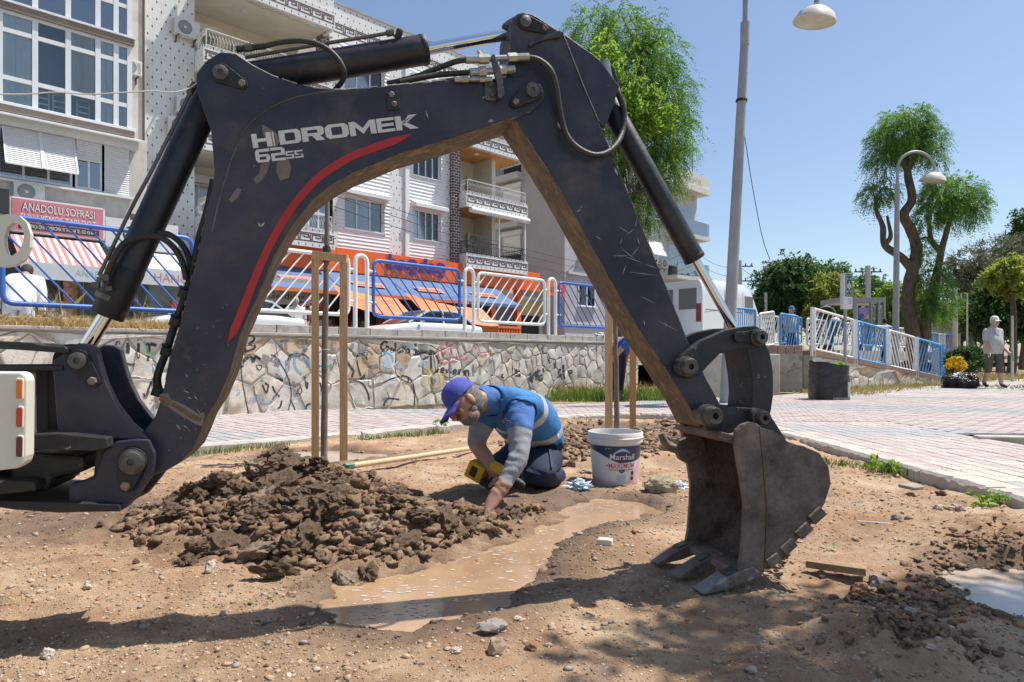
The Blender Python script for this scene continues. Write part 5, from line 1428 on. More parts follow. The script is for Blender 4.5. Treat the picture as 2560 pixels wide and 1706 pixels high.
sg0,sg1=s_at(30,24.4),s_at(258,24.4)
mb=MB();mb.sbox(sg0,sg1,24.4,24.6,4.50,5.42);sg=B2 .part(mb,'shop_sign',m_pink)
mb=MB();mb.sbox(sg0-.04,sg1+.04,24.42,24.63,5.42,5.47);mb.sbox(sg0-.04,sg1+.04,24.42,24.63,4.45,4.50);mb.sbox(sg0-.05,sg0,24.42,24.63,4.45,5.47);mb.sbox(sg1,sg1+.05,24.42,24.63,4.45,5.47);B2 .part(mb,'sign_frame',m_pvc)
mb=MB();mb.sbox(sg0+.15,sg1-.12,24.392,24.402,4.55,4.74);B2 .part(mb,'sign_band',m_ktxt)
def signtext(B_,txt,size,mat,s,z,t,width):
 o=text_mesh(txt,size,mat,'lettering',st(s,t,z),ES,ZAX,width=width,ext=0);o.parent=B_.o;o.matrix_local=B_.mv;return o
W_=sg1-sg0
signtext(B2,'ANADOLU SOFRASI',.26,m_ktxt,sg0+.22,5.09,24.39,W_-.45);signtext(B2,'ANADOLU SOFRASI',.25,m_wtxt,sg0+.24,5.085,24.385,W_-.48);signtext(B2,'SULU YEMEK TABLDOT',.22,m_wtxt,sg0+.2,4.79,24.39,W_-.4);signtext(B2,'AR KELLEPAÇA İŞKEMBE MERCİMEK VE TATLILAR TEL: 0232 426 66 64',.11,m_wtxt,sg0+.2,4.59,24.385,W_-.4)
m_wsign=M('white_shop_sign',[(.66,.65,.63)],rough=.5)
sa,sb2=s_at(264,24.4),s_at(446,24.4)
mb=MB();mb.sbox(sa,sb2,24.42,24.6,4.28,5.22);B2 .part(mb,'white_sign',m_wsign)
mb=MB();mb.lathe(st(sa+.75,24.415,4.75),[(.26,0),(.22,-.004),(.20,0)],20,axis=ET);mb.bar(st(sa+.62,24.41,4.85),st(sa+.74,24.41,4.64),.05,.006);mb.bar(st(sa+.74,24.41,4.64),st(sa+.92,24.41,4.9),.05,.006);B2 .part(mb,'sign_emblem',m_ktxt)
mb=MB();mb.sbox(sg0-.75,sg0-.1,24.2,24.3,4.9,5.6);B2 .part(mb,'black_sign',m_ktxt)
m_red=M('awning_red',[(.42,.14,.13),(.5,.2,.18)],rough=.8,scale=3);m_crm=M('awning_cream',[(.62,.55,.47),(.7,.63,.55)],rough=.8,scale=3)
a0,a1=s_at(38,23.6),s_at(275,23.2);n_=24;mb=MB()
for i in range(n_):
 p,q=a0+(a1-a0)*i/n_,a0+(a1-a0)*(i+1)/n_
 mb.add([st(p,24.4,4.35),st(q,24.4,4.35),st(q,22.9,3.42),st(p,22.9,3.42)],[(0,1,2,3)],i%2)
aw=B2 .part(mb,'striped_awning',[m_red,m_crm],recalc=False)
mb=MB();mb.sbox(a0,a1,22.86,22.9,2.95,3.42);B2 .part(mb,'awning_valance',M('pale_valance',[(.58,.60,.61),(.64,.65,.66)],rough=.6));signtext(B2,'ANADOLU YEMEKLERİ',.2,M('grey_relief_letters',[(.46,.48,.49)]),a0+1.3,3.1,22.855,2.4)
mb=MB();b0,b1=s_at(330,23.2),s_at(470,23.2);mb.add([st(b0,24.4,4.2),st(b1,24.4,4.2),st(b1,22.8,3.5),st(b0,22.8,3.5)],[(0,1,2,3)]);mb.sbox(b0,b1,22.76,22.8,3.0,3.5);B2 .part(mb,'white_awning',m_wsign);signtext(B2,'HANÇER',.26,M('pink_letters',[(.55,.25,.25)]),b0+.5,3.12,22.755,1.4)
mb=MB();mb.sbox(-6,9.6,25.0,25.2,ST_Z,4.5);B2 .part(mb,'shop_front',M('shop_front_dark',[(.05,.055,.06),(.10,.11,.11)],rough=.3,scale=1.5))
rb=random.Random(15)
for(u,w_,z0,z1,m_)in((158,.5,1.3,3.2,M('menu_red',[(.45,.05,.05),(.6,.5,.4)],scale=8)),(182,.3,1.6,3.1,M('menu_yellow',[(.75,.52,.06)])),(110,.55,2.0,2.5,m_wsign),(98,.9,1.2,1.8,m_wsign),(130,.5,1.2,1.8,m_wsign),(430,1.2,1.2,2.7,M('shop_red_front',[(.30,.03,.03)]))):
 s_=s_at(u,24.9);mb=MB();mb.sbox(s_,s_+w_,24.93,24.99,z0,z1);B2 .part(mb,'shop_poster',m_)
signtext(B2,'AÇIK',.2,m_decal_red,s_at(110,24.9)+.05,2.15,24.92,.42);o=text_mesh('ncerarayo',.16,m_ktxt,'lettering',st(s_at(184,24.9)+.2,24.92,1.7),ZAX,-ES,width=1.3,ext=0);o.parent=B2 .o;o.matrix_local=B2 .mv
for s_ in(s_at(60,25),s_at(140,25),s_at(196,25),s_at(330,25)):mb=MB();mb.sbox(s_,s_+.1,24.9,25.0,ST_Z,4.4);B2 .part(mb,'door_post',m_pin)
B3=Bld('apartment_building','lilac grey apartment block beyond the side street, behind the digging arm',31)
m_lil=M('lilac_plaster',[(.40,.365,.375),(.46,.425,.43)],rough=.9,scale=1.2);m_lil2=M('pale_lilac_trim',[(.52,.48,.48)],rough=.9)
C0,C1=30.0,37.2
mb=MB();mb.sbox(C0,C1,FA-.3,40,ST_Z,14.6);B3 .part(mb,'wall',m_lil)
mb=MB();mb.sbox(C0-.15,C1+.15,FA-.45,40,14.6,15.0);B3 .part(mb,'roof_edge',m_lil2)
for z in(3.2,6.1,9.0,11.9):
 for t_ in(29.2,33.0):
  mb=MB();mb.sbox(C0-.55,C0,t_-.2,t_+1.9,z-.25,z+.15);bal=B3 .part(mb,'balcony',m_lil2)
  mb=MB();mb.sbox(C0-.03,C0-.005,t_,t_+1.5,z+.15,z+2.2);mb.build('opening',m_dark,bal)
  mb=MB();mb.sbox(C0-.08,C0-.032,t_,t_+1.5,z+(1.0 if z>4 else .5),z+2.2);mb.build('shutter',m_shut,bal)
  mb=MB();mb.sbox(C0-.2,C0-.01,t_-.1,t_+1.6,z+2.2,z+2.5);mb.build('shutter_box',m_shut,bal)
  mb=MB()
  for k_ in range(16):mb.tube([st(C0-.5,t_-.15+k_*.13,z+.15),st(C0-.5,t_-.15+k_*.13,z+.95)],.013,4)
  mb.bar(st(C0-.5,t_-.2,z+.95),st(C0-.5,t_+1.9,z+.95),.03,.03);o=mb.build('grille',m_iron_k,bal);tag(o,kind='stuff')
for z in(3.2,6.1,9.0,11.9):
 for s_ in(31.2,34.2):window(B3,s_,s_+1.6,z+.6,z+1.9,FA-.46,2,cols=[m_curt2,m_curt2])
 mb=MB();mb.sbox(C0+.2,C1-.2,FA-.42,FA-.3,z-.5,z-.35);B3 .part(mb,'floor_band',m_lil2)
B4=Bld('apartment_building','cream corner block with glass balconies seen past the bucket ram',42)
D0,D1=38.2,45.3
m_cr2=M('warm_white_plaster',[(.58,.55,.49),(.66,.63,.57)],rough=.9,scale=1)
mb=MB();mb.sbox(D0,D1,FA,40,ST_Z,12.6);B4 .part(mb,'wall',m_cr2)
mb=MB();mb.sbox(D0-.2,D1+.35,FA-.9,40,12.6,13.0);mb.sbox(D0+1.5,D1+.3,FA-.8,FA+4,13.0,13.9);B4 .part(mb,'roof_edge',m_cr2)
o=text_mesh('NENYOL',.45,m_lil2,'roof_lettering',st(D1-3.6,FA-.83,13.2),ES,ZAX,width=3.0,ext=0);o.parent=B4 .o;o.matrix_local=B4 .mv
m_gb=glass_mat('green_glass',(.45,.75,.72),.35)
for z in(3.4,6.4,9.4):
 mb=MB();mb.sbox(D0+2.8,D1+.1,FA-1.0,FA,z-.2,z+.05);bal=B4 .part(mb,'balcony_slab',m_cr2)
 mb=MB();mb.sbox(D0+2.85,D1+.05,FA-.98,FA-.95,z+.1,z+1.05);mb.build('glass_balustrade',m_gb,bal)
 mb=MB();mb.sbox(D0+3.2,D1-.4,FA-.02,FA-.002,z+.1,z+2.3);mb.build('balcony_door',m_dglass,bal)
 window(B4,D0+.5,D0+1.9,z+.8,z+2.1,FA-.16,2,glass=m_dglass)
 ac_unit(B4,D0+2.0,z+.5,FA,.8,.6)
 shutter(B4,D0+.4,D0+2.0,z+1.1,z+2.2,FA-.18,.5,.1)
mb=MB();mb.tube([st(D1-.6,FA,13.9),st(D1-.6,FA,17.0)],.03,6);mb.tube([st(D1-1.0,FA+.5,13.9),st(D1-1.0,FA+.5,15.2)],.02,6);B4 .part(mb,'roof_mast',m_pin)
for i,(u0,u1,v,D,m_,lab)in enumerate(((1856,1870,760,95,m_rb,'small far house with red roof at the end of the street'),(1874,1902,745,90,m_cr2,'small far pale building left of the big green tree'),(1880,1925,757,110,m_wsign,'long low far building with red sign left of the green tree'),(1812,1835,762,80,m_plaster,'far grey building behind the lamp pole'))):
 a,b=at(u0,v,D),at(u1,v,D+2);b4=thing('far_building',lab,'building','far buildings at the end of the street',loc=(a.x,a.y,0))
 mb=MB();mb.abox((a.x,a.y,0),(b.x,a.y+8,a.z));o=mb.build('wall',m_,b4);o.matrix_local=Matrix.Translation((-a.x,-a.y,0))
 mb=MB();mb.abox((a.x-.2,a.y-.2,a.z),(b.x+.2,a.y+8.2,a.z+.4));o=mb.build('roof',m_rb if i==0 else m_conc,b4);o.matrix_local=Matrix.Translation((-a.x,-a.y,0))
 for k_ in range(3):
  x=a.x+(b.x-a.x)*(k_+.5)/3;mb=MB();mb.abox((x-.3,a.y-.05,a.z-1.8),(x+.3,a.y-.01,a.z-.7));o=mb.build('window',m_dglass,b4);o.matrix_local=Matrix.Translation((-a.x,-a.y,0))
# ================================================================== trees and plants
m_bark=M('pepper_tree_bark',[(.085,.058,.042),(.16,.115,.085),(.21,.16,.125)],rough=.95,scale=6,bump=1.0,bscale=25,stretch=(3,3,.7),bdist=.05)
m_bark2=M('grey_bark',[(.13,.115,.10),(.22,.20,.18)],rough=.95,scale=14,bump=.7,bscale=50,stretch=(2,2,.6))
m_pep=leaf_mat('pepper_leaves',[(.040,.098,.024),(.080,.178,.038),(.13,.245,.052),(.20,.285,.085)],2.2)
m_pep2=leaf_mat('pepper_leaves_dark',[(.045,.10,.026),(.08,.165,.038),(.13,.22,.055)],2.2)
m_brt=leaf_mat('bright_young_leaves',[(.11,.20,.03),(.19,.30,.045),(.26,.36,.08)],3.0,.55)
m_yel=leaf_mat('yellow_green_leaves',[(.15,.20,.035),(.25,.29,.06),(.34,.35,.12)],1.5,.5)
m_olv=leaf_mat('grey_green_leaves',[(.075,.085,.05),(.12,.13,.075),(.165,.165,.095)],1.2,.35)
m_dkg=leaf_mat('dark_green_leaves',[(.034,.075,.022),(.062,.125,.034),(.10,.175,.048)],1.2,.35)
def leaves_mesh(name,clumps,mat,nf,L,ll,lw,nl,droop,seed,up=0.0,extra=None,efrac=.0):
 R=np.random.RandomState(seed)
 vol=np.array([c[1][0]*c[1][1]*c[1][2]for c in clumps])**.75;idx=R.choice(len(clumps),nf,p=vol/vol.sum())
 C=np.array([tuple(c[0])for c in clumps])[idx];RR=np.array([c[1]for c in clumps])[idx]
 d=R.normal(size=(nf,3));d/=np.linalg.norm(d,axis=1)[:,None]
 nt_=max(8,nf//22);tw=R.normal(size=(nt_,3));tw/=np.linalg.norm(tw,axis=1)[:,None];tr=R.uniform(.35,1.0,nt_)**.6
 j=R.randint(0,nt_,nf);d=tw[j]+.17*d;rr=tr[j]*R.uniform(.8,1.22,nt_)[j]+R.normal(size=nf)*.05
 P=C+d*RR*rr[:,None]
 dirv=d*.8+R.normal(size=(nf,3))*.45;dirv[:,2]+=up-droop*.45;dirv/=np.linalg.norm(dirv,axis=1)[:,None]
 Ls=L*R.uniform(.6,1.25,nf)
 side=np.cross(dirv,R.normal(size=(nf,3)));side/=np.linalg.norm(side,axis=1)[:,None]+1e-9
 V=[]
 for k in range(nl):
  f=(k+1)/nl
  base=P+dirv*(Ls*f)[:,None];base[:,2]-=droop*Ls*f*f
  for sg in(-1,1):
   ld=side*sg+dirv*.7+R.normal(size=(nf,3))*.25;ld[:,2]-=.35*droop;ld/=np.linalg.norm(ld,axis=1)[:,None]
   l_=ll*R.uniform(.7,1.2,nf)*(1-.3*abs(f-.5));wv_=np.cross(ld,dirv+R.normal(size=(nf,3))*.4);wv_/=np.linalg.norm(wv_,axis=1)[:,None]+1e-9
   mid=base+ld*(l_*.5)[:,None]
   V.append(np.stack([base,mid+wv_*lw/2,base+ld*l_[:,None],mid-wv_*lw/2],1))
 V=np.concatenate(V).reshape(-1,3);nq=len(V)//4
 me=bpy.data.meshes.new(name);me.vertices.add(len(V));me.vertices.foreach_set('co',V.ravel())
 me.loops.add(nq*4);me.loops.foreach_set('vertex_index',np.arange(nq*4,dtype=np.int32));me.polygons.add(nq)
 me.polygons.foreach_set('loop_start',np.arange(0,nq*4,4,dtype=np.int32));me.polygons.foreach_set('loop_total',np.full(nq,4,np.int32))
 me.materials.append(mat)
 if extra:
  me.materials.append(extra);cl=R.rand(nt_)<efrac;q=np.tile(cl[j],nl*2).astype(np.int32);me.polygons.foreach_set('material_index',q)
 me.update(calc_edges=True)
 return me
def tree(name,label,base,limbs,clumps,mat,nf,L=.3,ll=.07,lw=.014,nl=7,droop=.8,seed=1,bark=None,group=None,extra=None,efrac=0,up=0,twigs=30):
 root=thing(name,label,'tree',group,loc=base);mv=Matrix.Translation(-Vector(base));rt=random.Random(seed)
 for i,(pts,r0,r1)in enumerate(limbs):
  P=spline(pts,6);n=len(P);mb=MB()
  P=[p+Vector((mnoise.noise(p*1.7),mnoise.noise(p*1.7+Vector((9,0,0))),0))*r0*.35 for p in P]
  mb.tube(P,[(r0+(r1-r0)*k/(n-1))*(1+.12*mnoise.noise(p*3))for k,p in enumerate(P)],10);o=mb.build('trunk' if i==0 else 'limb',bark or m_bark,root,smooth=70);o.matrix_local=mv
 ends=[Vector(p)for pts,r0,r1 in limbs for p in pts[len(pts)//2:]]
 mb=MB()
 for k in range(twigs):
  c,r=rt.choice(clumps);e=min(ends,key=lambda q:(q-Vector(c)).length)if ends else Vector(c)
  t_=Vector(c)+Vector((rt.uniform(-.8,.8)*r[0],rt.uniform(-.8,.8)*r[1],rt.uniform(-.4,.8)*r[2]));m_=(e+t_)/2+Vector((rt.uniform(-.1,.1),rt.uniform(-.1,.1),.1))
  mb.tube(spline([e,m_,t_],3),[.028-.022*i/6 for i in range(7)],4,caps=False)
 if twigs:o=mb.build('twigs',bark or m_bark,root,smooth=70);o.matrix_local=mv;tag(o,kind='stuff')
 o=link('crown',leaves_mesh('crown',clumps,mat,nf,L,ll,lw,nl,droop,seed,up,extra,efrac),root);o.matrix_local=mv
 return root
def cl(D,*L_):
 return[(at(u,v,D),(rx/FPX*D,(rx+ry)/2/FPX*D,ry/FPX*D))for u,v,rx,ry in L_]
D=17.0
b0=at(1556,900,D);b0 .z=ST_Z
tree('pepper_tree','tall drooping pepper tree behind the digging arm',b0,[([b0,at(1548,700,D),at(1540,560,D),at(1560,400,D),at(1590,250,D),at(1600,130,D)],.16,.05),([at(1545,600,D),at(1590,480,D),at(1640,360,D),at(1660,280,D)],.08,.03),([at(1560,420,D),at(1520,280,D),at(1490,130,D)],.06,.03)],cl(D,(1570,80,75,60),(1490,70,65,55),(1640,130,60,60),(1600,190,90,80),(1670,240,60,65),(1690,330,45,60),(1640,330,80,80),(1600,430,70,60),(1660,430,50,60),(1620,520,35,45),(1480,200,50,70),(1540,330,60,70),(1575,520,30,40)),m_pep,5200,.34,.085,.022,8,.7,3,extra=m_brt,efrac=.28)
D=16.0
b0=at(1552,905,D);b0 .z=ST_Z
tree('ash_tree','bright green broad-leaved sapling in front of the pepper tree',b0,[([b0,at(1560,600,D),at(1572,480,D),at(1588,360,D),at(1600,290,D)],.05,.02),([at(1580,420,D),at(1550,300,D),at(1530,220,D)],.03,.012)],cl(D,(1545,225,38,45),(1600,255,42,45),(1520,160,26,32),(1640,285,32,28),(1570,310,32,30),(1510,110,20,25)),m_brt,700,.30,.13,.05,4,.55,9,bark=m_bark2,twigs=16)
D=21.6
b0=at(2292,905,D);b0 .z=.05
tree('pepper_tree','twisted twin-trunked pepper tree beside the far lamp post',b0,[([b0,at(2280,830,D),at(2270,740,D),at(2286,660,D),at(2294,613,D),at(2281,575,D),at(2259,537,D),at(2278,498,D),at(2270,430,D),at(2264,385,D)],.23,.10),([b0+Vector((.12,.05,0)),at(2316,800,D),at(2330,730,D),at(2345,675,D),at(2354,632,D),at(2366,583,D),at(2378,540,D)],.17,.07),([at(2275,668,D),at(2250,640,D),at(2209,613,D),at(2207,570,D),at(2192,533,D),at(2188,505,D)],.14,.05),([at(2209,613,D),at(2226,590,D),at(2216,540,D)],.09,.04),([at(2354,632,D),at(2330,600,D),at(2322,540,D)],.1,.05),([at(2268,430,D),at(2240,380,D),at(2215,360,D)],.08,.03),([at(2268,430,D),at(2300,370,D),at(2320,340,D)],.08,.03)],cl(D,(2262,318,62,42),(2290,300,40,32),(2225,345,45,40),(2205,400,32,42),(2320,352,35,42),(2335,400,22,32),(2270,370,60,36),(2190,490,34,30),(2215,470,25,28),(2375,475,52,40),(2415,490,40,40),(2345,500,40,45),(2320,545,26,40),(2395,540,40,30),(2440,520,22,36),(2330,700,30,55),(2350,760,34,50),(2310,620,18,30),(2300,740,20,50)),m_pep,5200,.30,.085,.024,7,.6,5,extra=m_brt,efrac=.25,twigs=60)
GT='background trees beyond the ramp'
bg=[('dark drooping tree at the left of the far row, by the street',46,[(1955,715,52,65),(1925,760,30,45),(1990,690,40,45),(1960,780,50,40)],m_dkg,3200),('green tree behind the bus shelter roof',50,[(2060,700,52,45),(2035,740,40,60),(2085,745,45,60)],m_pep2,2600),('yellowish tree between the sign and the far poles',44,[(2075,730,40,40),(2050,785,36,40),(2110,770,40,45)],m_yel,1500),('green tree behind the grey pole, right of the sign',56,[(2150,735,50,45),(2190,750,45,45),(2215,775,40,40)],m_pep2,2200),('light green shrubby tree around the twisted trunks',40,[(2265,770,50,60),(2310,790,40,50),(2235,800,36,40)],m_brt,1500),('grey-green spreading tree at the right, middle distance',38,[(2425,660,48,30),(2400,700,40,34),(2460,690,50,40),(2380,740,26,40)],m_olv,1100),('grey-green tree reaching the right picture edge',40,[(2500,625,60,28),(2550,635,50,40),(2520,670,60,34),(2580,690,40,60)],m_olv,1700),('dark leafy tree behind the walking man',32,[(2500,745,40,45),(2550,740,40,60),(2460,775,40,36),(2530,790,60,30)],m_dkg,2400),('yellow-green small tree at the right edge above the walking man',30,[(2530,670,40,22),(2560,690,30,26)],m_yel,500),('dark green hedge-like tree far behind the bags',48,[(2400,800,60,34),(2460,810,50,34),(2350,800,40,34)],m_dkg,2200),('narrow dark cypress at the upper right picture edge',42,[(2556,590,10,60),(2560,640,14,60),(2558,545,6,25)],m_dkg,900)]
for i,(lab,D,cls,m_,nf)in enumerate(bg):
 c0=cls[0];b0=at(c0[0],860,D);b0 .z=0
 lim=[([b0,at(c0[0]+4,800,D),at(c0[0],c0[1]+c0[3]*.2,D)],.2,.07)]
 if m_ is m_olv:lim+=[([at(c0[0]+2,800,D),at(c0[0]+dx,c0[1]+20,D),at(c0[0]+dx*1.6,c0[1],D)],.1,.03)for dx in(-35,-14,20,40)]
 tree('cypress_tree' if 'cypress' in lab else 'background_tree',lab,b0,lim,cl(D,*cls),m_,nf,.5,.24 if m_ is not m_olv else .16,.10 if m_ is not m_olv else .06,5,.5 if m_ is not m_olv else .1,30+i,group=GT,twigs=40 if m_ is m_olv else 12,bark=m_bark2 if m_ is m_olv else m_bark)
tree('shade_tree','leafy street tree just beyond the right picture edge, casting dappled shade',(5.2,3.1,0),[([(5.2,3.1,0),(5.0,3.0,1.8),(4.2,2.8,3.4),(3.3,2.2,4.2)],.14,.05),([(5.0,3.0,1.8),(5.6,3.4,3.2),(5.8,3.5,4.4)],.09,.04)],[(Vector((2.98,2.28,4.15)),(.66,.36,.3)),(Vector((3.6,2.42,4.2)),(.46,.30,.35)),(Vector((3.35,1.92,4.1)),(.8,.34,.3)),(Vector((4.2,2.2,4.4)),(.5,.35,.4)),(Vector((5.7,2.9,4.8)),(1.0,.9,.8)),(Vector((2.72,2.02,3.95)),(.25,.13,.2))],m_pep,3800,.3,.10,.045,5,.6,55,twigs=40)
def blades(name,label,pts,mat,h,w,seed,n,cat='grass',lean=.35):
 R=np.random.RandomState(seed);V=[]
 P=np.array([tuple(p)for p in pts]);i=R.randint(0,len(P),n);c=P[i]+np.concatenate([R.normal(size=(n,2))*SPREAD[0],np.zeros((n,1))],1)
 a=R.uniform(0,6.28,n);hh=h*R.uniform(.4,1.2,n);le=R.normal(size=(n,2))*lean
 dx=np.stack([np.cos(a),np.sin(a),np.zeros(n)],1)*w/2
 mid=c+np.concatenate([le*.35*hh[:,None],(hh*.6)[:,None]],1);top=c+np.concatenate([le*hh[:,None],hh[:,None]],1)
 V=np.stack([c-dx,c+dx,mid+dx*.8,top,mid-dx*.8],1).reshape(-1,3)
 me=bpy.data.meshes.new(name);me.from_pydata([tuple(v)for v in V],[],[(5*k,5*k+1,5*k+2,5*k+3,5*k+4)for k in range(n)]);me.materials.append(mat)
 return tag(link(name,me),label,cat,kind='stuff')
m_straw=leaf_mat('dry_straw',[(.38,.27,.12),(.50,.38,.18),(.56,.45,.24)],6,.3);m_grs=leaf_mat('green_grass',[(.07,.13,.02),(.13,.20,.04),(.22,.26,.07)],5,.4);m_grd=leaf_mat('drying_grass',[(.24,.22,.07),(.36,.30,.12),(.17,.19,.05)],4,.3)
SPREAD=[.05]
blades('dry_grass','dry straw-coloured grass on top of the stone wall at the left',[st(s,t_,1.06)for s in np.arange(-.5,3.6,.05)for t_ in(8.42,8.5,8.58)],m_straw,.13,.008,1,3800,lean=.6)
SPREAD=[.04]
blades('dry_grass','tall dry seed stalks standing behind the left blue fence panel',[st(s,8.7,1.1)for s in(1.6,1.75,2.2,2.3,2.6,3.0)],m_straw,.36,.009,2,160)
SPREAD=[.10]
pp_=[gnd(u,v)for u,v in[(1380+k*6,995+(k%3)*7)for k in range(52)]]
blades('weeds','green weeds at the wall foot right of the kneeling worker',[p+ZAX*.03 for p in pp_],m_grs,.19,.014,3,1500)
blades('dry_grass','yellowing stalks among the weeds at the wall foot',[p+ZAX*.03 for p in pp_[::3]],m_grd,.26,.012,13,700)
SPREAD=[.22]
blades('dry_grass','drying lawn between the low ramp wall and the path',[gnd(u,v)for u,v in[(2030+(k*37)%330,952+(k*13)%42-max(0,((k*37)%330-120))*.12)for k in range(160)]],m_grd,.12,.016,4,9000)
blades('grass','grass patch at the right edge beyond the walking man',[Vector((10.9+(k*7%40)*.16,13.2+(k*11%30)*.13,0))for k in range(120)],m_grs,.10,.02,5,4200)
blades('dry_grass','far dry lawn behind the walking man',[Vector((11+(k*17%100)*.16,20+(k*31%90)*.1,0))for k in range(300)],m_grd,.16,.03,6,7000)
SPREAD=[.05]
for(u,v,n,lab)in((560,1132,240,'small green tuft at the kerb below the boom'),(1010,1094,420,'thin green grass at the kerb left of the kneeling worker'),(900,1090,150,'few green blades at the kerb right of the first sapling'),(2170,1175,500,'green tuft by the right kerb above the bucket heel'),(1415,1062,120,'tiny green blades by the kerb behind the worker')):
 c_=gnd(u,v);blades('grass',lab,[c_+Vector((dx*.1,dx*.1 if u<1500 else-dx*.12,0))for dx in range(-3,4)],m_grs,.055,.007,u,n)
def weed(u,v,h,n,seed,label):
 c_=gnd(u,v);root=thing('weed',label,'plant',loc=c_)
 me=leaves_mesh('leaves',[(Vector((0,0,h*.55)),(h*.7,h*.7,h*.45))],m_brt,n,h*.5,h*.36,h*.24,2,.3,seed,.4);link('leaves',me,root)
 mb=MB()
 rr_=random.Random(seed)
 for k in range(6):mb.tube([(0,0,0),(rr_.uniform(-.4,.4)*h,rr_.uniform(-.4,.4)*h,h*.7)],.003,4)
 mb.build('stems',m_grs,root)
weed(2206,1184,.10,34,3,'dark green broad-leaved weed by the right kerb');weed(2455,1262,.07,20,4,'low light green weed by the right kerb near the edge');weed(2500,1265,.055,16,5,'smallest light green weed at the right kerb');weed(1105,1078,.10,18,6,'small upright weed at the kerb left of the worker cap')
D=17.2
bsh=thing('bush','rounded dark green bush behind the black rubbish bags','bush',loc=gnd(2415,968));bsh.location=Vector((at(2415,900,D).x,D,0));mv=Matrix.Translation(-bsh.location)
o=link('foliage',leaves_mesh('foliage',cl(D,(2405,900,30,26),(2432,898,24,26),(2390,912,20,20)),m_dkg,1500,.14,.07,.026,4,.1,70,.4),bsh);o.matrix_local=mv
mb=MB();[mb.tube([bsh.location,at(u,900,D)],.02,5)for u in(2395,2412,2430)];o=mb.build('stems',m_bark,bsh);o.matrix_local=mv
fl=thing('flower_clump','low clump of yellow leaves beside the black rubbish bags','plant',loc=Vector((at(2385,900,16.6).x,16.6,0)));mv=Matrix.Translation(-fl.location)
o=link('foliage',leaves_mesh('foliage',cl(16.6,(2385,912,14,12),(2398,908,9,9)),leaf_mat('yellow_leaves',[(.45,.32,.02),(.6,.42,.04)],5),260,.1,.06,.03,3,.2,71,.4),fl);o.matrix_local=mv
# ================================================================== staked saplings
m_pine=M('fresh_pine',[(.44,.27,.13),(.55,.36,.18),(.62,.43,.24)],rough=.75,scale=5,bump=.25,bscale=30,stretch=(14,14,.9))
m_pine2=M('orange_pine',[(.40,.20,.075),(.50,.28,.12)],rough=.75,scale=5,bump=.25,bscale=30,stretch=(14,14,.9))
m_bluespray=M('blue_overspray',[(.10,.16,.42),(.42,.33,.27),(.55,.36,.18)],rough=.75,scale=3,stretch=(1,1,.6))
def stake(u,v,vt,w,D,mat,label,lean=0,blue=False):
 p=at(u,v,D);h=(v-vt)/FPX*D;o_=thing('wooden_stake',label,'stake','square wooden stakes of the saplings',loc=(p.x,D,gz(p.x,D)-.06));mb=MB();dv=(ES*.35+Vector((1,0,0))*.65).normalized();dq=Vector((-dv.y,dv.x,0))
 mb.box((0,0,h/2+.03),(dv,dq,ZAX),(w/2,w/2,h/2+.05));mb.build('post',mat,o_,bevel=.002)
 if blue:mb=MB();mb.box(dv*(w/2+.0006)+ZAX*h*.42,(dv,dq,ZAX),(.0005,w/2*.96,h*.40));mb.build('paint_overspray',m_bluespray,o_)
 return o_
D=4.95
stake(788,1150,634,.052,D,m_pine,'left stake with blue paint beside the first sapling, in front of the wall',blue=True);stake(859,1147,650,.055,D-.05,m_pine,'right stake of the first sapling, left of the worker')
cb=thing('cross_batten','short pine batten nailed across the two stakes of the first sapling','batten',loc=at(823,640,D));mb=MB();A,B_=at(781,637,D-.05),at(868,648,D-.10);mb.bar(A,B_,.03,.055);o=mb.build('batten',m_pine,cb,bevel=.002);o.matrix_local=Matrix.Translation(-cb.location)
def sapling(u,v,vt,D,r,label,tx,ties=()):
 p=at(u,v,D);z0=gz(p.x,D)-.03;root=thing('sapling',label,'sapling',loc=(p.x,D,z0));mv=Matrix.Translation(-root.location);top=at(u+tx,vt,D)
 P=spline([Vector((p.x,D,z0)),at(u+tx*.3,v+(vt-v)*.35,D),at(u+tx*.7,v+(vt-v)*.7,D),top],6)
 mb=MB();mb.tube([q+Vector((mnoise.noise(q*9),0,0))*.006 for q in P],[r*(1.1-.45*k/len(P))*(1+.15*mnoise.noise(q*14))for k,q in enumerate(P)],10);o=mb.build('trunk',m_bark2,root,smooth=70);o.matrix_local=mv
 for vv,m_,hh in ties:
  c=at(u+tx*(vv-v)/(vt-v),vv,D);mb=MB();mb.lathe(c,[(r*1.25,-hh),(r*1.3,0),(r*1.25,hh)],12);o=mb.build('tie',m_,root,smooth=60);o.matrix_local=mv
 return root
m_grntie=M('green_twine',[(.02,.30,.16)])
sapling(809,1152,330,D+.04,.023,'bare sapling trunk tied between the two stakes left of the worker',12,((634,m_rubber,.05),(650,m_rubber,.012),(917,m_grntie,.006),(874,m_wsign,.003)))
D2=6.7
stake(1522,1083,755,.057,D2,m_pine,'pine stake left of the second sapling, right of the worker');stake(1582,1083,830,.048,D2-.1,m_pine2,'orange-brown stake right of the second sapling beside the arm');sapling(1543,1084,640,D2+.06,.026,'second sapling trunk between its stakes behind the paint bucket',-8)
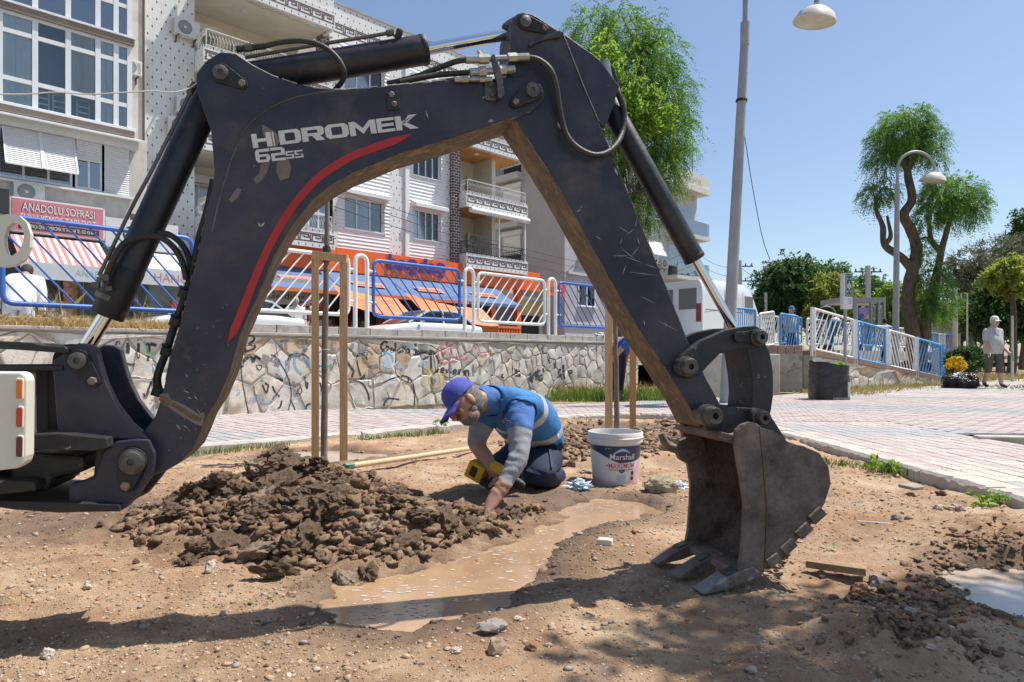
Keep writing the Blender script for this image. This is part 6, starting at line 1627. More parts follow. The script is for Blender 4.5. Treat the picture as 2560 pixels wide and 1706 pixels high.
# ================================================================== paint bucket
bp_=gnd(1546,1216);BK=thing('paint_bucket','open white paint bucket with navy and pink printed label','bucket',loc=(bp_.x,bp_.y+.12,gz(bp_.x,bp_.y)-.004))
m_pl=M('white_plastic',[(.60,.58,.55),(.68,.66,.63)],rough=.45,scale=6,speck=((.42,.36,.30),12,.62,.08));H=.305
prof=[(.128,0),(.132,.006),(.150,H*.78),(.152,H*.80),(.162,H*.81),(.163,H*.985),(.160,H),(.152,H),(.150,H*.97),(.146,H*.8),(.126,.012),(.0001,.01)]
mb=MB();mb.lathe((0,0,0),prof,40);mb.lathe((0,0,0),[(.128,0),(.0001,.001)],40);mb.build('tub',m_pl,BK,smooth=40)
m_nv=M('label_navy',[(.022,.035,.10)],rough=.4);m_lw=M('label_white',[(.62,.61,.61),(.70,.69,.68)],rough=.45,scale=5);m_lp=M('label_pink',[(.66,.30,.33),(.66,.5,.5)],rough=.45,scale=4);m_lr=M('label_red',[(.55,.08,.13)],rough=.4);m_lbl=M('label_sky',[(.35,.52,.66)],rough=.4)
def rad_at(z):return .132+(.150-.132)*(z-.006)/(H*.78-.006)
def wrap(a,z,e=.001):
 r=rad_at(z)+e;return Vector((r*math.sin(a),-r*math.cos(a),z))
def label_patch(name,f0,f1,a0,a1,mat,e,n=40,par=None):
 mb=MB();vs=[]
 for i in range(n+1):
  a=a0+(a1-a0)*i/n
  z0,z1=f0(a),f1(a)
  for k in range(5):vs.append(wrap(a,z0+(z1-z0)*k/4,e))
 mb.add(vs,[(5*i+k,5*i+5+k,5*i+6+k,5*i+1+k)for i in range(n)for k in range(4)]);return mb.build(name,mat,par or BK,smooth=80,recalc=False)
lbl=label_patch('label',lambda a:.012,lambda a:H*.77,-1.7,1.7,m_lw,.0006)
label_patch('label_pink_area',lambda a:.014,lambda a:.03+max(0,(a-.35))*.16+max(0,(-a-.7))*.03,-1.7,1.7,m_lp,.0010,par=lbl)
label_patch('label_navy_area',lambda a:H*.51+.045*max(0,math.sin((a+.9)*.85))**1*-1+.03*abs(a)+.012,lambda a:H*.765,-1.7,1.7,m_nv,.0012,par=lbl)
label_patch('label_swoosh',lambda a:H*.635+.010*math.sin(a*6+.6),lambda a:H*.635+.010*math.sin(a*6+.6)+.016*math.sin((a+.28)/.78*math.pi),-.28,.5,m_lbl,.0018,16,lbl)
def wrap_text(txt,size,mat,z,a0,width,bold=0.0,name='lettering'):
 o=text_mesh(txt,size,mat,name,(0,0,z),(1,0,0),(0,0,1),width=width,parent=lbl,ext=0,bold=bold);me=o.data
 for v in me.vertices:v.co=wrap(a0+v.co.x/.14,v.co.z,.002)
wrap_text('Marshall',.034,m_decal_white,H*.51,-.36,.145,.01);wrap_text('MAXİMUM',.026,m_lr,H*.355,-.42,.155,.012);wrap_text('Örtücülük + Metrej Avantajı',.011,m_nv,H*.305,-.42,.155);wrap_text('Akzo Nobel',.007,m_decal_white,H*.71,-.55,.03)
label_patch('badge',lambda a:.095*H/.305-.02+.012*abs(a-.12)/.12,lambda a:.098,.0,.24,m_nv,.0016,8,lbl);wrap_text('Çatlak',.008,m_decal_white,.086,.05,.02);label_patch('info_box',lambda a:.014,lambda a:.066,-.08,.30,m_lbl,.0016,8,lbl)
for zz in(.045,.075):label_patch('round_badge',lambda a:zz-math.sqrt(max(0,.012**2-((a-.62)*.137)**2)),lambda a:zz+math.sqrt(max(0,.012**2-((a-.62)*.137)**2)),.62-.0876,.62+.0876,m_nv,.0018,12,lbl)
label_patch('small_badge',lambda a:.118,lambda a:.126,-.52,-.45,m_nv,.0016,4,lbl)
mb=MB();mb.lathe((0,0,H*.90),[(.1635,-.004),(.167,0),(.1635,.004)],40);mb.build('rim_bead',m_pl,BK,smooth=60)
# ================================================================== shovel
m_hand=M('pale_wood_handle',[(.50,.36,.22),(.60,.46,.30)],rough=.6,scale=4,stretch=(4,4,4));sh=thing('shovel','shovel with pale wooden handle lying behind the earth heap','shovel',loc=gnd(980,1165));mv=Matrix.Translation(-sh.location)
a_,b_=gnd(876,1192,.0),gnd(1196,1128,.0);a_.z=.065;b_.z=.03
mb=MB();mb.tube([a_+(b_-a_)*f for f in(0,.05,.5,1)],[.017,.019,.0175,.017],12);o=mb.build('handle',m_hand,sh,smooth=60);o.matrix_local=mv
d_=(a_-b_).normalized();mb=MB();mb.tube([a_-d_*.02,a_+d_*.05],[.021,.023],12);o=mb.build('socket',M('green_enamel',[(.06,.22,.16),(.10,.28,.2)],scale=20),sh,smooth=60);o.matrix_local=mv
q_=d_.cross(ZAX).normalized();mb=MB();nS,nW=8,6;vs=[]
for i in range(nS+1):
 for j in range(nW+1):
  f,g=i/nS,j/nW*2-1;w_=.10*(1-.9*max(0,f-.45)**1.6/.38)*(.75+.25*min(1,f*4));vs.append(a_+d_*(.03+.27*f)+q_*g*w_+ZAX*(.02*abs(g)**2+.05*f*f+.0))
mb.add(vs,[(i*(nW+1)+j,(i+1)*(nW+1)+j,(i+1)*(nW+1)+j+1,i*(nW+1)+j+1)for i in range(nS)for j in range(nW)]);o=mb.build('blade',M('dirty_spade_steel',[(.06,.055,.05),(.14,.12,.10)],rough=.5,metal=.5,scale=12),sh,smooth=60);sd_=o.modifiers.new('s','SOLIDIFY');sd_.thickness=.003;o.matrix_local=mv
# ================================================================== litter
def crumple(name,label,cat,u,v,rx,ry,rz,mat,seed,rough=.5,sub=4,freq=2.2):
 p=gnd(u,v);me=lump_mesh(name,[mat],seed,sub,rough,.8,freq);me.shade_smooth();me.set_sharp_from_angle(angle=math.radians(40));o=link(name,me);o.location=(p.x,p.y,gz(p.x,p.y)+rz*.55);o.scale=(rx,ry,rz);return tag(o,label,cat)
m_bagp=M('clear_blue_plastic',[(.55,.66,.74),(.72,.78,.82),(.30,.50,.68)],rough=.2,scale=14,lo=.4,hi=.62)
crumple('plastic_bag','crumpled clear plastic with blue print left of the paint bucket','plastic bag',1449,1224,.058,.04,.035,m_bagp,3,.8,4,3)
m_flc=M('pale_fleece',[(.46,.36,.20),(.62,.52,.33),(.68,.6,.42)],rough=1,scale=12,bump=1,bscale=90,sheen=.5)
fz=crumple('wool_clump','fluffy cream wad of fibre right of the paint bucket','fibre wad',1652,1236,.085,.06,.062,m_flc,5,.35)
me=leaves_mesh('fibres',[(Vector((0,0,0)),(1.0,1.0,.95))],leaf_mat('fibre_strands',[(.5,.4,.22),(.66,.56,.36)],4),900,.30,.22,.012,2,.1,8);link('fibres',me,fz)
crumple('plastic_bag','torn bluish plastic behind the cream fibre wad','plastic bag',1690,1222,.05,.04,.028,m_bagp,9,.8,4,3);crumple('wool_tuft','tiny cream fibre tuft left of the paint bucket','fibre tuft',1466,1182,.05,.03,.014,m_flc,12)
crumple('paper_scrap','white crumpled paper on the wall coping near the second sapling','litter',1485,1000,.001,.001,.001,m_wsign,2,.6).location=st(11.0,8.5,1.2);bpy.data.objects['paper_scrap'].scale=(.09,.07,.06)
fb=gnd(1513,1366);fo=thing('foam_block','small white foam block on the soil below the puddle','block',loc=(fb.x,fb.y,gz(fb.x,fb.y)));mb=MB();mb.box((0,0,.011),(Vector((.95,-.3,0)),Vector((.3,.95,0)),ZAX),(.029,.02,.013));mb.build('block',M('yellowed_foam',[(.62,.54,.42),(.72,.66,.56)],rough=.9,scale=20,bump=.4),fo,bevel=.004)
wp=thing('wooden_board','weathered board lying on soil right of the digging bucket','board',loc=gnd(2100,1432));mv=Matrix.Translation(-wp.location);A,B_=gnd(2014,1424),gnd(2165,1444);nn=Vector((-(B_-A).y,(B_-A).x,0)).normalized()
mb=MB();mb.prism([A+ZAX*.006,A+nn*.012+ZAX*.006,A+(B_-A)*.3+nn*.03+ZAX*.01,B_+nn*.04+ZAX*.012,B_-nn*.03+ZAX*.012,A+(B_-A)*.4-nn*.02+ZAX*.01],ZAX*.024);o=mb.build('plank',M('grey_old_wood',[(.26,.18,.10),(.40,.29,.17)],rough=.9,scale=5,stretch=(12,2,2),bump=.5),wp,bevel=.002);o.matrix_local=mv
ws=thing('white_stick','thin white stick on the soil right of the bucket','stick',loc=gnd(2190,1312));mb=MB();A,B_=gnd(2144,1308),gnd(2232,1315);mb.tube([A+ZAX*.008-ws.location,B_+ZAX*.008-ws.location],.004,6);mb.build('rod',m_wsign,ws)
tw=thing('dry_twig','bent dry twig on soil near the right kerb','twig',loc=gnd(2290,1275));mb=MB();mb.tube([gnd(u,v)+ZAX*.01-tw.location for u,v in((2240,1268),(2270,1270),(2300,1277),(2322,1282))],.005,6);mb.build('stem',m_pine,tw)
gl=thing('green_leaf','single pale green leaf on the soil below the bucket heel','leaf',loc=gnd(2082,1372));mb=MB();mb.add([(-.03,-.01,.008),(0,-.02,.012),(.03,0,.016),(0,.02,.01),(0,0,.004)],[(0,1,4),(1,2,4),(2,3,4),(3,0,4)]);mb.build('blade',leaf_mat('pale_leaf',[(.25,.34,.16),(.35,.42,.22)],9),gl)
fs_=thing('flat_slate','flat grey stone slab by the right kerb','stone',loc=gnd(2285,1228));mb=MB();mb.prism([gnd(u,v)+ZAX*.012-fs_.location for u,v in((2245,1224),(2285,1220),(2310,1230),(2285,1233))],ZAX*.018);mb.build('slab',m_st2,fs_,bevel=.004)
bpz=thing('black_bag','scrap of glossy black plastic at the right picture edge','plastic',loc=gnd(2550,1308));mb=MB();[mb.ball((.0+dx,0,.02),(.022,.02,.02),8,6)for dx in(-.02,.015)];mb.build('scrap',M('glossy_black_plastic',[(.012,.012,.013),(.03,.03,.03)],rough=.22,scale=10,bump=.8,bscale=14,bdist=.05),bpz,smooth=60)
m_bag=MATS['glossy_black_plastic']
def sack(name,label,cat,base,w,d,h,seed,mat=m_bag,top=.9):
 root=thing(name,label,cat,loc=base);mb=MB();n,m_=28,16;vs=[]
 for j in range(m_+1):
  f=j/m_
  for i in range(n):
   a=2*math.pi*i/n;k=(abs(math.cos(a))**4+abs(math.sin(a))**4)**-.25;r=(1+.03*math.cos(f*3+.4))*(1+.05*mnoise.noise(Vector((math.cos(a)*3,math.sin(a)*3,f*5+seed)))+.035*mnoise.noise(Vector((math.cos(a)*2+f*4,math.sin(a)*2,f*16+seed)))+.03*mnoise.noise(Vector((a*5,f*22,seed))))
   vs.append(Vector((w/2*k*math.cos(a)*r,d/2*k*math.sin(a)*r,h*f+(.05*mnoise.noise(Vector((a,3,seed)))-.06*math.cos(a))*f)))
 vs.append(Vector((0,0,h*top)));mb.add(vs,[(j*n+i,j*n+(i+1)%n,(j+1)*n+(i+1)%n,(j+1)*n+i)for j in range(m_)for i in range(n)]+[(m_*n+i,m_*n+(i+1)%n,len(vs)-1)for i in range(n)]);mb.build('sack',mat,root,smooth=50);return root
pb_=gnd(2090,1008,.0);sk=sack('black_sack','tall square black plastic sack standing by the path','sack',(pb_.x,pb_.y+.25,0),.86*.66,.5,.64,3)
link('sprouts',leaves_mesh('sprouts',[(Vector((.16,-.05,.60)),(.06,.06,.03))],m_brt,16,.06,.05,.03,3,.2,5,.5),sk)
text_mesh('İZMİR BÜYÜKŞEHİR',.03,m_decal_white,'print',(-.05,-.262,.06),(1,0,0),(0,0,1),width=.28,parent=sk,ext=.004)
mb=MB();mb.box((.215,-.25,.22),(Vector((1,0,0)),Vector((0,1,0)),ZAX),(.018,.006,.12));mb.build('torn_patch',m_wsign,sk)
for(u,v,rx,rz,sd,lab)in((2393,943,.30,.22,4,'left and larger of two shiny black rubbish bags by the lawn'),(2427,943,.17,.22,7,'right and narrower of two shiny black rubbish bags by the lawn')):
 p=at(u,v,15.6);me=lump_mesh('rubbish_bag',[m_bag],sd,4,.35,1.0,2.0);me.shade_smooth();o=link('rubbish_bag',me);o.location=(p.x,p.y,rz*.8);o.scale=(rx,rx*.8,rz);tag(o,lab,'rubbish bag')
# ================================================================== lamps, signs, poles
m_pole=M('galvanised_pole',[(.30,.30,.31),(.38,.38,.39)],rough=.5,metal=.3,scale=4);m_shade=M('aged_lamp_shade',[(.56,.53,.47),(.66,.63,.57)],rough=.4,scale=5)
m_diff=M('lamp_diffuser',[(.45,.42,.37),(.55,.52,.46)],rough=.25,scale=8)
def lamp(label,base,top,reach,r=.075,lean=0.0,drop=.62,sc_=1.0):
 root=thing('street_lamp',label,'street lamp','goose-neck park lamps',loc=base);mb=MB();L0=top-1.15*sc_;lx=lean
 mb.tube([(0,0,-.1),(lx*.5,0,L0*.5),(lx,0,L0)],[r*1.35,r*1.15,r*.9],14);mb.build('pole',m_pole,root,smooth=60)
 mb=MB();mb.tube([(lx,0,L0-.05),(lx+.005,0,L0+.3*sc_)],r*.95,14);mb.build('collar',m_pole,root,smooth=60)
 R=reach/2;P=[Vector((lx+.005,0,L0+.25*sc_))]+[Vector((lx+.01+R-R*math.cos(math.pi*k/12),0,top-R*.95+R*.95*math.sin(math.pi*k/12)))for k in range(13)];end=P[-1]-ZAX*.06;P.append(end)
 mb=MB();mb.tube(P,r*.55,10);mb.build('goose_neck',m_pole,root,smooth=60)
 w=.52*sc_;mb=MB();tl=Vector((.12,-.10,1)).normalized();mb.lathe(end,[(.0001,.02),(.05,.02),(.06,-.03),(w*.32,-.06*sc_),(w*.52,-.14*sc_),(w*.60,-.24*sc_),(w*.61,-.255*sc_),(w*.58,-.255*sc_)],28,axis=tl);hd=mb.build('lamp_shade',m_shade,root,smooth=60)
 mb=MB();mb.lathe(end,[(w*.58,-.252*sc_),(w*.4,-.29*sc_),(.0001,-.30*sc_)],28,axis=tl);mb.build('diffuser',m_diff,hd,smooth=60)
 return root
nl=lamp('near goose-neck lamp post rising behind the bucket ram',Vector((3.28,10.5,0)),6.75,1.10,.072,.30)
m_wire=M('black_wire',[(.02,.02,.022)],rough=.7)
mb=MB();mb.lathe((.25,0,(895-252)/FPX*10.5+CAM_H),[(.085,-.02),(.09,0),(.085,.02)],10);mb.build('wire_binding',m_wire,nl);mb=MB();mb.tube(spline([at(1846,260,10.5)-nl.location,at(1860,330,10.5)-nl.location,at(1880,460,10.5)-nl.location,at(1905,590,10.5)-nl.location,at(1925,650,10.5)-nl.location],5),.006,5);mb.build('dangling_wire',m_wire,nl)
lamp('far goose-neck lamp post in front of the twisted tree',Vector((11.45,20.4,0)),6.9,1.1,.075,.06,sc_=1.15)
lamp('small distant goose-neck lamp behind the two people on the ramp',at(2041,860,42)*Vector((1,1,0)),3.9,1.2,.06,.0)
sp0=Vector((at(2113,900,14.2).x,14.2,0));sg=thing('assembly_sign','green and white assembly point sign on a grey post','sign',loc=sp0);mb=MB();mb.tube([(0,0,-.1),(0,0,2.48)],.032,10);mb.build('post',m_pole,sg,smooth=60)
m_grn=M('sign_green',[(.025,.12,.085)],rough=.4);m_sw=M('sign_white',[(.70,.70,.68)],rough=.5);fx=Vector((.98,.2,0));fy=Vector((-.2,.98,0))
def sbx(c,w,h,t_,m_,nm,par=None):mb=MB();mb.box(c,(fx,fy,ZAX),(w,t_,h));return mb.build(nm,m_,par or sg)
box_=sbx(Vector((0,-.05,2.12)),.105,.37,.05,m_sw,'sign_box');g_=sbx(fy*-.103+Vector((.01,0,2.24)),.082,.235,.003,m_grn,'green_face')
for(dx,dz)in((0,.06),(0,-.06)):pass
mb=MB();c0=fy*-.1075+Vector((.01,0,2.24))
def fb_(x,z,w,h):mb.box(c0+fx*x+ZAX*z,(fx,fy,ZAX),(w,.001,h))
for x in(-.068,.068):fb_(x,0,.004,.205)
for z in(-.205,.205):fb_(0,z,.072,.004)
for(x,z)in((0,.02),(-.03,-.03),(.03,-.03),(0,-.06)):fb_(x,z,.011,.032);mb.ball(c0+fx*x+ZAX*(z+.048),(.011,.002,.011),8,6)
for(x,z,sx,sz)in((-.045,.15,1,-1),(.045,.15,-1,-1),(-.045,-.15,1,1),(.045,-.15,-1,1)):
 mb.bar(c0+fx*x+ZAX*z,c0+fx*(x+.022*sx)+ZAX*(z+.03*sz),.003,.012);fb_(x+.02*sx,z+.018*sz,.003,.014);fb_(x+.012*sx,z+.03*sz,.012,.004)
mb.build('pictogram',m_sw,g_)
for k,tx in enumerate(('ACİL DURUM','TOPLANMA','ALANI')):text_mesh(tx,.022,m_ktxt,'lettering',fy*-.104+fx*.0+Vector((-.01,0,1.94-k*.04)),fx,ZAX,width=.085,parent=sg,ext=.0)
sbx(fy*-.102+Vector((-.055,0,1.84)),.02,.05,.002,m_acd,'small_print')
def upole(label,u,v0,v1,D,r,arms=2):
 b=at(u,v0,D);root=thing('utility_pole',label,'utility pole','utility poles',loc=(b.x,D,0));h=at(u,v1,D).z;mb=MB();mb.tube([(0,0,0),(0,0,h)],[r*1.2,r*.85],10);mb.build('pole',m_plaster,root,smooth=60)
 for k in range(arms):
  z=h-.35-k*.9;mb=MB();mb.bar((-.8,0,z),(.8,0,z),.07,.07);[mb.cyl((x,0,z),(x,0,z+.18),.04,.04,6)for x in(-.72,-.35,.35,.72)];mb.build('crossarm',m_pin,root)
 return root
upole('utility pole with crossarms right of the near lamp post',1850,840,652,42,.14);upole('thick concrete pole standing among the far trees',2170,840,665,40,.17,3);upole('short pole against the far trees, left of the sign',1915,840,732,45,.12,1);upole('leaning dark pole right of the twisted tree',2388,880,725,28,.09,0);upole('thin white flagpole right of the twisted tree',2418,890,732,24,.03,0);upole('thin grey post right of the walking man',2531,915,790,20,.035,0)
mb=MB()
for(a,b,sag)in((at(1733,620,50),at(1850,668,42),.5),(at(1730,640,50),at(1850,690,42),.5),(at(1730,655,50),at(1850,706,42),.6),(at(1850,668,42),at(1950,690,40),.4),(at(700,470,22),at(1740,705,60),1.2),(at(700,440,22),at(1740,690,60),1.2),(at(700,418,22),at(1740,678,60),1.2)):
 mb.tube([a+(b-a)*k/12-ZAX*sag*4*(k/12)*(1-k/12)for k in range(13)],.012,4,caps=False)
tag(mb.build('power_lines',m_wire),'thin power lines running along the street to the utility poles','wire',kind='stuff')
bs=thing('bus_shelter','grey glazed bus shelter with posters behind the ramp fence','bus shelter',loc=Vector((at(2160,880,27).x,27,.3)));mv=Matrix.Translation(-bs.location);z1=at(2160,755,27).z
def bsx(u0,u1,v0,v1,D0,dp,m_,nm):mb=MB();a,b=at(u0,v1,D0),at(u1,v0,D0);mb.abox((a.x,D0,a.z),(b.x,D0+dp,b.z));o=mb.build(nm,m_,bs);o.matrix_local=mv;return o
bsx(2097,2215,744,756,27,1.6,m_pole,'roof')
for u in(2137,2177,2196,2210):bsx(u,u+5,756,870,27,.12,m_pole,'post')
bsx(2140,2178,765,860,27.5,.03,m_dglass,'glass_panel');bsx(2182,2210,765,860,27.3,.03,m_glass,'glass_panel');bsx(2147,2171,770,784,26.97,.02,M('lilac_poster',[(.35,.27,.5)]),'poster');bsx(2147,2160,785,798,26.97,.02,m_bp,'poster');bsx(2161,2172,785,798,26.96,.02,M('poster_mixed',[(.6,.2,.1),(.6,.6,.6)],scale=9),'poster');bsx(2150,2172,800,808,26.97,.02,m_acd,'poster')
kb=thing('white_kiosk','white painted hoarding wall behind the twisted tree','hoarding',loc=Vector((at(2370,880,34).x,34,0)));mv=Matrix.Translation(-kb.location);a,b=at(2335,890,34),at(2402,806,34);mb=MB();mb.abox((a.x,34,0),(b.x,34.2,b.z));o=mb.build('wall',m_wsign,kb);o.matrix_local=mv
mb=MB();c=at(2364,825,34);mb.lathe(c-Vector((0,.02,0)),[(.35,0),(.0001,-.01)],16,axis=Vector((0,1,0)));o=mb.build('painted_blob',M('kiosk_paint',[(.5,.42,.3),(.62,.58,.5)],scale=4),kb);o.matrix_local=mv
oc=thing('plastic_crate','orange plastic crate on the street behind the right white fence','crate',loc=st(13.6,14,ST_Z-.1));mb=MB()
for k in range(9):mb.box(ES*(-.42+k*.105)+ZAX*.35,(ES,ET,ZAX),(.018,.3,.34))
for z in(.05,.35,.68):mb.box(ZAX*z,(ES,ET,ZAX),(.46,.31,.03))
mb.build('slatted_box',m_awo,oc)
# ================================================================== the backhoe
PSI=math.radians(14)
AX=Vector((math.cos(PSI),math.sin(PSI),0))
BX=Vector((-math.sin(PSI),math.cos(PSI),0))
PC=Vector((0.552,2.305,0))
CAMP=Vector((0,0,CAM_H))
def PL(u,v,off=0.0):
 d=Vector(((u-CX)/FPX,1.0,-(v-HY)/FPX))
 p0=PC+BX*off
 k=(p0-CAMP).dot(BX)/d.dot(BX)
 return CAMP+d*k
def PLs(pts,off):return[PL(u,v,off)for u,v in pts]
m_navy=M('navy_machine_paint',[(0.017,0.0155,0.030),(0.032,0.030,0.050),(0.060,0.053,0.064)],rough=0.48,scale=4.5,bump=0.25,bscale=45,speck=((0.105,0.078,0.058),5.0,0.55,0.22),speck2=((0.20,0.175,0.15),34.0,0.70,0.03),rvar=0.18)
m_navy_edge=M('scraped_navy_underside',[(0.26,0.165,0.085),(0.17,0.115,0.066),(0.085,0.065,0.048),(0.30,0.195,0.105)],rough=0.7,scale=3.2,bump=0.3,bscale=50,speck=((0.33,0.20,0.10),11.0,0.63,0.05),stretch=(6,6,1.3))
m_bucket=M('worn_bucket_steel',[(0.085,0.056,0.046),(0.19,0.134,0.108),(0.30,0.22,0.175)],rough=0.6,metal=0.05,scale=9,bump=0.8,bscale=55,speck=((0.30,0.22,0.155),6.0,0.56,0.14),speck2=((0.30,0.14,0.065),12.0,0.66,0.06))
m_link=M('scratched_dark_link',[(0.018,0.018,0.02),(0.045,0.042,0.042)],rough=0.5,scale=7,bump=0.4,bscale=40,speck=((0.25,0.235,0.22),26.0,0.66,0.03),speck2=((0.14,0.09,0.055),8.0,0.66,0.06))
m_pipe=M('dull_steel_pipe',[(0.10,0.09,0.08),(0.16,0.145,0.13)],rough=0.42,metal=0.6,scale=18)
m_bolt=M('rusty_bolt',[(0.16,0.10,0.06),(0.30,0.24,0.19)],rough=0.6,metal=0.4,scale=60)
m_white_body=M('cream_machine_panel',[(0.66,0.62,0.53),(0.72,0.69,0.61)],rough=0.42,scale=3,speck=((0.28,0.17,0.10),9.0,0.70,0.05),bump=0.05)
m_dirt_crust=M('dry_mud_crust',[(0.16,0.10,0.06),(0.26,0.17,0.11)],rough=0.95,scale=30,bump=0.8,bscale=120)
m_scratch=M('bare_scratch',[(0.30,0.28,0.26),(0.42,0.39,0.36)],rough=0.6,scale=30)
m_patch=M('tan_glue_patch',[(0.15,0.125,0.105),(0.22,0.185,0.155)],rough=0.8,scale=12)
mach=thing('backhoe','dark navy backhoe arm with red curved stripe and brown digging bucket','backhoe',loc=(-1.6,1.9,0))
mach_inv=Matrix.Translation((1.6,-1.9,0))
def mb_build(mb,name,mats,parent=None,**kw):
 o=mb.build(name,mats,parent or mach,**kw)
 if parent is None or parent is mach:o.matrix_local=mach_inv
 return o
boom_px=[(552,129),(589,135),(632,164),(681,189),(738,208),(796,221),(853,224),(968,214),(1120,199.5),(1214,197),(1275,193),(1310,190),(1337,197),(1353,213),(1360,232),(1357,252),(1347,266),(1331,277),(1282,297),(1233,312),(1122,349),(1000,384),(949,406),(884,432),(826,465),(781,500),(745,545),(720,581),(697,620),(678,658),(658,710),(636,759),(600,839),(575,930),(547,996),(515,1045),(498,1088),(480,1126),(449,1158),(417,1177),(375,1191),(330,1195),(300,1175),(296,1140),(320,1105),(358,1080),(386,1045),(403,996),(415.5,940),(426,888),(448,817),(471,723),(494,634),(514,536),(531,467),(535.5,424),(527,326),(509,278),(490,222),(491,183),(513,153)]
BW=0.18
mb=MB();pts=PLs(boom_px,-BW/2)
n=len(pts);vec=BX*BW
mb.add(pts+[p+vec for p in pts],[tuple(range(n)),tuple(range(2*n-1,n-1,-1))],0)
for i in range(n):
 j=(i+1)%n
 under=17<=i<=42
 mb.add([pts[i],pts[i]+vec,pts[j]+vec,pts[j]],[(0,1,2,3)],1 if under else 0)
bm_o=mb_build(mb,'boom',[m_navy,m_navy_edge])
bmesh_fix=bmesh.new();bmesh_fix.from_mesh(bm_o.data);bmesh.ops.remove_doubles(bmesh_fix,verts=bmesh_fix.verts,dist=1e-5)
bmesh.ops.recalc_face_normals(bmesh_fix,faces=bmesh_fix.faces);bmesh_fix.to_mesh(bm_o.data);bmesh_fix.free()
bv=bm_o.modifiers.new('bevel','BEVEL');bv.width=0.004;bv.segments=2;bv.limit_method='ANGLE';bv.angle_limit=math.radians(50)
boom=bm_o
OFFN=-BW/2
def decal(pts,name,mat,parent,off=OFFN,lift=0.0015,thick=0.001):
 mb=MB();mb.prism(PLs(pts,off-lift),BX*thick)
 return mb.build(name,mat,parent)
weld=spline([(853,226),(790,233),(738,244),(690,262),(650,287),(620,315),(598,348),(580,395),(566,440),(548,500),(530,580)],8)
mb=MB();mb.tube([PL(p.x,p.y,OFFN+0.001)for p in[Vector((q[0],q[1],0))for q in weld]],0.0035,6)
mb.build('weld_bead',m_pipe,boom,smooth=60)
def worn_edge(px,off,par,seed,r=.0026,keep=.5,mat=None):
 P=[Vector((a,b,0))for a,b in px];Q=[]
 for a,b in zip(P[:-1],P[1:]):
  n_=max(1,int((b-a).length/5));Q+=[a+(b-a)*k/n_ for k in range(n_)]
 mb=MB();run=[]
 for q in Q+[None]:
  if q is not None and mnoise.noise(Vector((q.x*.035,q.y*.035,seed)))+.5*mnoise.noise(Vector((q.x*.15,q.y*.15,seed)))>.25-keep:run.append(q);continue
  if len(run)>1:mb.tube([PL(p.x,p.y,off+.0008)for p in run],[r*(.35+.8*abs(mnoise.noise(Vector((p.x*.2,p.y*.2,1)))))for p in run],5)
  run=[]
 if mb.v:tag(mb.build('worn_edge',mat or m_scratch,par,smooth=60),kind='stuff')
worn_edge(boom_px[0:9],OFFN,boom,2,keep=.55);worn_edge(boom_px[17:33],OFFN,boom,4,.003,.3,m_patch);worn_edge(boom_px[46:55],OFFN,boom,6,.0022,.2,m_patch)
scar=spline([(402,993),(412,1001),(424,1008)],5);scar2=spline([(433,1010),(452,1022),(478,1040),(503,1050)],6)
mb=MB()
for sc_,r_ in((scar,0.009),(scar2,0.007)):
 mb.tube([PL(q[0],q[1],OFFN+0.003)for q in sc_],r_,6)
mb.build('rusty_weld_scar',m_dirt_crust,boom,smooth=60)
decal([(399,986),(420,984),(427,1000),(440,1003),(470,1018),(498,1036),(508,1030),(512,1040),(505,1066),(490,1062),(470,1050),(440,1032),(420,1018),(400,1006)],'scraped_patch',m_patch,boom,lift=0.0008)
def stripe_poly(center,wid):
 L_,R_=[],[]
 P=[Vector((p[0],p[1],0))for p in center]
 for i,p in enumerate(P):
  t=(P[min(i+1,len(P)-1)]-P[max(i-1,0)]).normalized()
  nrm=Vector((-t.y,t.x,0));w=wid[i]/2
  L_.append((p.x+nrm.x*w,p.y+nrm.y*w));R_.append((p.x-nrm.x*w,p.y-nrm.y*w))
 return L_,R_
def strip_mesh(name,L_,R_,mat,parent,off,lift=0.0015):
 mb=MB();vs=[]
 for a,b in zip(L_,R_):
  vs+=[PL(a[0],a[1],off-lift),PL(b[0],b[1],off-lift)]
 mb.add(vs,[(2*i,2*i+1,2*i+3,2*i+2)for i in range(len(L_)-1)])
 return mb.build(name,mat,parent)
sc=spline([(1028,336),(1000,347),(960,361),(920,375),(882,390),(840,413),(800,441),(765,476),(735,513),(706,556),(684,594),(664,634),(645,678),(625,727),(604,780),(588,820),(569,856)],4)
wd=[]
for i in range(len(sc)):
 t=i/(len(sc)-1)
 wd.append(19.5*min(1,(t/0.10)**0.8)*min(1,((1-t)/0.05))+0.5)
strip_mesh('red_stripe',*stripe_poly(sc,wd),m_decal_red,boom,OFFN)
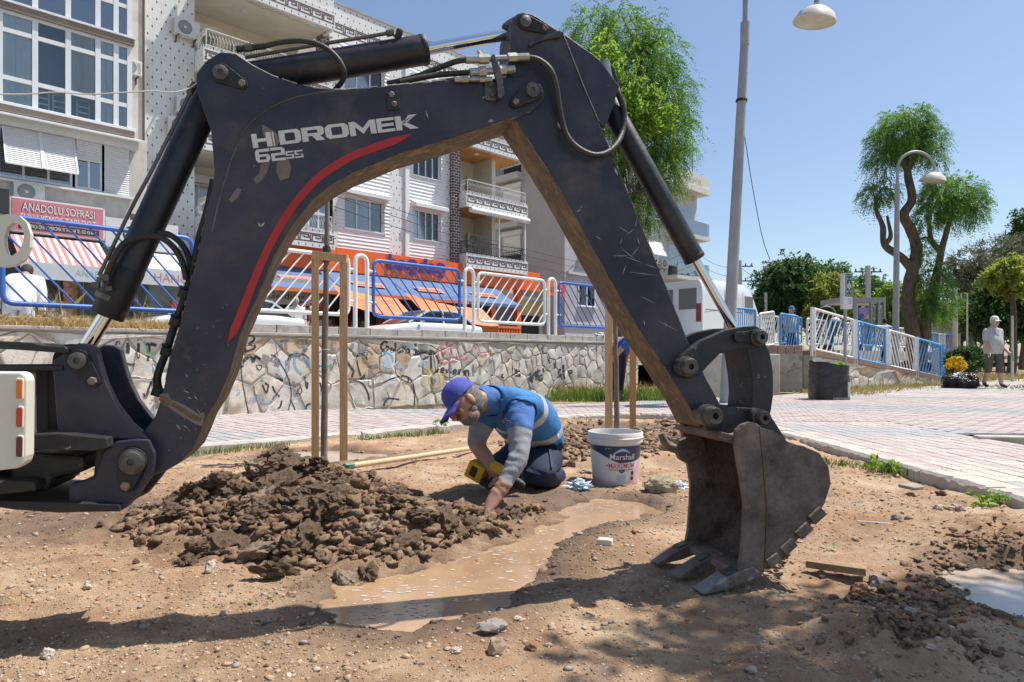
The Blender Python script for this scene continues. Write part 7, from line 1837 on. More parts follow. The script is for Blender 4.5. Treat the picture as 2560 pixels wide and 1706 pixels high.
def letter_polys(ch):
 S=0.27
 o={'H':[[(0,0),(S,0),(S,1),(0,1)],[(1-S,0),(1,0),(1,1),(1-S,1)],[(S,.38),(1-S,.38),(1-S,.62),(S,.62)]],'I':[[(0,0),(S,0),(S,1),(0,1)]],'D':[[(0,0),(S,0),(S,1),(0,1)],[(S,.78),(.7,.78),(.85,1),(S,1)],[(S,0),(.85,0),(.7,.22),(S,.22)],[(.85,0),(1,.18),(1,.82),(.85,1),(.7,.78),(.73,.7),(.73,.3),(.7,.22)]],'R':[[(0,0),(S,0),(S,1),(0,1)],[(S,.78),(.7,.78),(.88,1),(S,1)],[(S,.36),(.9,.36),(.72,.56),(S,.56)],[(.9,.36),(1,.5),(1,.86),(.88,1),(.7,.78),(.72,.56)],[(.62,0),(1,0),(.8,.36),(.45,.36)]],'O':[[(.15,0),(.85,0),(.72,.22),(.28,.22)],[(.15,1),(.28,.78),(.72,.78),(.85,1)],[(0,.2),(.15,0),(.28,.22),(.27,.5),(.28,.78),(.15,1),(0,.8)],[(1,.2),(1,.8),(.85,1),(.72,.78),(.73,.5),(.72,.22),(.85,0)]],'M':[[(0,0),(.22,0),(.22,1),(0,1)],[(.78,0),(1,0),(1,1),(.78,1)],[(.22,1),(.22,.62),(.5,.06),(.5,.48)],[(.78,1),(.5,.48),(.5,.06),(.78,.62)]],'E':[[(0,0),(S,0),(S,1),(0,1)],[(S,0),(1,0),(1,.21),(S,.21)],[(S,.4),(.95,.4),(.95,.6),(S,.6)],[(S,.79),(1,.79),(1,1),(S,1)]],'K':[[(0,0),(S,0),(S,1),(0,1)],[(S,.42),(.62,1),(1,1),(.5,.5),(S,.62)],[(S+.01,.42),(.5,.5),(1,0),(.62,0)]],'6':[[(0,.2),(.15,0),(.27,.22),(.27,.78),(.15,1),(0,.8)],[(.15,1),(.27,.78),(1,.78),(1,1)],[(.27,.42),(.85,.42),(.85,.6),(.27,.6)],[(.73,.2),(1,.2),(1,.45),(.85,.6),(.73,.42)],[(.15,0),(.85,0),(1,.2),(.27,.2)]],'2':[[(0,.8),(.9,.8),(.8,1),(0,1)],[(.9,.8),(.73,.8),(.73,.58),(1,.58),(1,.85),(.8,1)],[(.1,.4),(1,.4),(1,.58),(0,.58)],[(0,.58),(0,.2),(.27,.2),(.27,.4),(.1,.4)],[(0,0),(1,0),(1,.2),(0,.2)]],'S':[[(0,0),(1,0),(1,.2),(0,.2)],[(.75,.2),(1,.2),(1,.58),(.75,.58)],[(0,.4),(.75,.4),(.75,.58),(0,.58)],[(0,.58),(.25,.58),(.25,.8),(0,.8)],[(0,.8),(1,.8),(1,1),(0,1)]],}
 return o[ch]
def boom_text(txt,o,ex,ey,widths,gap,name):
 mb=MB();x=0.0
 for ch,w in zip(txt,widths):
  for poly in letter_polys(ch):
   P=[]
   for(a,b)in poly:
    xx=x+a*w
    P.append(PL(o[0]+ex[0]*xx+ey[0]*b,o[1]+ex[1]*xx+ey[1]*b,OFFN-0.002))
   mb.add(P,[tuple(range(len(P)))])
  x+=w+gap
 return mb.build(name,m_decal_white,boom)
k=406.0
boom_text('HIDROMEK',(633,371),(1,-0.122),(-6,-35),[49,13.5,54,56,58,66,44,56],2.6,'maker_lettering')
boom_text('62',(641,408),(1,-0.11),(-5,-33),[36,35],3.0,'model_lettering')
boom_text('SS',(716,398),(1,-0.11),(-3,-19),[20,21],2.0,'model_lettering')
for poly in([(655,312),(668,318),(690,332),(700,352),(688,372),(672,378),(664,352),(656,330)],[(652,410),(676,404),(668,430),(655,452),(640,462),(634,448),(648,432)],[(692,405),(722,398),(728,420),(722,445),(700,452),(690,432)],[(572,500),(592,470),(604,474),(596,494),(578,508)]):
 decal(poly,'glue_patch',m_patch,boom,lift=0.0012)
rnd=random.Random(3)
mb=MB()
def scratch(mb,u0,v0,u1,v1,w,off):
 d=Vector((u1-u0,v1-v0,0));nn=Vector((-d.y,d.x,0)).normalized()*w
 P=[(u0,v0),((u0+u1)/2+nn.x,(v0+v1)/2+nn.y),(u1,v1),((u0+u1)/2-nn.x,(v0+v1)/2-nn.y)]
 mb.add([PL(a,b,off-0.0014)for a,b in P],[(0,1,2,3)])
for(u0,v0,u1,v1,w)in[(645,556,652,568,3),(652,568,662,555,3),(457,976,475,984,1.5),(485,988,493,1001,1.5),(467,992,480,998,1.2),(488,1018,505,1040,1),(466,934,468,945,1.5),(440,1060,452,1075,2),(455,1062,470,1072,1.2),(1020,300,1024,308,1),(1063,275,1072,300,1.5),(1206,248,1213,240,3),(1220,305,1234,300,4)]:
 scratch(mb,u0,v0,u1,v1,w,OFFN)
for i in range(60):
 u,v=rnd.uniform(420,600),rnd.uniform(760,1150)
 if u<600-(v-839)*.33-10 and u>448-(v-817)*.3+10:
  a=rnd.uniform(0,6.28);l=rnd.uniform(1,5)
  scratch(mb,u,v,u+math.cos(a)*l,v+math.sin(a)*l,rnd.uniform(.5,1.2),OFFN)
tag(mb.build('paint_scratches',m_scratch,boom),kind='stuff')
def pin(u,v,off,r,keeper=None,kr=None,proud=0.012,name='pin',parent=None,hole=True,mat=None):
 sc_=(PL(u,v,off)-CAMP).y/FPX
 c=PL(u,v,off);R=r*sc_
 mb=MB()
 mb.lathe(c,[(R*1.25,0),(R*1.25,-proud*0.35),(R*1.0,-proud*0.5),(R*0.97,-proud),(R*0.8,-proud*1.15)]+([(R*0.34,-proud*1.15),(R*0.30,-proud*0.6),(0.0001,-proud*0.55)]if hole else[(0.0001,-proud*1.15)]),24,axis=BX)
 o=mb.build(name,mat or m_pin,parent or mach,smooth=40)
 if(parent or mach)is mach:o.matrix_local=mach_inv
 if keeper:
  c2=PL(keeper[0],keeper[1],off);r2=kr*sc_
  d=(c2-c);d.normalize();q=BX.cross(d).normalized()
  P=[]
  for k in range(9):
   a=math.pi/2+math.pi*k/8
   P.append(c+(d*math.cos(a)+q*math.sin(a))*R*1.35)
  for k in range(7):
   a=-math.pi/2+math.pi*k/6
   P.append(c2+(d*math.cos(a)+q*math.sin(a))*r2*1.5)
  mb=MB();mb.prism([p-BX*0.006 for p in P],BX*0.007)
  kp=mb.build('keeper_plate',m_black,parent or mach,bevel=0.0015)
  if(parent or mach)is mach:kp.matrix_local=mach_inv
  mb=MB();mb.lathe(c2-BX*0.006,[(r2,0),(r2,-0.008),(r2*.8,-0.010),(.0001,-.010)],6,axis=BX)
  mb.build('bolt',m_bolt,kp)
 return o
pin(552,184,OFFN,19,(606,212),9,name='pin')
pin(1330,228,OFFN-0.006,19,(1288,258),8.5,name='pin')
mb=MB();mb.prism(PLs([(966,231),(998,228),(1000,272),(970,275)],OFFN-0.006),BX*0.008)
cp=mb_build(mb,'clamp_plate',m_navy,bevel=0.001)
for(u,v)in((979,238),(985,262)):
 mb=MB();mb.lathe(PL(u,v,OFFN-0.006),[(.0085,0),(.0085,-.008),(.006,-.01),(.0001,-.01)],6,axis=BX);mb.build('bolt',m_bolt,cp)
mb=MB();mb.prism(PLs([(1213,205),(1242,206),(1244,248),(1236,253),(1216,250),(1211,244)],OFFN-0.008),BX*0.009)
mb.prism(PLs([(1229,138),(1236,134),(1246,160),(1256,190),(1261,236),(1254,246),(1246,244),(1242,200)],OFFN-0.03),BX*0.02)
cp=mb_build(mb,'hose_bracket',m_pin,bevel=0.001)
for(u,v)in((1228,212),(1231,237)):
 mb=MB();mb.lathe(PL(u,v,OFFN-0.008),[(.008,0),(.008,-.006),(.005,-.008),(.0001,-.008)],8,axis=BX);mb.build('bolt',m_pin,cp)
SW=0.16
stick_px=[(1309,30),(1330,35),(1346,43),(1395,76),(1410,89),(1432,148),(1459,217),(1497,305),(1538,404),(1567,474),(1592,535),(1659,700),(1725,865),(1762,940),(1800,1010),(1808,1040),(1797,1066),(1779,1075),(1748,1066),(1717,1005),(1651,903),(1600,827),(1525,700),(1461,583),(1398,471),(1356,404),(1288,302),(1262,250),(1265,196),(1277,122),(1278,60),(1283,44),(1294,34)]
mb=MB();pts=PLs(stick_px,-SW/2);n=len(pts);vec=BX*SW
mb.add(pts+[p+vec for p in pts],[tuple(range(n)),tuple(range(2*n-1,n-1,-1))],0)
fs_u,fs_o=[],[]
for i in range(n):
 (fs_u if 16<=i<=26 else fs_o).append((i,i+n,(i+1)%n+n,(i+1)%n))
mb.f+=fs_u+fs_o;mb.m+=[1]*len(fs_u)+[0]*len(fs_o)
stick=mb_build(mb,'stick',[m_navy,m_navy_edge],bevel=0.003)
for o_,nm in((-0.07,'gusset'),(0.05,'gusset')):
 mb=MB();mb.prism(PLs([(1340,43),(1395,74),(1480,134),(1502,152),(1532,194),(1548,214),(1533,268),(1512,318),(1498,308),(1459,217),(1410,89)],o_),BX*0.02)
 mb_build(mb,nm,m_navy,bevel=0.002)
worn_edge(stick_px[16:27],-SW/2,stick,3,.0028,.25,m_patch);worn_edge(stick_px[4:14],-SW/2,stick,8,.002,.2,m_scratch)
mb=MB();mb.tube([PL(u,v,-SW/2+.001)for u,v in[(1408,88),(1432,150),(1459,219),(1496,305)]],0.004,6);mb.build('weld_bead',m_navy,stick,smooth=60)
mb=MB();mb.prism(PLs([(1322,110),(1362,92),(1398,76),(1411,82),(1404,92),(1366,98),(1338,108),(1326,118)],-SW/2-0.01),BX*0.012);mb.build('flange',m_navy,stick,bevel=0.001)
mb=MB()
for(u0,v0,u1,v1,w)in[(1545,565,1575,585,1),(1565,590,1588,570,1),(1588,570,1592,545,1),(1550,612,1556,595,1),(1552,620,1590,650,1),(1575,645,1600,615,1),(1600,615,1592,590,1),(1530,640,1575,640,1.2),(1560,640,1610,660,1),(1610,660,1645,672,1),(1555,690,1566,660,1.2),(1570,680,1650,690,1),(1488,590,1505,600,.8),(1450,525,1456,512,.8),(1536,418,1545,440,3.5),(1393,304,1402,325,3),(1440,530,1452,525,1.4),(1640,800,1700,830,1),(1610,800,1612,815,1.5),(1663,806,1666,818,1.5),(1600,740,1640,760,.8)]:
 scratch(mb,u0,v0,u1,v1,w,-SW/2)
tag(mb.build('paint_scratches',m_scratch,stick),kind='stuff')
mb=MB();mb.tube([PL(u,v,-.03)for u,v in spline([(1562,492),(1572,484),(1572,466),(1580,464),(1588,478),(1596,482),(1614,472)],4)],0.007,6)
mb.build('welded_hook',m_pin,stick,smooth=60)
pin(1312,57,-SW/2,15,(1360,74),8,hole=False)
m_ram=M('grimy_ram',[(.012,.012,.017),(.028,.026,.032),(.085,.064,.05)],rough=.42,scale=5,lo=.36,hi=.74,bump=.15,bscale=40,rvar=.15,speck=((.13,.09,.06),3.0,.60,.15))
def ram(name,p_end,p_cap,p_rod,off,r_b,r_r,cap=0.02):
 a,c,d=PL(*p_end,off),PL(*p_cap,off),PL(*p_rod,off)
 ax=(c-a).normalized()
 root=MB();root.lathe(a,[(.0001,-r_b*.5),(r_b*.8,-r_b*.5),(r_b,-r_b*.2),(r_b,(c-a).length-cap-.004)],28,axis=ax)
 o=mb_build(root,name,m_ram,smooth=40)
 L0=(c-a).length
 mb=MB();mb.lathe(a,[(r_b,L0-cap-.006),(r_b*1.03,L0-cap-.004),(r_b*1.03,L0-.004),(r_b*.97,L0),(r_r*1.2,L0),(r_r*1.15,L0-.004),(r_r,L0-.004)],28,axis=ax)
 mb.build('ram_cap',m_black,o,smooth=40)
 mb=MB();mb.cyl(c-ax*0.02,d,r_r,r_r,24);mb.build('rod',m_chrome,o,smooth=40)
 return o
def px_r(u,v,off,r):return r*(PL(u,v,off)-CAMP).y/FPX
r1=ram('boom_ram',(540,200),(267,792),(200,893),0.0,px_r(350,600,0,37),px_r(230,830,0,18.5),cap=0.14)
r2=ram('stick_ram',(562,206),(1066,124),(1300,80),0.0,px_r(900,150,0,37),px_r(1150,105,0,14.5),cap=0.012)
r3=ram('bucket_ram',(1500,222),(1738,650),(1858,862),0.0,px_r(1600,420,0,27),px_r(1800,770,0,11.5),cap=0.01)
mb=MB();mb.lathe(PL(1268,84,0),[(.0001,0),(.03,0),(.034,.02),(.034,.05),(.0001,.05)],20,axis=(PL(1312,60,0)-PL(1268,84,0)).normalized());mb.build('rod_eye',m_black,r2,smooth=40)
mb=MB();mb.lathe(PL(196,902,0)-BX*.05,[(.0001,0),(.045,0),(.045,.1),(.0001,.1)],24,axis=BX);mb.build('rod_eye',m_black,r1,smooth=40)
def hose(pts,r,name='hose',mat=None,off=None,n=10,parent=None,res=7):
 P=[]
 for p in pts:
  o_=p[2]if len(p)>2 else off
  P.append(PL(p[0],p[1],o_))
 mb=MB();mb.tube(spline(P,res),r,n)
 o=mb.build(name,mat or m_rubber,parent or mach,smooth=60)
 if(parent or mach)is mach:o.matrix_local=mach_inv
 return o
hose([(1318,144,-.10),(1345,150,-.105),(1370,168,-.11),(1383,190,-.11),(1392,225,-.105),(1398,265,-.10),(1409,318,-.10),(1424,350,-.105),(1450,374,-.11),(1484,388,-.11),(1515,383,-.10),(1540,362,-.08),(1556,330,-.05),(1560,285,-.04),(1551,248,-.045),(1534,214,-.05),(1521,184,-.05)],0.0095)
hose([(1165,150,-.08),(1140,154,-.07),(1107,166,-.05),(1075,178,-.04),(1046,190,-.03),(1000,203,-.03),(968,210,-.03)],0.0085)
hose([(1174,182,-.08),(1140,184,-.06),(1092,188,-.05),(1045,196,-.05),(1000,206,-.05)],0.0085)
hose([(1136,199,-.09),(1110,202,-.08),(1080,206,-.08)],0.006)
hose([(661,116,-.06),(690,108,-.07),(725,103,-.075),(760,103,-.08),(796,111,-.085),(828,130,-.085),(850,155,-.085),(861,182,-.08),(855,204,-.06),(838,224,-.03)],0.0075)
hose([(612,144,-.03),(700,128,-.03),(800,111,-.03),(900,95,-.03),(972,83,-.03)],0.0055,'pressure_pipe',m_pipe)
hose([(1000,76,-.03),(998,84,-.03),(992,96,-.02)],0.010,'elbow',m_black)
hose([(966,84,-.03),(984,81,-.03)],0.010,'pipe_nut',m_pipe,n=6)
hose([(590,123,-.06),(662,115,-.06)],0.009,'hose_end',m_black)
hose([(612,120,-.06),(630,118,-.06)],0.0115,'hose_nut',m_pipe,n=6)
hose([(480,222,-.05),(430,325,-.05),(380,425,-.05),(333,512,-.05),(290,600,-.05),(247,690,-.05)],0.0052,'pressure_pipe',m_pipe)
hose([(488,208,-.05),(472,236,-.05)],0.009,'pipe_nut',m_pipe,n=6)
hose([(266,690,-.045),(285,645,-.055),(307,612,-.06),(335,597,-.065),(370,590,-.065),(405,596,-.06),(435,620,-.05),(455,655,-.04),(466,700,-.03)],0.0085)
hose([(395,582,-.02),(425,588,-.02),(455,612,-.02),(472,645,-.02),(478,690,-.02)],0.0085)
hose([(534,450,-.02),(520,520,-.02),(500,590,-.02),(486,655,-.02),(466,730,-.02),(447,785,-.02),(430,832,-.02),(417,876,-.02),(398,925,-.03),(393,955,-.03),(402,990,-.03)],0.0105)
for(u,v)in((456,736),(434,806),(412,880),(390,980)):
 mb=MB();c=PL(u+4,v,-.03);d_=(PL(u+14,v-40,-.03)-PL(u,v,-.03)).normalized();q_=BX.cross(d_)
 mb.box(c,(d_,q_,BX),(.012,.0125,.018));mb.box(c-q_*.008+d_*.016,(d_,q_,BX),(.005,.009,.008))
 mb_build(mb,'hose_clamp',m_black,bevel=0.003)
mb=MB();mb.lathe(PL(283,742,0),[(r,h)for r,h in((px_r(283,742,0,39),0),(px_r(283,742,0,39),.014))],24,axis=(PL(267,792,0)-PL(540,200,0)).normalized())
mb.build('band',m_pipe,r1,smooth=40)
for(u,v,r_)in((262,695,.012),(252,700,.009),(240,712,.009),(274,722,.008)):
 mb=MB();mb.box(PL(u,v,-.055),(AX,ZAX,BX),(r_,r_*.8,.008));mb.build('clamp_block',m_pipe,r1,bevel=.002)
def fitting(u0,u1,v0,v1,off,r):
 P0,P1=PL(u0,v0,off),PL(u1,v1,off);L_=(P1-P0).length;A_=(P1-P0).normalized()
 mb=MB()
 seg=[(0,.20,1.0,12),(.20,.36,1.25,6),(.36,.66,.8,12),(.66,.8,1.25,6),(.8,1,1.05,12)]
 for a,b,k_,n_ in seg:
  mb.cyl(P0+A_*L_*a,P0+A_*L_*b,r*k_,r*k_,n_)
 mb_build(mb,'coupling',m_zinc,smooth=30)
fitting(1164,1322,150,143,-.10,.0115)
fitting(1174,1286,182,174,-.10,.0125)
fitting(1136,1230,200,199,-.10,.008)
hose([(1524,206,-.05),(1519,180,-.05),(1514,152,-.05)],0.0125,'hose_end',m_zinc,n=8)
mb=MB();mb.prism(PLs([(1508,150),(1517,146),(1536,168),(1548,210),(1536,216),(1524,186)],-.03),BX*.03);mb_build(mb,'port_block',m_black,bevel=.003)
mb=MB();mb.prism(PLs([(1694,905),(1705,888),(1753,852),(1814,825),(1860,816),(1890,815),(1915,830),(1920,848),(1911,866),(1880,872),(1845,873),(1799,886),(1768,918),(1750,938),(1722,946),(1700,935)],-.105),BX*.03)
mb_build(mb,'link_arm',m_link,bevel=.003)
mb=MB();mb.prism([p+BX*.19 for p in PLs([(1694,905),(1705,888),(1753,852),(1814,825),(1860,816),(1890,815),(1915,830),(1920,848),(1911,866),(1880,872),(1845,873),(1799,886),(1768,918),(1750,938),(1722,946),(1700,935)],-.105)],BX*.03)
mb_build(mb,'link_arm',m_link,bevel=.003)
mb=MB();mb.prism(PLs([(1865,862),(1890,850),(1912,852),(1926,885),(1934,930),(1934,990),(1928,1030),(1916,1062),(1890,1058),(1878,1031),(1882,985),(1880,945),(1874,905)],-.072),BX*.15)
mb_build(mb,'curved_link',m_link,bevel=.004)
def boss(u,v,off,r,L_,name='pin'):
 R=px_r(u,v,off,r);c=PL(u,v,off)
 mb=MB();mb.lathe(c,[(R*.25,L_*.3),(R*.3,0.0),(R*.72,-.001),(R*.8,.004),(R*.8,L_*.4),(R,L_*.42),(R,L_),],24,axis=BX)
 mb.lathe(c,[(.0001,L_*.3),(R*.3,L_*.3)],24,axis=BX)
 return mb_build(mb,name,m_pin,smooth=40)
boss(1729,917,-.145,26,.06);boss(1907,843,-.14,22,.05);boss(1790,1041,-.17,28,.09);boss(1914,1046,-.15,22,.07)
mb=MB();mb.prism([PL(1850+14*math.cos(a),843+14*math.sin(a),-.118)for a in[k*2*math.pi/12 for k in range(12)]],BX*.014)
mb.prism(PLs([(1848,832),(1900,822),(1912,858),(1856,856)],-.114),BX*.012)
mb_build(mb,'keeper_plate',m_link,bevel=.002)
BKW=0.36;KO=-BKW/2
side_px=[(1875,1055),(1855,1062),(1840,1076),(1839,1117),(1850,1184),(1862,1260),(1860,1321),(1855,1388),(1847,1436),(1906,1426),(1952,1398),(1993,1352),(2034,1306),(2062,1260),(2078,1209),(2072,1168),(2049,1133),(2008,1115),(1975,1112),(1962,1097),(1932,1077),(1906,1071),(1893,1060)]
bk=mb_build(MB().prism(PLs(side_px,KO),BX*.016),'bucket',m_bucket,bevel=.002)
far_side=[p+BX*(BKW-.016)for p in PLs(side_px,KO)]
mb=MB();mb.prism(far_side,BX*.016);mb.build('side_plate',m_bucket,bk,bevel=.002)
shell=spline([(1850,1090),(1890,1082),(1930,1084),(1962,1102),(2008,1118),(2046,1136),(2069,1168),(2074,1209),(2059,1258),(2030,1304),(1990,1349),(1950,1393),(1906,1422),(1850,1436)],4)
mb=MB();P=[PL(p[0],p[1],KO+.016)for p in shell]
cen=sum(P,Vector())/len(P)
vs=[]
for i,p in enumerate(P):
 t=(P[min(i+1,len(P)-1)]-P[max(i-1,0)]).normalized();nn=t.cross(BX).normalized()
 if nn.dot(p-cen)>0:nn=-nn
 q=p+nn*.014
 vs+=[p,q,q+BX*(BKW-.032),p+BX*(BKW-.032)]
fs=[]
for i in range(len(P)-1):
 for k_ in range(4):
  fs.append((4*i+k_,4*i+(k_+1)%4,4*i+4+(k_+1)%4,4*i+4+k_))
fs+=[(0,1,2,3),tuple(4*(len(P)-1)+k_ for k_ in(3,2,1,0))]
mb.add(vs,fs);mb.build('shell',m_bucket,bk,smooth=30)
mb=MB();mb.prism(PLs([(1840,1080),(1868,1060),(1896,1064),(1900,1100),(1908,1184),(1914,1260),(1914,1330),(1910,1400),(1908,1424),(1848,1436),(1855,1388),(1860,1321),(1862,1260),(1850,1184),(1839,1117)],KO-.007),BX*.0075)
mb.build('wear_strip',m_bucket,bk,bevel=.001)
mb=MB();mb.tube([PL(u,v,KO-.001)for u,v in spline([(1898,1066),(1902,1100),(1910,1184),(1916,1260),(1916,1330),(1912,1400),(1909,1424)],6)],[.003+.0018*abs(mnoise.noise(Vector((i*.9,2,3))))for i in range(37)],6);mb.build('rusty_seam',M('rust_seam',[(.16,.085,.05),(.27,.16,.10)],rough=.8,scale=30),bk,smooth=60)
for(u,v,w_,h_,a_)in((2046,1290,40,26,42),(2013,1328,40,26,43),(1974,1368,38,25,42),(1936,1402,34,24,36)):
 ca,sa=math.cos(math.radians(a_)),math.sin(math.radians(a_))
 q=[(u+ca*x_+sa*y_,v-sa*x_*-1*-1+ca*y_)for x_,y_ in((-w_/2,-h_/2),(w_/2,-h_/2),(w_/2,h_/2),(-w_/2,h_/2))]
 mb=MB();mb.prism(PLs(q,KO-.012),BX*.04);mb.build('wear_block',m_bucket,bk,bevel=.003)
lip=PLs([(1842,1428),(1910,1418),(1912,1432),(1838,1446)],KO)
mb=MB();mb.prism(lip,BX*BKW);mb.build('cutting_edge',m_bucket,bk,bevel=.002)
m_tooth=M('bright_worn_tooth',[(0.30,0.29,0.29),(0.20,0.17,0.15),(0.42,0.42,0.43)],rough=0.4,metal=0.6,scale=14,bump=.2)
base=PL(1875,1436,KO);tip=PL(1753,1484,KO)
for o_ in(-.01,BKW/2-.03,BKW-.055):
 mb=MB()
 dirv=(tip-base);L_=dirv.length;dv=dirv.normalized();up=BX.cross(dv).normalized()
 if up.z<0:up=-up
 prof=[(-.05,.024),(.12,.026),(.45,.022),(1,.003),(1,-.004),(.45,-.016),(-.25,-.014)]
 pp=[base+BX*o_+dv*(L_*a)+up*b_ for a,b_ in prof]
 mb.prism(pp,BX*.065);mb.build('tooth',m_bucket if o_>0 else m_tooth,bk,bevel=.003)
 mb=MB();mb.box(base+BX*(o_+.0325)+dv*(L_*.33)+up*.024,(dv,BX,up),(.022,.018,.004));mb.build('tooth_pin',m_pin,bk,bevel=.001)
for o_ in(-.095,.065):
 mb=MB();mb.prism(PLs([(1752,1052),(1765,1030),(1790,1015),(1817,1017),(1896,1022),(1922,1034),(1942,1062),(1970,1108),(1940,1108),(1900,1092),(1850,1098),(1806,1082),(1772,1078)],-.095),BX*.03)
 for i_ in range(len(mb.v)):mb.v[i_]=tuple(Vector(mb.v[i_])+BX*(o_+.095))
 mb.build('ear',m_link,bk,bevel=.002)
mb=MB();pp=PLs([(1806,1080),(1830,1086),(1852,1092),(1852,1114),(1826,1108),(1800,1096)],KO+.016);mb.prism(pp,BX*(BKW-.05));mb.build('cross_bar',m_bucket,bk,bevel=.004)
hk=spline([(1700,1112),(1690,1120),(1676,1118),(1664,1108),(1657,1094),(1653,1084)],4)
mb=MB();mb.tube([PL(p[0],p[1],BKW/2-.01)for p in hk],[.022-.011*i/len(hk)for i in range(len(hk))],10);mb.build('lifting_hook',m_bucket,bk,smooth=60)
mb=MB();mb.prism(PLs([(1700,1100),(1738,1085),(1760,1090),(1766,1130),(1720,1160),(1702,1150),(1690,1122)],BKW/2-.03),BX*.03);mb.build('ear_gusset',m_bucket,bk,bevel=.004)
rr=random.Random(11)
mb=MB()
for i in range(70):
 f=rr.random();p0=PL(1870+100*f,1425-40*f*f,KO+.02+rr.random()*(BKW-.05))
 mb.ball(p0+Vector((0,0,rr.uniform(0,.012))),(rr.uniform(.006,.02),rr.uniform(.006,.02),rr.uniform(.004,.012)),6,4)
o=mb.build('caked_earth',m_dirt_crust,bk);tag(o,kind='stuff')
SO=-.115
UPP=[(176,868),(196,858),(222,860),(242,872),(250,905),(266,958),(291,1010),(326,1056),(354,1080),(372,1100),(330,1100),(270,1097),(144,1091),(131,933),(128,905),(160,880)]
LOW=[(340,1098),(372,1100),(388,1135),(386,1165),(379,1189),(351,1228),(316,1270),(298,1280),(168,1282),(172,1212),(236,1196),(258,1130),(290,1104)]
mb=MB()
mb.prism(PLs(UPP,SO),BX*.03);mb.prism(PLs(LOW,SO-.012),BX*.042)
sb=mb_build(mb,'swing_bracket',m_navy,bevel=.004)
mb=MB()
mb.prism([p+BX*.2 for p in PLs(UPP,SO)],BX*.03);mb.prism([p+BX*.2 for p in PLs(LOW,SO)],BX*.03);mb.prism(PLs([(240,1120),(300,1110),(300,1262),(170,1262),(176,1215),(232,1200)],SO+.03),BX*.16)
mb.build('side_plate',m_navy,sb,bevel=.004)
def plate(px,o0,depth,name,mat,bev=.003):
 mb=MB();mb.prism(PLs(px,o0),BX*depth);return mb_build(mb,name,mat,bevel=bev)
plate([(-300,845),(0,853),(70,856),(112,864),(160,866),(168,872),(168,884),(0,872),(-300,868)],-.13,.30,'top_plate',m_black)
plate([(-300,915),(70,912),(158,914),(158,928),(70,927),(-300,930)],-.12,.28,'top_plate',m_black)
plate([(88,926),(121,926),(121,1092),(92,1092),(90,1070)],-.05,.1,'swing_post',m_black)
plate([(64,1094),(66,1087),(150,1084),(268,1096),(270,1120),(232,1128),(64,1122)],-.165,.32,'middle_plate',m_link)
plate([(20,1150),(70,1132),(210,1140),(212,1180),(130,1196),(120,1230),(60,1232),(20,1220)],-.10,.2,'swing_knuckle',m_black,.012)
plate([(-300,1245),(0,1252),(150,1256),(298,1262),(300,1278),(150,1283),(35,1275),(0,1270),(-300,1266)],-.15,.32,'bottom_plate',m_black)
plate([(-300,1208),(86,1204),(90,1228),(0,1238),(-300,1242)],-.16,.2,'lower_arm',m_black,.006)
plate([(-300,1080),(160,1130),(160,1205),(-300,1210)],.0,.12,'chassis_block',m_black)
plate([(40,930),(90,930),(90,1090),(40,1090)],.10,.05,'grille_board',m_black)
pin(196,902,SO,21,(234,953),11)
mb=MB();P=[]
for k_ in range(13):
 a=math.radians(170+200*k_/12);P.append((331+44*math.cos(a),1154+44*math.sin(a)))
P+=[(350,1222),(338,1230),(316,1236),(302,1224)]
mb.prism(PLs(P,SO-.012),BX*.014);mb_build(mb,'boss_plate',m_navy,bevel=.004)
pin(331,1154,SO-.012,26,(316,1214),12,proud=.016)
LO=-.30
def body_quad(u0,v0,u1,v1,off):return PLs([(u0,v0),(u1,v0),(u1,v1),(u0,v1)],off)
mb=MB()
P=PLs([(-420,926),(52,930),(64,938),(68,952),(66,1140),(60,1160),(40,1172),(-10,1178),(-420,1180)],LO)
mb.prism(P,BX*.045);body=mb_build(mb,'rear_body',m_white_body,bevel=.012,seg=3)
m_or=M('orange_lens',[(0.75,0.20,0.02)],rough=.15,coat=.5);m_rd=M('red_lens',[(0.55,0.05,0.02)],rough=.15,coat=.5);m_dk=M('dark_red_lens',[(0.12,0.02,0.03)],rough=.1,coat=.5)
for(v0,v1,ml)in((945,1002,m_or),(1015,1073,m_rd),(1088,1148,m_dk)):
 mb=MB();c0,c1=PL(36,v0,LO-.003),PL(58,v1,LO-.003)
 q=[(37,v0+5),(41,v0),(56,v0+1),(58,v0+6),(57,v1-5),(53,v1),(39,v1-1),(36,v1-6)]
 mb.prism(PLs(q,LO-.004),BX*.006);h=mb.build('lamp_recess',m_white_body,body,bevel=.002)
 cq=sum((Vector((a,b,0))for a,b in q),Vector())/8
 q2=[(cq.x+(a-cq.x)*.74,cq.y+(b-cq.y)*.86)for a,b in q]
 mb=MB();mb.prism(PLs(q2,LO-.0065),BX*.006);mb.build('lens',ml,h,bevel=.001)
mb=MB();mb.prism(PLs([(-420,930),(-70,932),(-70,1172),(-420,1176)],LO+.05),BX*.6);mb_build(mb,'body_core',m_white_body,bevel=.01)
outer=[(-60,556),(-20,540),(20,536),(48,540),(66,556),(76,586),(74,618),(60,650),(36,664),(10,668),(-30,662),(-60,650)]
inner=[(12,620),(10,595),(18,568),(32,557),(48,560),(60,580),(58,606),(46,628),(30,640),(18,636)]
mb=MB();vs_o=PLs(outer,LO);vs_i=PLs(inner,LO)
bmx=bmesh.new()
def ring(vsx):return[bmx.verts.new(p)for p in vsx]
vo,vi=ring(vs_o),ring(vs_i)
ed=[bmx.edges.new((vo[i],vo[(i+1)%len(vo)]))for i in range(len(vo))]+[bmx.edges.new((vi[i],vi[(i+1)%len(vi)]))for i in range(len(vi))]
bmesh.ops.triangle_fill(bmx,use_beauty=True,use_dissolve=False,edges=ed)
ret=bmesh.ops.extrude_face_region(bmx,geom=list(bmx.faces))
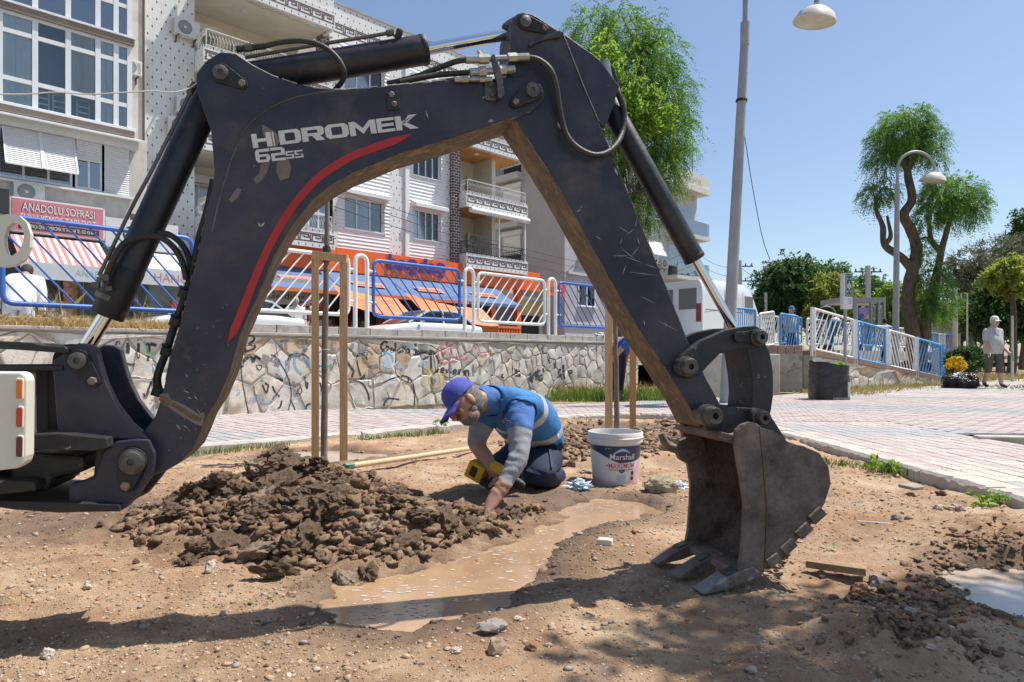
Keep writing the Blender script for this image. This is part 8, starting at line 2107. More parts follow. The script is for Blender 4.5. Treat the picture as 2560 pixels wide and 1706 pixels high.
bmesh.ops.translate(bmx,vec=BX*.016,verts=[g for g in ret['geom']if isinstance(g,bmesh.types.BMVert)])
bmesh.ops.recalc_face_normals(bmx,faces=bmx.faces)
me=bpy.data.meshes.new('lifting_eye');bmx.to_mesh(me);bmx.free();me.materials.append(m_white_body)
le=link('lifting_eye',me,mach);le.matrix_local=mach_inv
mb=MB();q=PLs([(-60,560),(-20,548),(-20,655),(-60,648)],LO+.004);
mb.prism(PLs([(-110,548),(-20,545),(-20,660),(-110,940),(-160,940)],LO+.004),BX*.022);mb_build(mb,'lifting_arm',m_white_body,bevel=.003)
pb=PL(-420,1000,LO)
mb=MB();mb.box(Vector((pb.x-.95,pb.y-.1,.95)),(AX,BX,ZAX),(.6,.5,.42));mb_build(mb,'engine_cover',m_white_body,bevel=.06,seg=4)
mb=MB();mb.box(Vector((pb.x-.75,pb.y+.0,.42)),(AX,BX,ZAX),(.75,.2,.12));mb_build(mb,'chassis',m_black,bevel=.02)
for sgn in(-1,1):
 c=Vector((pb.x-.95,pb.y-.1,.36))+BX*(.52*sgn)-AX*0
 mb=MB();mb.lathe(c,[(.16,-.1),(.2,-.11),(.34,-.11),(.36,-.08),(.36,.08),(.34,.11),(.2,.11),(.16,.1)],28,axis=BX)
 for k_ in range(20):
  a=2*math.pi*k_/20;dv=AX*math.cos(a)+ZAX*math.sin(a);tv=BX.cross(dv)
  mb.box(c+dv*.362+BX*(.05 if k_%2 else-.05),(dv,tv,BX),(.012,.02,.055))
 w=mb_build(mb,'wheel',m_rubber,smooth=40)
 mb=MB();mb.lathe(c,[(.0001,-.06),(.08,-.06),(.1,-.03),(.155,-.05),(.165,-.1)],24,axis=BX);mb.lathe(c,[(.0001,.06),(.08,.06),(.1,.03),(.155,.05),(.165,.1)],24,axis=BX)
 mb.build('rim',m_white_body,w,smooth=40)
mbx=MB();P=[PL(491,208,-.09),PL(470,222,-.09),PL(430,231,-.12),PL(380,228,-.14),PL(300,232,-.18),PL(220,236,-.2),PL(140,231,-.22),PL(60,236,-.24),PL(-60,234,-.28),PL(-180,225,-.28)]
mbx.tube(spline(P,5),.0018,5);mb_build(mbx,'tied_cord',M('pale_cord',[(.5,.46,.38)],rough=.9),smooth=60)
# ================================================================== vehicles
m_cw=M('white_car_paint',[(.70,.71,.72)],rough=.25,coat=.6);m_tyre=M('tyre',[(.02,.02,.02)],rough=.8);m_rim=M('alloy_rim',[(.4,.4,.41)],rough=.35,metal=.8);m_hl=M('headlight',[(.55,.58,.6)],rough=.1,coat=.5);m_tl=M('tail_light',[(.45,.02,.02)],rough=.15,coat=.5)
def loft(mb,stations,mi=0):
 n=len(stations[0]);vs=[p for r in stations for p in r];fs=[(i*n+k,i*n+k+1,(i+1)*n+k+1,(i+1)*n+k)for i in range(len(stations)-1)for k in range(n-1)]
 fs+=[tuple(range(n)),tuple((len(stations)-1)*n+k for k in range(n-1,-1,-1))];mb.add(vs,fs,mi)
def half_ring(x,hw,z0,z1,rnd_,nz=6):
 P=[]
 for k in range(nz+1):
  a=math.pi/2*k/nz;P.append((hw*(1-rnd_)+hw*rnd_*math.cos(a),z1-(z1-z0)*.25*(1-math.sin(a))))
 R_=[(x,-hw,z0)]+[(x,-p[0],p[1])for p in P]+[(x,p[0],p[1])for p in reversed(P)]+[(x,hw,z0)]
 return[Vector(p)for p in R_]
def wheel(root,c,r):
 mb=MB();mb.lathe(c,[(r*.62,-.1),(r*.95,-.1),(r,-.07),(r,.07),(r*.95,.1),(r*.62,.1)],24,axis=Vector((0,1,0)));w=mb.build('wheel',m_tyre,root,smooth=40);mb=MB();[mb.lathe(c,[(r*.62,s*.09),(r*.5,s*.06),(r*.15,s*.075),(.0001,s*.075)],20,axis=Vector((0,1,0)))for s in(-1,1)];mb.build('rim',m_rim,w,smooth=40)
def car(label,s,t,yaw,kind='sedan'):
 root=thing('parked_van' if kind=='van' else 'parked_car',label,'van' if kind=='van' else 'car',None if kind=='van' else 'white cars on the street',loc=st(s,t,ST_Z-.1));root.rotation_euler=(0,0,yaw)
 mb=MB()
 if kind=='van':
  st_=[(-2.5,.92,.45,2.05),(-2.46,.98,.35,2.42),(-1.5,1.0,.32,2.5),(.6,1.0,.32,2.48),(1.2,.98,.32,2.3),(1.75,.96,.32,1.55),(2.4,.92,.35,1.25),(2.6,.82,.45,.95)]
 else:st_=[(-2.1,.70,.38,.78),(-2.0,.82,.30,.92),(-1.2,.88,.26,.98),(.9,.88,.26,.98),(1.7,.85,.26,.86),(2.05,.76,.32,.70),(2.12,.6,.42,.58)]
 loft(mb,[half_ring(x,w,a,b,.18)for x,w,a,b in st_]);body=mb.build('body',m_cw,root,smooth=40)
 if kind=='van':
  for sgn in(-1,1):
   mb=MB();y=sgn*1.003
   for(x0,x1,z0,z1)in((.5,1.15,1.45,2.05),):mb.abox((x0,min(y,y*.995),z0),(x1,max(y,y*.995),z1))
   mb.build('side_window',m_acd,body)
   mb=MB();[mb.abox((x,min(y,y*.999),.5),(x+.02,max(y,y*.999),2.2))for x in(-1.0,.35)];mb.abox((-2.3,min(y,y*.999),1.42),(.3,max(y,y*.999),1.45));mb.build('door_gap',m_acd,body)
   mb=MB();mb.abox((-2.5,sgn*.86-.09,1.0),(-2.4,sgn*.86+.12,1.65));mb.build('tail_light',m_tl,body,bevel=.02)
   mb=MB();mb.abox((-2.515,sgn*.45-.33,1.45),(-2.47,sgn*.45+.33,2.15));mb.build('rear_window',m_acd,body)
   mb=MB();mb.abox((2.35,sgn*.7-.15,.75),(2.58,sgn*.7+.15,1.0));mb.build('headlight',m_hl,body,bevel=.03)
  mb=MB();mb.prism([Vector((1.22,-.85,2.25)),Vector((1.75,-.88,1.58)),Vector((1.75,.88,1.58)),Vector((1.22,.85,2.25))],Vector((.02,0,.02)));mb.build('windscreen',m_acd,body)
  wx,r=(-1.6,1.75),.34
 else:
  gh=[(-1.75,.70,.93,.97),(-1.05,.66,.93,1.38),(-.3,.66,.93,1.44),(.25,.66,.93,1.40),(1.15,.72,.92,.97)]
  mb=MB();loft(mb,[half_ring(x,w,a,b,.16)for x,w,a,b in gh]);cab=mb.build('glasshouse',m_dglass if False else m_acd,root,smooth=35);cab.data.materials[0]=M('car_glass',[(.03,.035,.04)],rough=.05,spec=.8)
  mb=MB();rf_=[(-1.12,.64,1.33,1.395),(-.9,.655,1.36,1.425),(-.3,.66,1.38,1.455),(.1,.655,1.37,1.43),(.32,.64,1.34,1.40)];loft(mb,[half_ring(x,w,a,b,.3)for x,w,a,b in rf_]);mb.build('roof',m_cw,root,smooth=40)
  for sgn in(-1,1):
   mb=MB();[mb.bar((x0,sgn*w0,z0),(x1,sgn*w1,z1),.05,.05)for x0,w0,z0,x1,w1,z1 in((1.12,.73,.97,.28,.66,1.38),(-.35,.70,.95,-.3,.67,1.42),(-1.7,.72,.97,-1.1,.66,1.36))];mb.build('pillars',m_cw,root)
   mb=MB();mb.ball((.75,sgn*.95,1.02),(.06,.1,.07),8,6);mb.build('mirror',m_cw,root,smooth=60);mb=MB();mb.ball((1.92,sgn*.62,.70),(.14,.13,.07),10,6);mb.build('headlight',m_hl,root,smooth=60);mb=MB();mb.ball((-2.0,sgn*.66,.78),(.09,.14,.07),10,6);mb.build('tail_light',m_tl,root,smooth=60)
  wx,r=(-1.3,1.35),.31
 for x in wx:
  for sgn in(-1,1):wheel(root,Vector((x,sgn*(.80 if kind!='van' else .88),r)),r)
 return root
Y45=math.radians(45)
car('white van parked beyond the wall, behind the bucket ram',22.9,12.5,Y45,'van')
car('white car on the street behind the middle blue fence panel',14.3,18.6,Y45+math.pi);car('white car on the street mostly hidden behind the boom',7.5,18.6,Y45+math.pi)
# ================================================================== people
m_skin=M('tanned_skin',[(.36,.19,.125),(.43,.24,.16)],rough=.55,scale=14);m_skinp=M('fair_skin',[(.50,.30,.22),(.56,.36,.27)],rough=.55,scale=14)
def cloth(name,c,k=1.25):return M(name,[tuple(x*.8 for x in c),tuple(min(1,x*k)for x in c)],rough=.85,scale=7,bump=.3,bscale=9,bdist=.03)
def body_mesh(J,E,root,sub=2):
 names=list(J);me=bpy.data.meshes.new('body');me.from_pydata([tuple(J[k][0])for k in names],[(names.index(a),names.index(b))for a,b in E],[])
 o=bpy.data.objects.new('tmp_body',me);COL.objects.link(o);o.modifiers.new('skin','SKIN').use_smooth_shade=True
 for k,v in zip(names,me.skin_vertices[0].data):r=J[k][1];r=r if isinstance(r,tuple)else(r,r);v.radius=(r[0]*1.14,r[1]*1.14);v.use_root=(k==root)
 sb_=o.modifiers.new('sub','SUBSURF');sb_.levels=sb_.render_levels=sub
 ev=o.evaluated_get(bpy.context.evaluated_depsgraph_get());out=bpy.data.meshes.new_from_object(ev);bpy.data.objects.remove(o);return out
def zones(me,J,E,rule,mats,cuts=()):
 if cuts:
  bm=bmesh.new();bm.from_mesh(me)
  for p,n_ in cuts:bmesh.ops.bisect_plane(bm,geom=bm.verts[:]+bm.edges[:]+bm.faces[:],plane_co=p,plane_no=n_,dist=1e-5)
  bm.to_mesh(me);bm.free()
 C=np.zeros(len(me.polygons)*3);me.polygons.foreach_get('center',C);C=C.reshape(-1,3);Q,T=[],[]
 for a,b in E:
  A,B=np.array(J[a][0]),np.array(J[b][0]);d=B-A;t=np.clip(((C-A)@d)/max(d@d,1e-9),0,1);r=[x[0]if isinstance(x,tuple)else x for x in(J[a][1],J[b][1])]
  Q.append(np.linalg.norm(C-A-t[:,None]*d,axis=1)/(r[0]+(r[1]-r[0])*t+1e-4));T.append(t)
 Q,T=np.array(Q),np.array(T);k=Q.argmin(0);out=[rule(*E[k[i]],T[k[i],i],Vector(C[i]))for i in range(len(C))]
 me.materials.clear();[me.materials.append(m_)for m_ in mats];me.polygons.foreach_set('material_index',out);me.shade_smooth()
def shell_of(me,idxs,mats,remap,grow,name,parent,mv):
 bm=bmesh.new();bm.from_mesh(me);bm.normal_update();bmesh.ops.delete(bm,geom=[f for f in bm.faces if f.material_index not in idxs],context='FACES')
 for v in bm.verts:v.co+=v.normal*grow
 for f in bm.faces:f.material_index=remap[f.material_index]
 m2=bpy.data.meshes.new(name);bm.to_mesh(m2);bm.free();[m2 .materials.append(x)for x in mats];m2 .shade_smooth();o=link(name,m2,parent);o.matrix_local=mv
 s_=o.modifiers.new('s','SOLIDIFY');s_.thickness=.004;return o
def hand_chain(J,E,pre,wrist,palm_dir,side,curl,r=.0085,size=1.0):
 w=J[wrist][0];pd=Vector(palm_dir).normalized();sd=Vector(side).normalized();nrm=pd.cross(sd).normalized()*curl
 J[pre+'palm']=(w+pd*.055*size,(.036*size,.018*size));E.append((wrist,pre+'palm'))
 for i,(o_,l_)in enumerate(((-.028,.068),(-.010,.078),(.010,.072),(.028,.056))):
  a=w+pd*.092*size+sd*o_*size;b=a+(pd*.7+nrm*.5)*l_*.5*size;c=b+(pd*.3+nrm*.9)*l_*.5*size
  for k,(nm,p_,rr)in enumerate((('a',a,1.0),('b',b,.95),('c',c,.8))):J[f'{pre}f{i}{nm}']=(p_,r*rr*size)
  E+=[(pre+'palm',f'{pre}f{i}a'),(f'{pre}f{i}a',f'{pre}f{i}b'),(f'{pre}f{i}b',f'{pre}f{i}c')]
 a=w+pd*.035*size-sd*.042*size;J[pre+'t0']=(a,r*1.2*size);J[pre+'t1']=(a+(pd*.7-sd*.35+nrm*.4)*.05*size,r*size);E+=[(pre+'palm',pre+'t0'),(pre+'t0',pre+'t1')]
def head_bits(root,mv,c,H_,F_,s,skin,hair=None,cap=None,brim=None,beard=None,glasses=None):
 H_=H_.normalized();F_=(F_-H_*F_.dot(H_)).normalized();S_=H_.cross(F_);ax=(F_,S_,H_)
 def put(mb,nm,m_,sm=70):o=mb.build(nm,m_,root,smooth=sm);o.matrix_local=mv;return o
 P=lambda f,sd,h:c+F_*f*s+S_*sd*s+H_*h*s
 mb=MB();mb.ball(P(0,0,.02),(.094*s,.074*s,.112*s),20,14,ax=ax);mb.ball(P(.030,0,-.052),(.062*s,.057*s,.060*s),16,10,ax=ax);mb.ball(P(.068,0,.03),(.022*s,.052*s,.018*s),12,8,ax=ax);[mb.ball(P(.06,.036*g_,-.022),(.028*s,.022*s,.026*s),10,8,ax=ax)for g_ in(-1,1)];put(mb,'face',skin)
 mb=MB();mb.ball(P(.100,0,-.008),(.022*s,.014*s,.026*s),10,8,ax=ax);mb.ball(P(.104,0,-.022),(.018*s,.019*s,.012*s),10,8,ax=ax);put(mb,'nose',skin)
 for sg_ in(-1,1):
  mb=MB();mb.ball(P(-.005,.074*sg_,-.005),(.020*s,.012*s,.032*s),10,8,ax=ax);put(mb,'ear',skin)
  mb=MB();mb.ball(P(.082,.032*sg_,.016),(.010*s,.014*s,.008*s),8,6,ax=ax);put(mb,'eye',m_acd)
  if hair:mb=MB();mb.ball(P(.088,.032*sg_,.034),(.008*s,.022*s,.005*s),8,6,ax=ax);put(mb,'eyebrow',hair)
 mb=MB();mb.ball(P(.084,0,-.050),(.010*s,.024*s,.006*s),8,6,ax=ax);put(mb,'mouth',M('lips',[(.30,.12,.10)],rough=.5))
 if hair:
  mb=MB();mb.ball(P(-.022,0,.018),(.088*s,.081*s,.112*s),20,12,ax=ax);put(mb,'hair',hair)
 if beard:mb=MB();mb.ball(P(.034,0,-.068),(.057*s,.0535*s,.042*s),18,12,ax=ax);mb.ball(P(.012,0,-.046),(.058*s,.064*s,.042*s),18,12,ax=ax);mb.ball(P(.088,0,-.037),(.014*s,.032*s,.009*s),10,6,ax=ax);put(mb,'beard',beard)
 if glasses:mb=MB();[mb.ball(P(.094,.032*g_,.014),(.008*s,.024*s,.018*s),10,6,ax=ax)for g_ in(-1,1)];mb.bar(P(.098,-.07,.02),P(.098,.07,.02),.004,.006);put(mb,'sunglasses',glasses)
 if cap:
  mb=MB();prof=[(.0001,.128),(.03,.126),(.06,.112),(.082,.086),(.092,.05),(.094,.028),(.088,.026)]
  n=24;vs=[P(-.008+r*1.06*math.cos(2*math.pi*k/n),r*.95*math.sin(2*math.pi*k/n),h+.012)for r,h in prof for k in range(n)]
  mb.add(vs,[(i*n+k,i*n+(k+1)%n,(i+1)*n+(k+1)%n,(i+1)*n+k)for i in range(len(prof)-1)for k in range(n)]);cp_=put(mb,'cap',cap)
  mb=MB();vs=[]
  for i in range(5):
   for j in range(9):f,g=i/4,(j/8-.5)*2;vs.append(P(.080*math.sqrt(max(0,1-(g*.72)**2))+.10*f*math.sqrt(max(0,1-(g*.8)**2)),g*(.080-.010*f),.046-.030*f-.020*g*g))
  mb.add(vs,[(i*9+j,i*9+j+1,i*9+j+10,i*9+j+9)for i in range(4)for j in range(8)]);b_=mb.build('brim',brim or cap,cp_,smooth=70);s_=b_.modifiers.new('s','SOLIDIFY');s_.thickness=.004
  mb=MB();mb.ball(P(-.008,0,.142),.008*s,8,6);mb.build('button',m_wsign,cp_,smooth=70)
 return P
V3=Vector
J={'pelvis':(at(1350,1124,4.08),.132),'spine':(at(1336,1048,3.98),.142),'chest':(at(1280,1004,3.74),.140),'neckb':(at(1222,1000,3.62),.078),'neck':(at(1196,1004,3.57),.056),'skull':(at(1168,1008,3.53),.062),'shl':(at(1300,1014,3.62),.078),'ell':(at(1298,1146,3.44),.048),'wrl':(at(1238,1246,3.34),.033),'shr':(at(1212,1036,3.80),.070),'elr':(at(1190,1112,3.72),.050),'wrr':(at(1224,1160,3.64),.034),'hil':(at(1366,1140,4.02),.108),'knl':(at(1344,1196,3.68),.088),'anl':(at(1392,1190,4.14),.055),'tol':(at(1396,1186,4.36),.035),'hir':(at(1300,1140,4.10),.105),'knr':(at(1228,1190,3.82),.082),'anr':(at(1300,1176,4.26),.055),'tor':(at(1310,1172,4.46),.035)}
E=[('pelvis','spine'),('spine','chest'),('chest','neckb'),('neckb','neck'),('neck','skull'),('chest','shl'),('shl','ell'),('ell','wrl'),('chest','shr'),('shr','elr'),('elr','wrr'),('pelvis','hil'),('hil','knl'),('knl','anl'),('anl','tol'),('pelvis','hir'),('hir','knr'),('knr','anr'),('anr','tor')]
hand_chain(J,E,'L','wrl',at(1206,1296,3.28)-J['wrl'][0],V3((.3,-.9,.1)),1);hand_chain(J,E,'R','wrr',at(1240,1196,3.58)-J['wrr'][0],V3((.2,-.8,.5)),1)
c_sky,c_polo,c_grey,c_navy=cloth('blue_work_vest',(.035,.17,.40)),cloth('blue_polo',(.065,.16,.42)),cloth('grey_undershirt',(.27,.28,.31)),cloth('navy_trousers',(.014,.022,.055))
m_refl=M('reflective_tape',[(.36,.37,.39),(.46,.47,.49)],rough=.45,scale=10);W=thing('person','kneeling worker in blue vest and cap reaching into the soil','person',loc=(J['knl'][0].x,J['knl'][0].y,0));mvW=Matrix.Translation(-W.location)
sd1=(J['chest'][0]-J['spine'][0]).normalized();sd0=(J['spine'][0]-J['pelvis'][0]).normalized();arml=(J['ell'][0]-J['shl'][0]).normalized();forl=(J['wrl'][0]-J['ell'][0]).normalized()
b1,b2=J['spine'][0].lerp(J['chest'][0],.74),J['pelvis'][0].lerp(J['spine'][0],.80);hemp=J['pelvis'][0].lerp(J['spine'][0],.12);sl1,sl2=J['shl'][0].lerp(J['ell'][0],.52),J['ell'][0].lerp(J['wrl'][0],.62)
CUTW=[(b1-sd1*.024,sd1),(b1+sd1*.024,sd1),(b2-sd0*.022,sd0),(b2+sd0*.022,sd0),(hemp,sd0),(sl1,arml),(sl2,forl)]
def rule(a,b,t,c):
 k=a+b
 if k in('pelvisspine','spinechest','chestneckb','chestshl','chestshr','pelvishil','pelvishir'):
  if(c-hemp).dot(sd0)<0:return 3
  if k=='chestneckb' and t>.97:return 2
  if abs((c-b2).dot(sd0))<.022 and(k!='spinechest' or t<.3):return 4
  return 4 if abs((c-b1).dot(sd1))<.024 and k!='pelvisspine' else 1
 if k=='neckbneck':return 1 if t<.3 else(2 if t<.92 else 0)
 if k=='shlell':return 2 if(c-sl1).dot(arml)<0 else 5
 if k=='ellwrl':return 5 if(c-sl2).dot(forl)<0 else 0
 if k=='shrelr':return 2 if t<.45 else 5
 if k=='elrwrr':return 5 if t<.12 else 0
 if k[:2]in('hi','kn'):return 3
 if k[:2]=='an':return 6
 return 0
me=body_mesh(J,E,'pelvis',3);m_boot=M('black_boot',[(.02,.02,.02)],rough=.6);zones(me,J,E,rule,[m_skin,c_sky,c_polo,c_navy,m_refl,c_grey,m_boot],CUTW)
for v in me.vertices:v.co+=v.normal*(.007*mnoise.noise(v.co*11)+.0035*mnoise.noise(v.co*31))if v.co.z>.12 else V3((0,0,0))
A1,A2,A3=J['shl'][0],J['ell'][0],J['wrl'][0]
for v in me.vertices:
 for a_,b_ in((A1,A2),(A2,A3)):
  d_=b_-a_;t=(v.co-a_).dot(d_)/d_.length_squared
  if-.05<t<.95 and(v.co-a_-d_*t).length<.085:v.co+=v.normal*(.0045*math.sin(t*34+5*mnoise.noise(v.co*14))*max(0,mnoise.noise(v.co*9)+.45))
vest=shell_of(me,{1,4},[c_sky,m_refl],{1:0,4:1},.010,'vest',W,mvW);o=link('body',me,W);o.matrix_local=mvW
m_gh=M('greying_hair',[(.07,.065,.06),(.26,.25,.24)],rough=.9,scale=70,bump=.6,bscale=200);c_cap=cloth('purple_blue_cap',(.065,.075,.34));Hd=(V3((-.70,.05,.71))).normalized();Fd=V3((-.60,-.52,-.60))
PW=head_bits(W,mvW,at(1163,1008,3.51),Hd,Fd,.98,m_skin,m_gh,c_cap,None,m_gh)
mb=MB();cn=J['neckb'][0].lerp(J['neck'][0],.45);ax_=(J['neck'][0]-cn).normalized();mb.lathe(cn,[(.082,-.012),(.079,.012),(.068,.032),(.062,.03)],24,axis=ax_);o=mb.build('collar',c_polo,W,smooth=70);o.matrix_local=mvW
def on_body(u,v):
 d=V3(((u-CX)/FPX,1.0,-(v-HY)/FPX)).normalized();h=BVW.ray_cast(CAMP,d);return h[0]-d*.024 if h[0]else None
BVW=BVHTree.FromPolygons([tuple(v.co)for v in me.vertices],[tuple(p.vertices)for p in me.polygons])
mb=MB()
for k in range(16):
 u=1218+k*4.2;v=951+k*.9+(2 if k%3 else 0);q=[on_body(u+dx,v+dy)for dx,dy in((0,0),(2.8,.4),(2.8,5.2),(0,4.8))]
 if all(q):mb.add(q,[(0,1,2,3)])
for(u,v,w,h)in((1262,1037,1.6,9),(1258,1046,9,2.6),(1254,1051,20,2.6),(1256,1056,22,2.6)):
 q=[on_body(u+dx,v+dy)for dx,dy in((0,0),(w,-1),(w,h-1),(0,h))]
 if all(q):mb.add(q,[(0,1,2,3)])
mp_=MB()
for P_ in([(1318,1166),(1368,1182),(1366,1192),(1316,1178)],[(1372,1122),(1378,1124),(1384,1168),(1378,1168)]):
 q=[on_body(u,v)for u,v in P_]
 if all(q):mp_.add(q,[(0,1,2,3)])
if mp_.v:o=mp_.build('pocket_flap',cloth('navy_flap',(.024,.034,.075)),W,recalc=False);o.matrix_local=mvW
if mb.v:o=mb.build('printed_emblem',m_refl,W,recalc=False);o.matrix_local=mvW;tag(o,kind='stuff')
mb=MB();[mb.bar(PW(.093-.01*abs(k),-.016+k*.010-.02,.066),PW(.093-.01*abs(k),-.008+k*.010-.02,.066),.004,.008)for k in range(-2,4)];o=mb.build('cap_print',m_wsign,W);o.matrix_local=mvW
m_dy=M('drill_yellow',[(.62,.36,.015),(.70,.43,.02)],rough=.45,scale=10,speck=((.05,.04,.03),9,.62,.05));dr=thing('cordless_drill','yellow and black cordless drill in the worker right hand','drill',loc=at(1205,1190,3.6));mv=Matrix.Translation(-dr.location);A_,U_=V3((.82,-.35,-.42)).normalized(),V3((.35,-.2,.9)).normalized();N_=A_.cross(U_).normalized();U_=N_.cross(A_)
c0=at(1250,1197,3.60)
def dbx(a,u,n,ha,hu,hn,m_,nm,bv_=.006):mb=MB();mb.box(c0+A_*a+U_*u+N_*n,(A_,U_,N_),(ha,hu,hn));o=mb.build(nm,m_,dr,bevel=bv_);o.matrix_local=mv
dbx(.0,.035,0,.075,.032,.030,m_dy,'motor_housing',.012);dbx(-.005,-.035,0,.018,.055,.017,m_black,'grip');dbx(-.135,-.03,0,.05,.045,.036,m_dy,'battery');dbx(-.075,-.06,0,.06,.016,.03,m_black,'battery_mount');dbx(-.14,-.028,.0,.022,.03,.038,m_black,'battery_clip');mb=MB();mb.lathe(c0+U_*.035,[(.0001,.14),(.012,.14),(.02,.12),(.022,.08),(.026,.07)],16,axis=A_);o=mb.build('chuck',m_black,dr,smooth=50);o.matrix_local=mv
def person(label,x,y,z,h,yaw,shirt,legs,skin,hair=None,cap=None,shoes=None,bare=.0,sleeve=.5,stride=.0,bend=0,arm=0.0,group=None,glasses=None,shorts=False,sub=2,armx=0.0,bulk=1.0):
 k=h/1.72;root=thing('person',label,'person',group,loc=(x,y,z));root.rotation_euler=(0,0,yaw);cb_,sb_=math.cos(bend),math.sin(bend)
 def up(dx,dy,dz):dz-=.92;return V3((dx,dy*cb_-dz*sb_-.0,.92+dz*cb_+dy*sb_))*k
 R_=lambda r:r*k
 J={'pelvis':(V3((0,0,.94))*k,R_(.14)),'belly':(up(0,-.03,1.10),(R_(.15*bulk),R_(.13*bulk))),'chest':(up(0,0,1.32),(R_(.165),R_(.125))),'neck':(up(0,.0,1.46),R_(.058)),'skull':(up(0,-.02,1.57),R_(.07)),'sl':(up(.19,0,1.38),R_(.066)),'el':(up(.25+armx,.02+arm*.1,1.10),R_(.046)),'wl':(up(.27+armx,-.10-arm*.1,.88),R_(.032)),'sr':(up(-.19,0,1.38),R_(.066)),'er':(up(-.24-armx,.02-arm*.15,1.10),R_(.046)),'wr':(up(-.27-armx,-.06-arm*.2,.87),R_(.032)),'hl':(V3((.09,0,.88))*k,R_(.10)),'kl':(V3((.10,-stride*.5-.02,.48))*k,R_(.066)),'al':(V3((.10,-stride+.02,.09))*k,R_(.042)),'tl':(V3((.11,-stride-.15,.045))*k,R_(.036)),'hr':(V3((-.09,0,.88))*k,R_(.10)),'kr':(V3((-.10,stride*.2-.02,.48))*k,R_(.066)),'ar':(V3((-.10,stride+.02,.09+stride*.15))*k,R_(.042)),'tr':(V3((-.11,stride-.13,.045))*k,R_(.036))}
 E=[('pelvis','belly'),('belly','chest'),('chest','neck'),('neck','skull'),('chest','sl'),('sl','el'),('el','wl'),('chest','sr'),('sr','er'),('er','wr'),('pelvis','hl'),('hl','kl'),('kl','al'),('al','tl'),('pelvis','hr'),('hr','kr'),('kr','ar'),('ar','tr')]
 for p_,w_,s_ in(('L','wl',1),('R','wr',-1)):d_=(J[w_][0]-J['e'+w_[1]][0]);hand_chain(J,E,p_,w_,d_,V3((0,1,0)),s_,.009,k)
 hem,sht=(.84 if bend<.3 else .93)*k,(.38 if shorts else .10)*k
 def rl(a,b,t,c):
  q=a+b
  if q in('pelvisbelly','pelvishl','pelvishr','hlkl','hrkr'):return 1 if c.z>hem else(2 if c.z>sht else 0)
  if q in('bellychest','chestsl','chestsr'):return 1
  if q=='chestneck':return 1 if t<.55 else 0
  if q in('slel','srer'):return 1 if t<sleeve*2 else 0
  if q in('elwl','erwr'):return 1 if t<sleeve*2-1 else 0
  if q in('klal','krar'):return 2 if c.z>sht else 0
  if q in('altl','artr'):return 3
  return 0
 me=body_mesh(J,E,'pelvis',sub);zones(me,J,E,rl,[skin,shirt,legs,shoes or m_boot],[(V3((0,0,hem)),ZAX),(V3((0,0,sht)),ZAX)]);link('body',me,root)
 shell_of(me,{1},[shirt],{1:0},.012*k,'shirt',root,Matrix())
 hc=J['skull'][0]+up(0,-.03,.92+.045)-V3((0,0,.92))*k;head_bits(root,Matrix(),hc,up(0,0,1.92)-up(0,0,.92),up(0,-1,.92)-up(0,0,.92),k*1.02,skin,hair,cap,None,None,glasses);return root,J,k
m_gr2=M('grey_hair',[(.35,.34,.33),(.5,.49,.48)],rough=.9);m_dkh=M('dark_hair',[(.02,.016,.014),(.045,.035,.03)],rough=.8);m_brh=M('brown_hair',[(.12,.06,.035),(.2,.11,.06)],rough=.8)
wk=at(2483,980,15.4);wr_,JJ,kk=person('walking man in pale shirt, olive shorts and white cap on the path',wk.x,15.4,PATH_Z,1.60,math.radians(6),cloth('pale_check_shirt',(.50,.49,.50),1.1),cloth('olive_shorts',(.105,.092,.062)),m_skinp,m_gr2,cloth('white_cap',(.68,.67,.65),1.1),M('dark_sneaker',[(.03,.03,.035)],rough=.7),stride=.15,arm=.5,shorts=True,armx=-.01,sleeve=.42,sub=3,bulk=1.22)
mb=MB();mb.prism([V3((-.035,-.150,1.30))*kk,V3((.035,-.150,1.30))*kk,V3((.05,-.13,1.42))*kk,V3((-.05,-.13,1.42))*kk],V3((0,.03,0)));mb.build('undershirt',m_wsign,wr_)
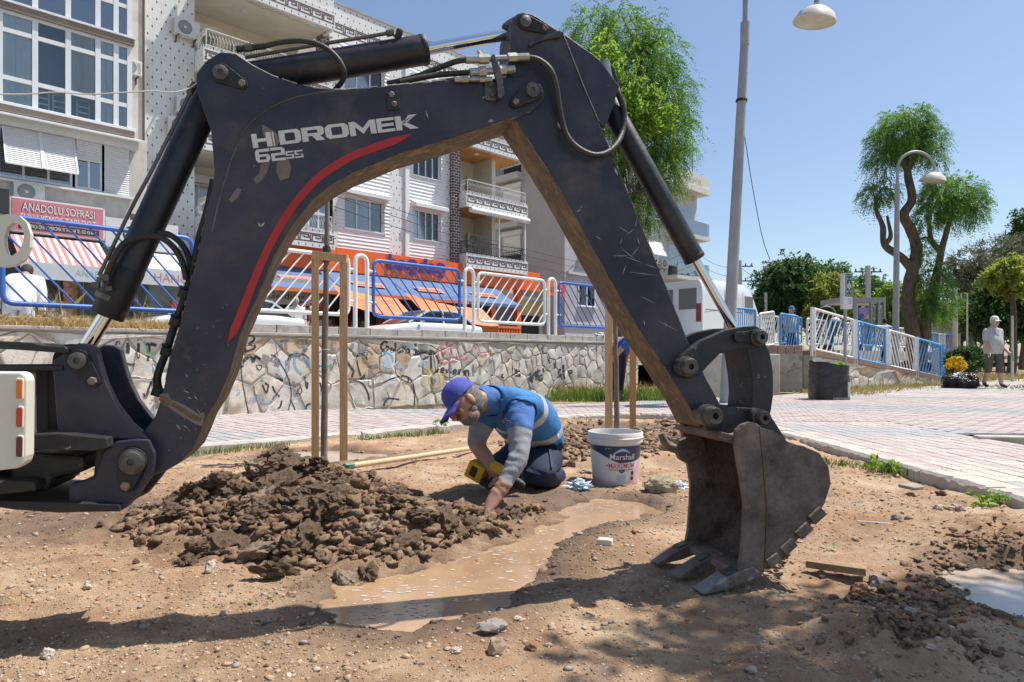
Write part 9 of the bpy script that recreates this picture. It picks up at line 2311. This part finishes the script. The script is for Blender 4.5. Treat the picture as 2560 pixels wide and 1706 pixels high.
bt=thing('water_bottle','small clear water bottle in the walking man left hand','bottle',loc=wr_.matrix_basis@(JJ['Lf1b'][0]));mb=MB();mb.lathe((0,0,-.12),[(.0001,0),(.03,0),(.032,.12),(.028,.15),(.012,.18),(.012,.2),(.0001,.2)],14);mb.build('bottle',M('clear_bottle',[(.45,.55,.62)],rough=.1,trans=.6),bt,smooth=50);mb=MB();mb.lathe((0,0,.08),[(.014,0),(.014,.02),(.0001,.02)],10);mb.build('cap',m_bp,bt)
p2=at(1545,985,11.4);person('bent-over worker in blue shirt and black trousers behind the second sapling',p2 .x,11.4,.0,1.66,math.radians(55),cloth('royal_blue_shirt',(.025,.10,.38)),cloth('black_trousers',(.012,.012,.014)),m_skin,m_dkh,bend=1.15,arm=.6,sleeve=.45)
def st_person(u,vtop,D,h,*a,**kw):p=at(u,vtop,D);return person(a[0],p.x,D,p.z-h,h,*a[1:],**kw)
st_person(1977,768,23,1.70,'man in blue cap and light shirt behind the ramp fence',math.radians(20),cloth('light_shirt',(.5,.55,.6)),c_navy,m_skinp,m_gr2,c_polo)
st_person(2036,772,22,1.66,'person with auburn hair and sunglasses behind the ramp fence',0,cloth('dark_top',(.03,.03,.05)),c_navy,m_skinp,m_brh,glasses=m_acd)
st_person(2213,798,27,1.70,'dark-haired person in white top turned away, near the bus shelter',math.radians(170),cloth('white_top',(.6,.58,.58)),c_navy,m_skinp,m_dkh)
G4='men standing in front of the supermarket'
st_person(739,744,19.5,1.74,'bald man in white shirt in front of the supermarket',math.radians(25),cloth('white_shirt',(.62,.61,.60),1.1),cloth('beige_trousers',(.36,.31,.24)),m_skinp,None,group=G4);st_person(759,753,20.2,1.66,'man in maroon shirt and dark cap in front of the supermarket',math.radians(-40),cloth('maroon_shirt',(.14,.02,.045)),cloth('brown_trousers',(.12,.09,.07)),m_skinp,m_gr2,c_navy,group=G4);st_person(779,748,20.8,1.72,'man in pale shirt half hidden by the first sapling stake',math.radians(-60),cloth('cream_shirt',(.58,.54,.48)),c_navy,m_skinp,m_dkh,group=G4)
p3=at(46,640,8.6);person('person in loose white clothes beyond the left blue fence panel',p3 .x,8.6,p3 .z-1.46,1.60,math.radians(205),cloth('loose_white_clothes',(.66,.66,.70),1.1),cloth('white_trousers',(.62,.62,.66),1.1),m_skin,m_dkh,bend=.75,arm=.5,sleeve=.9)
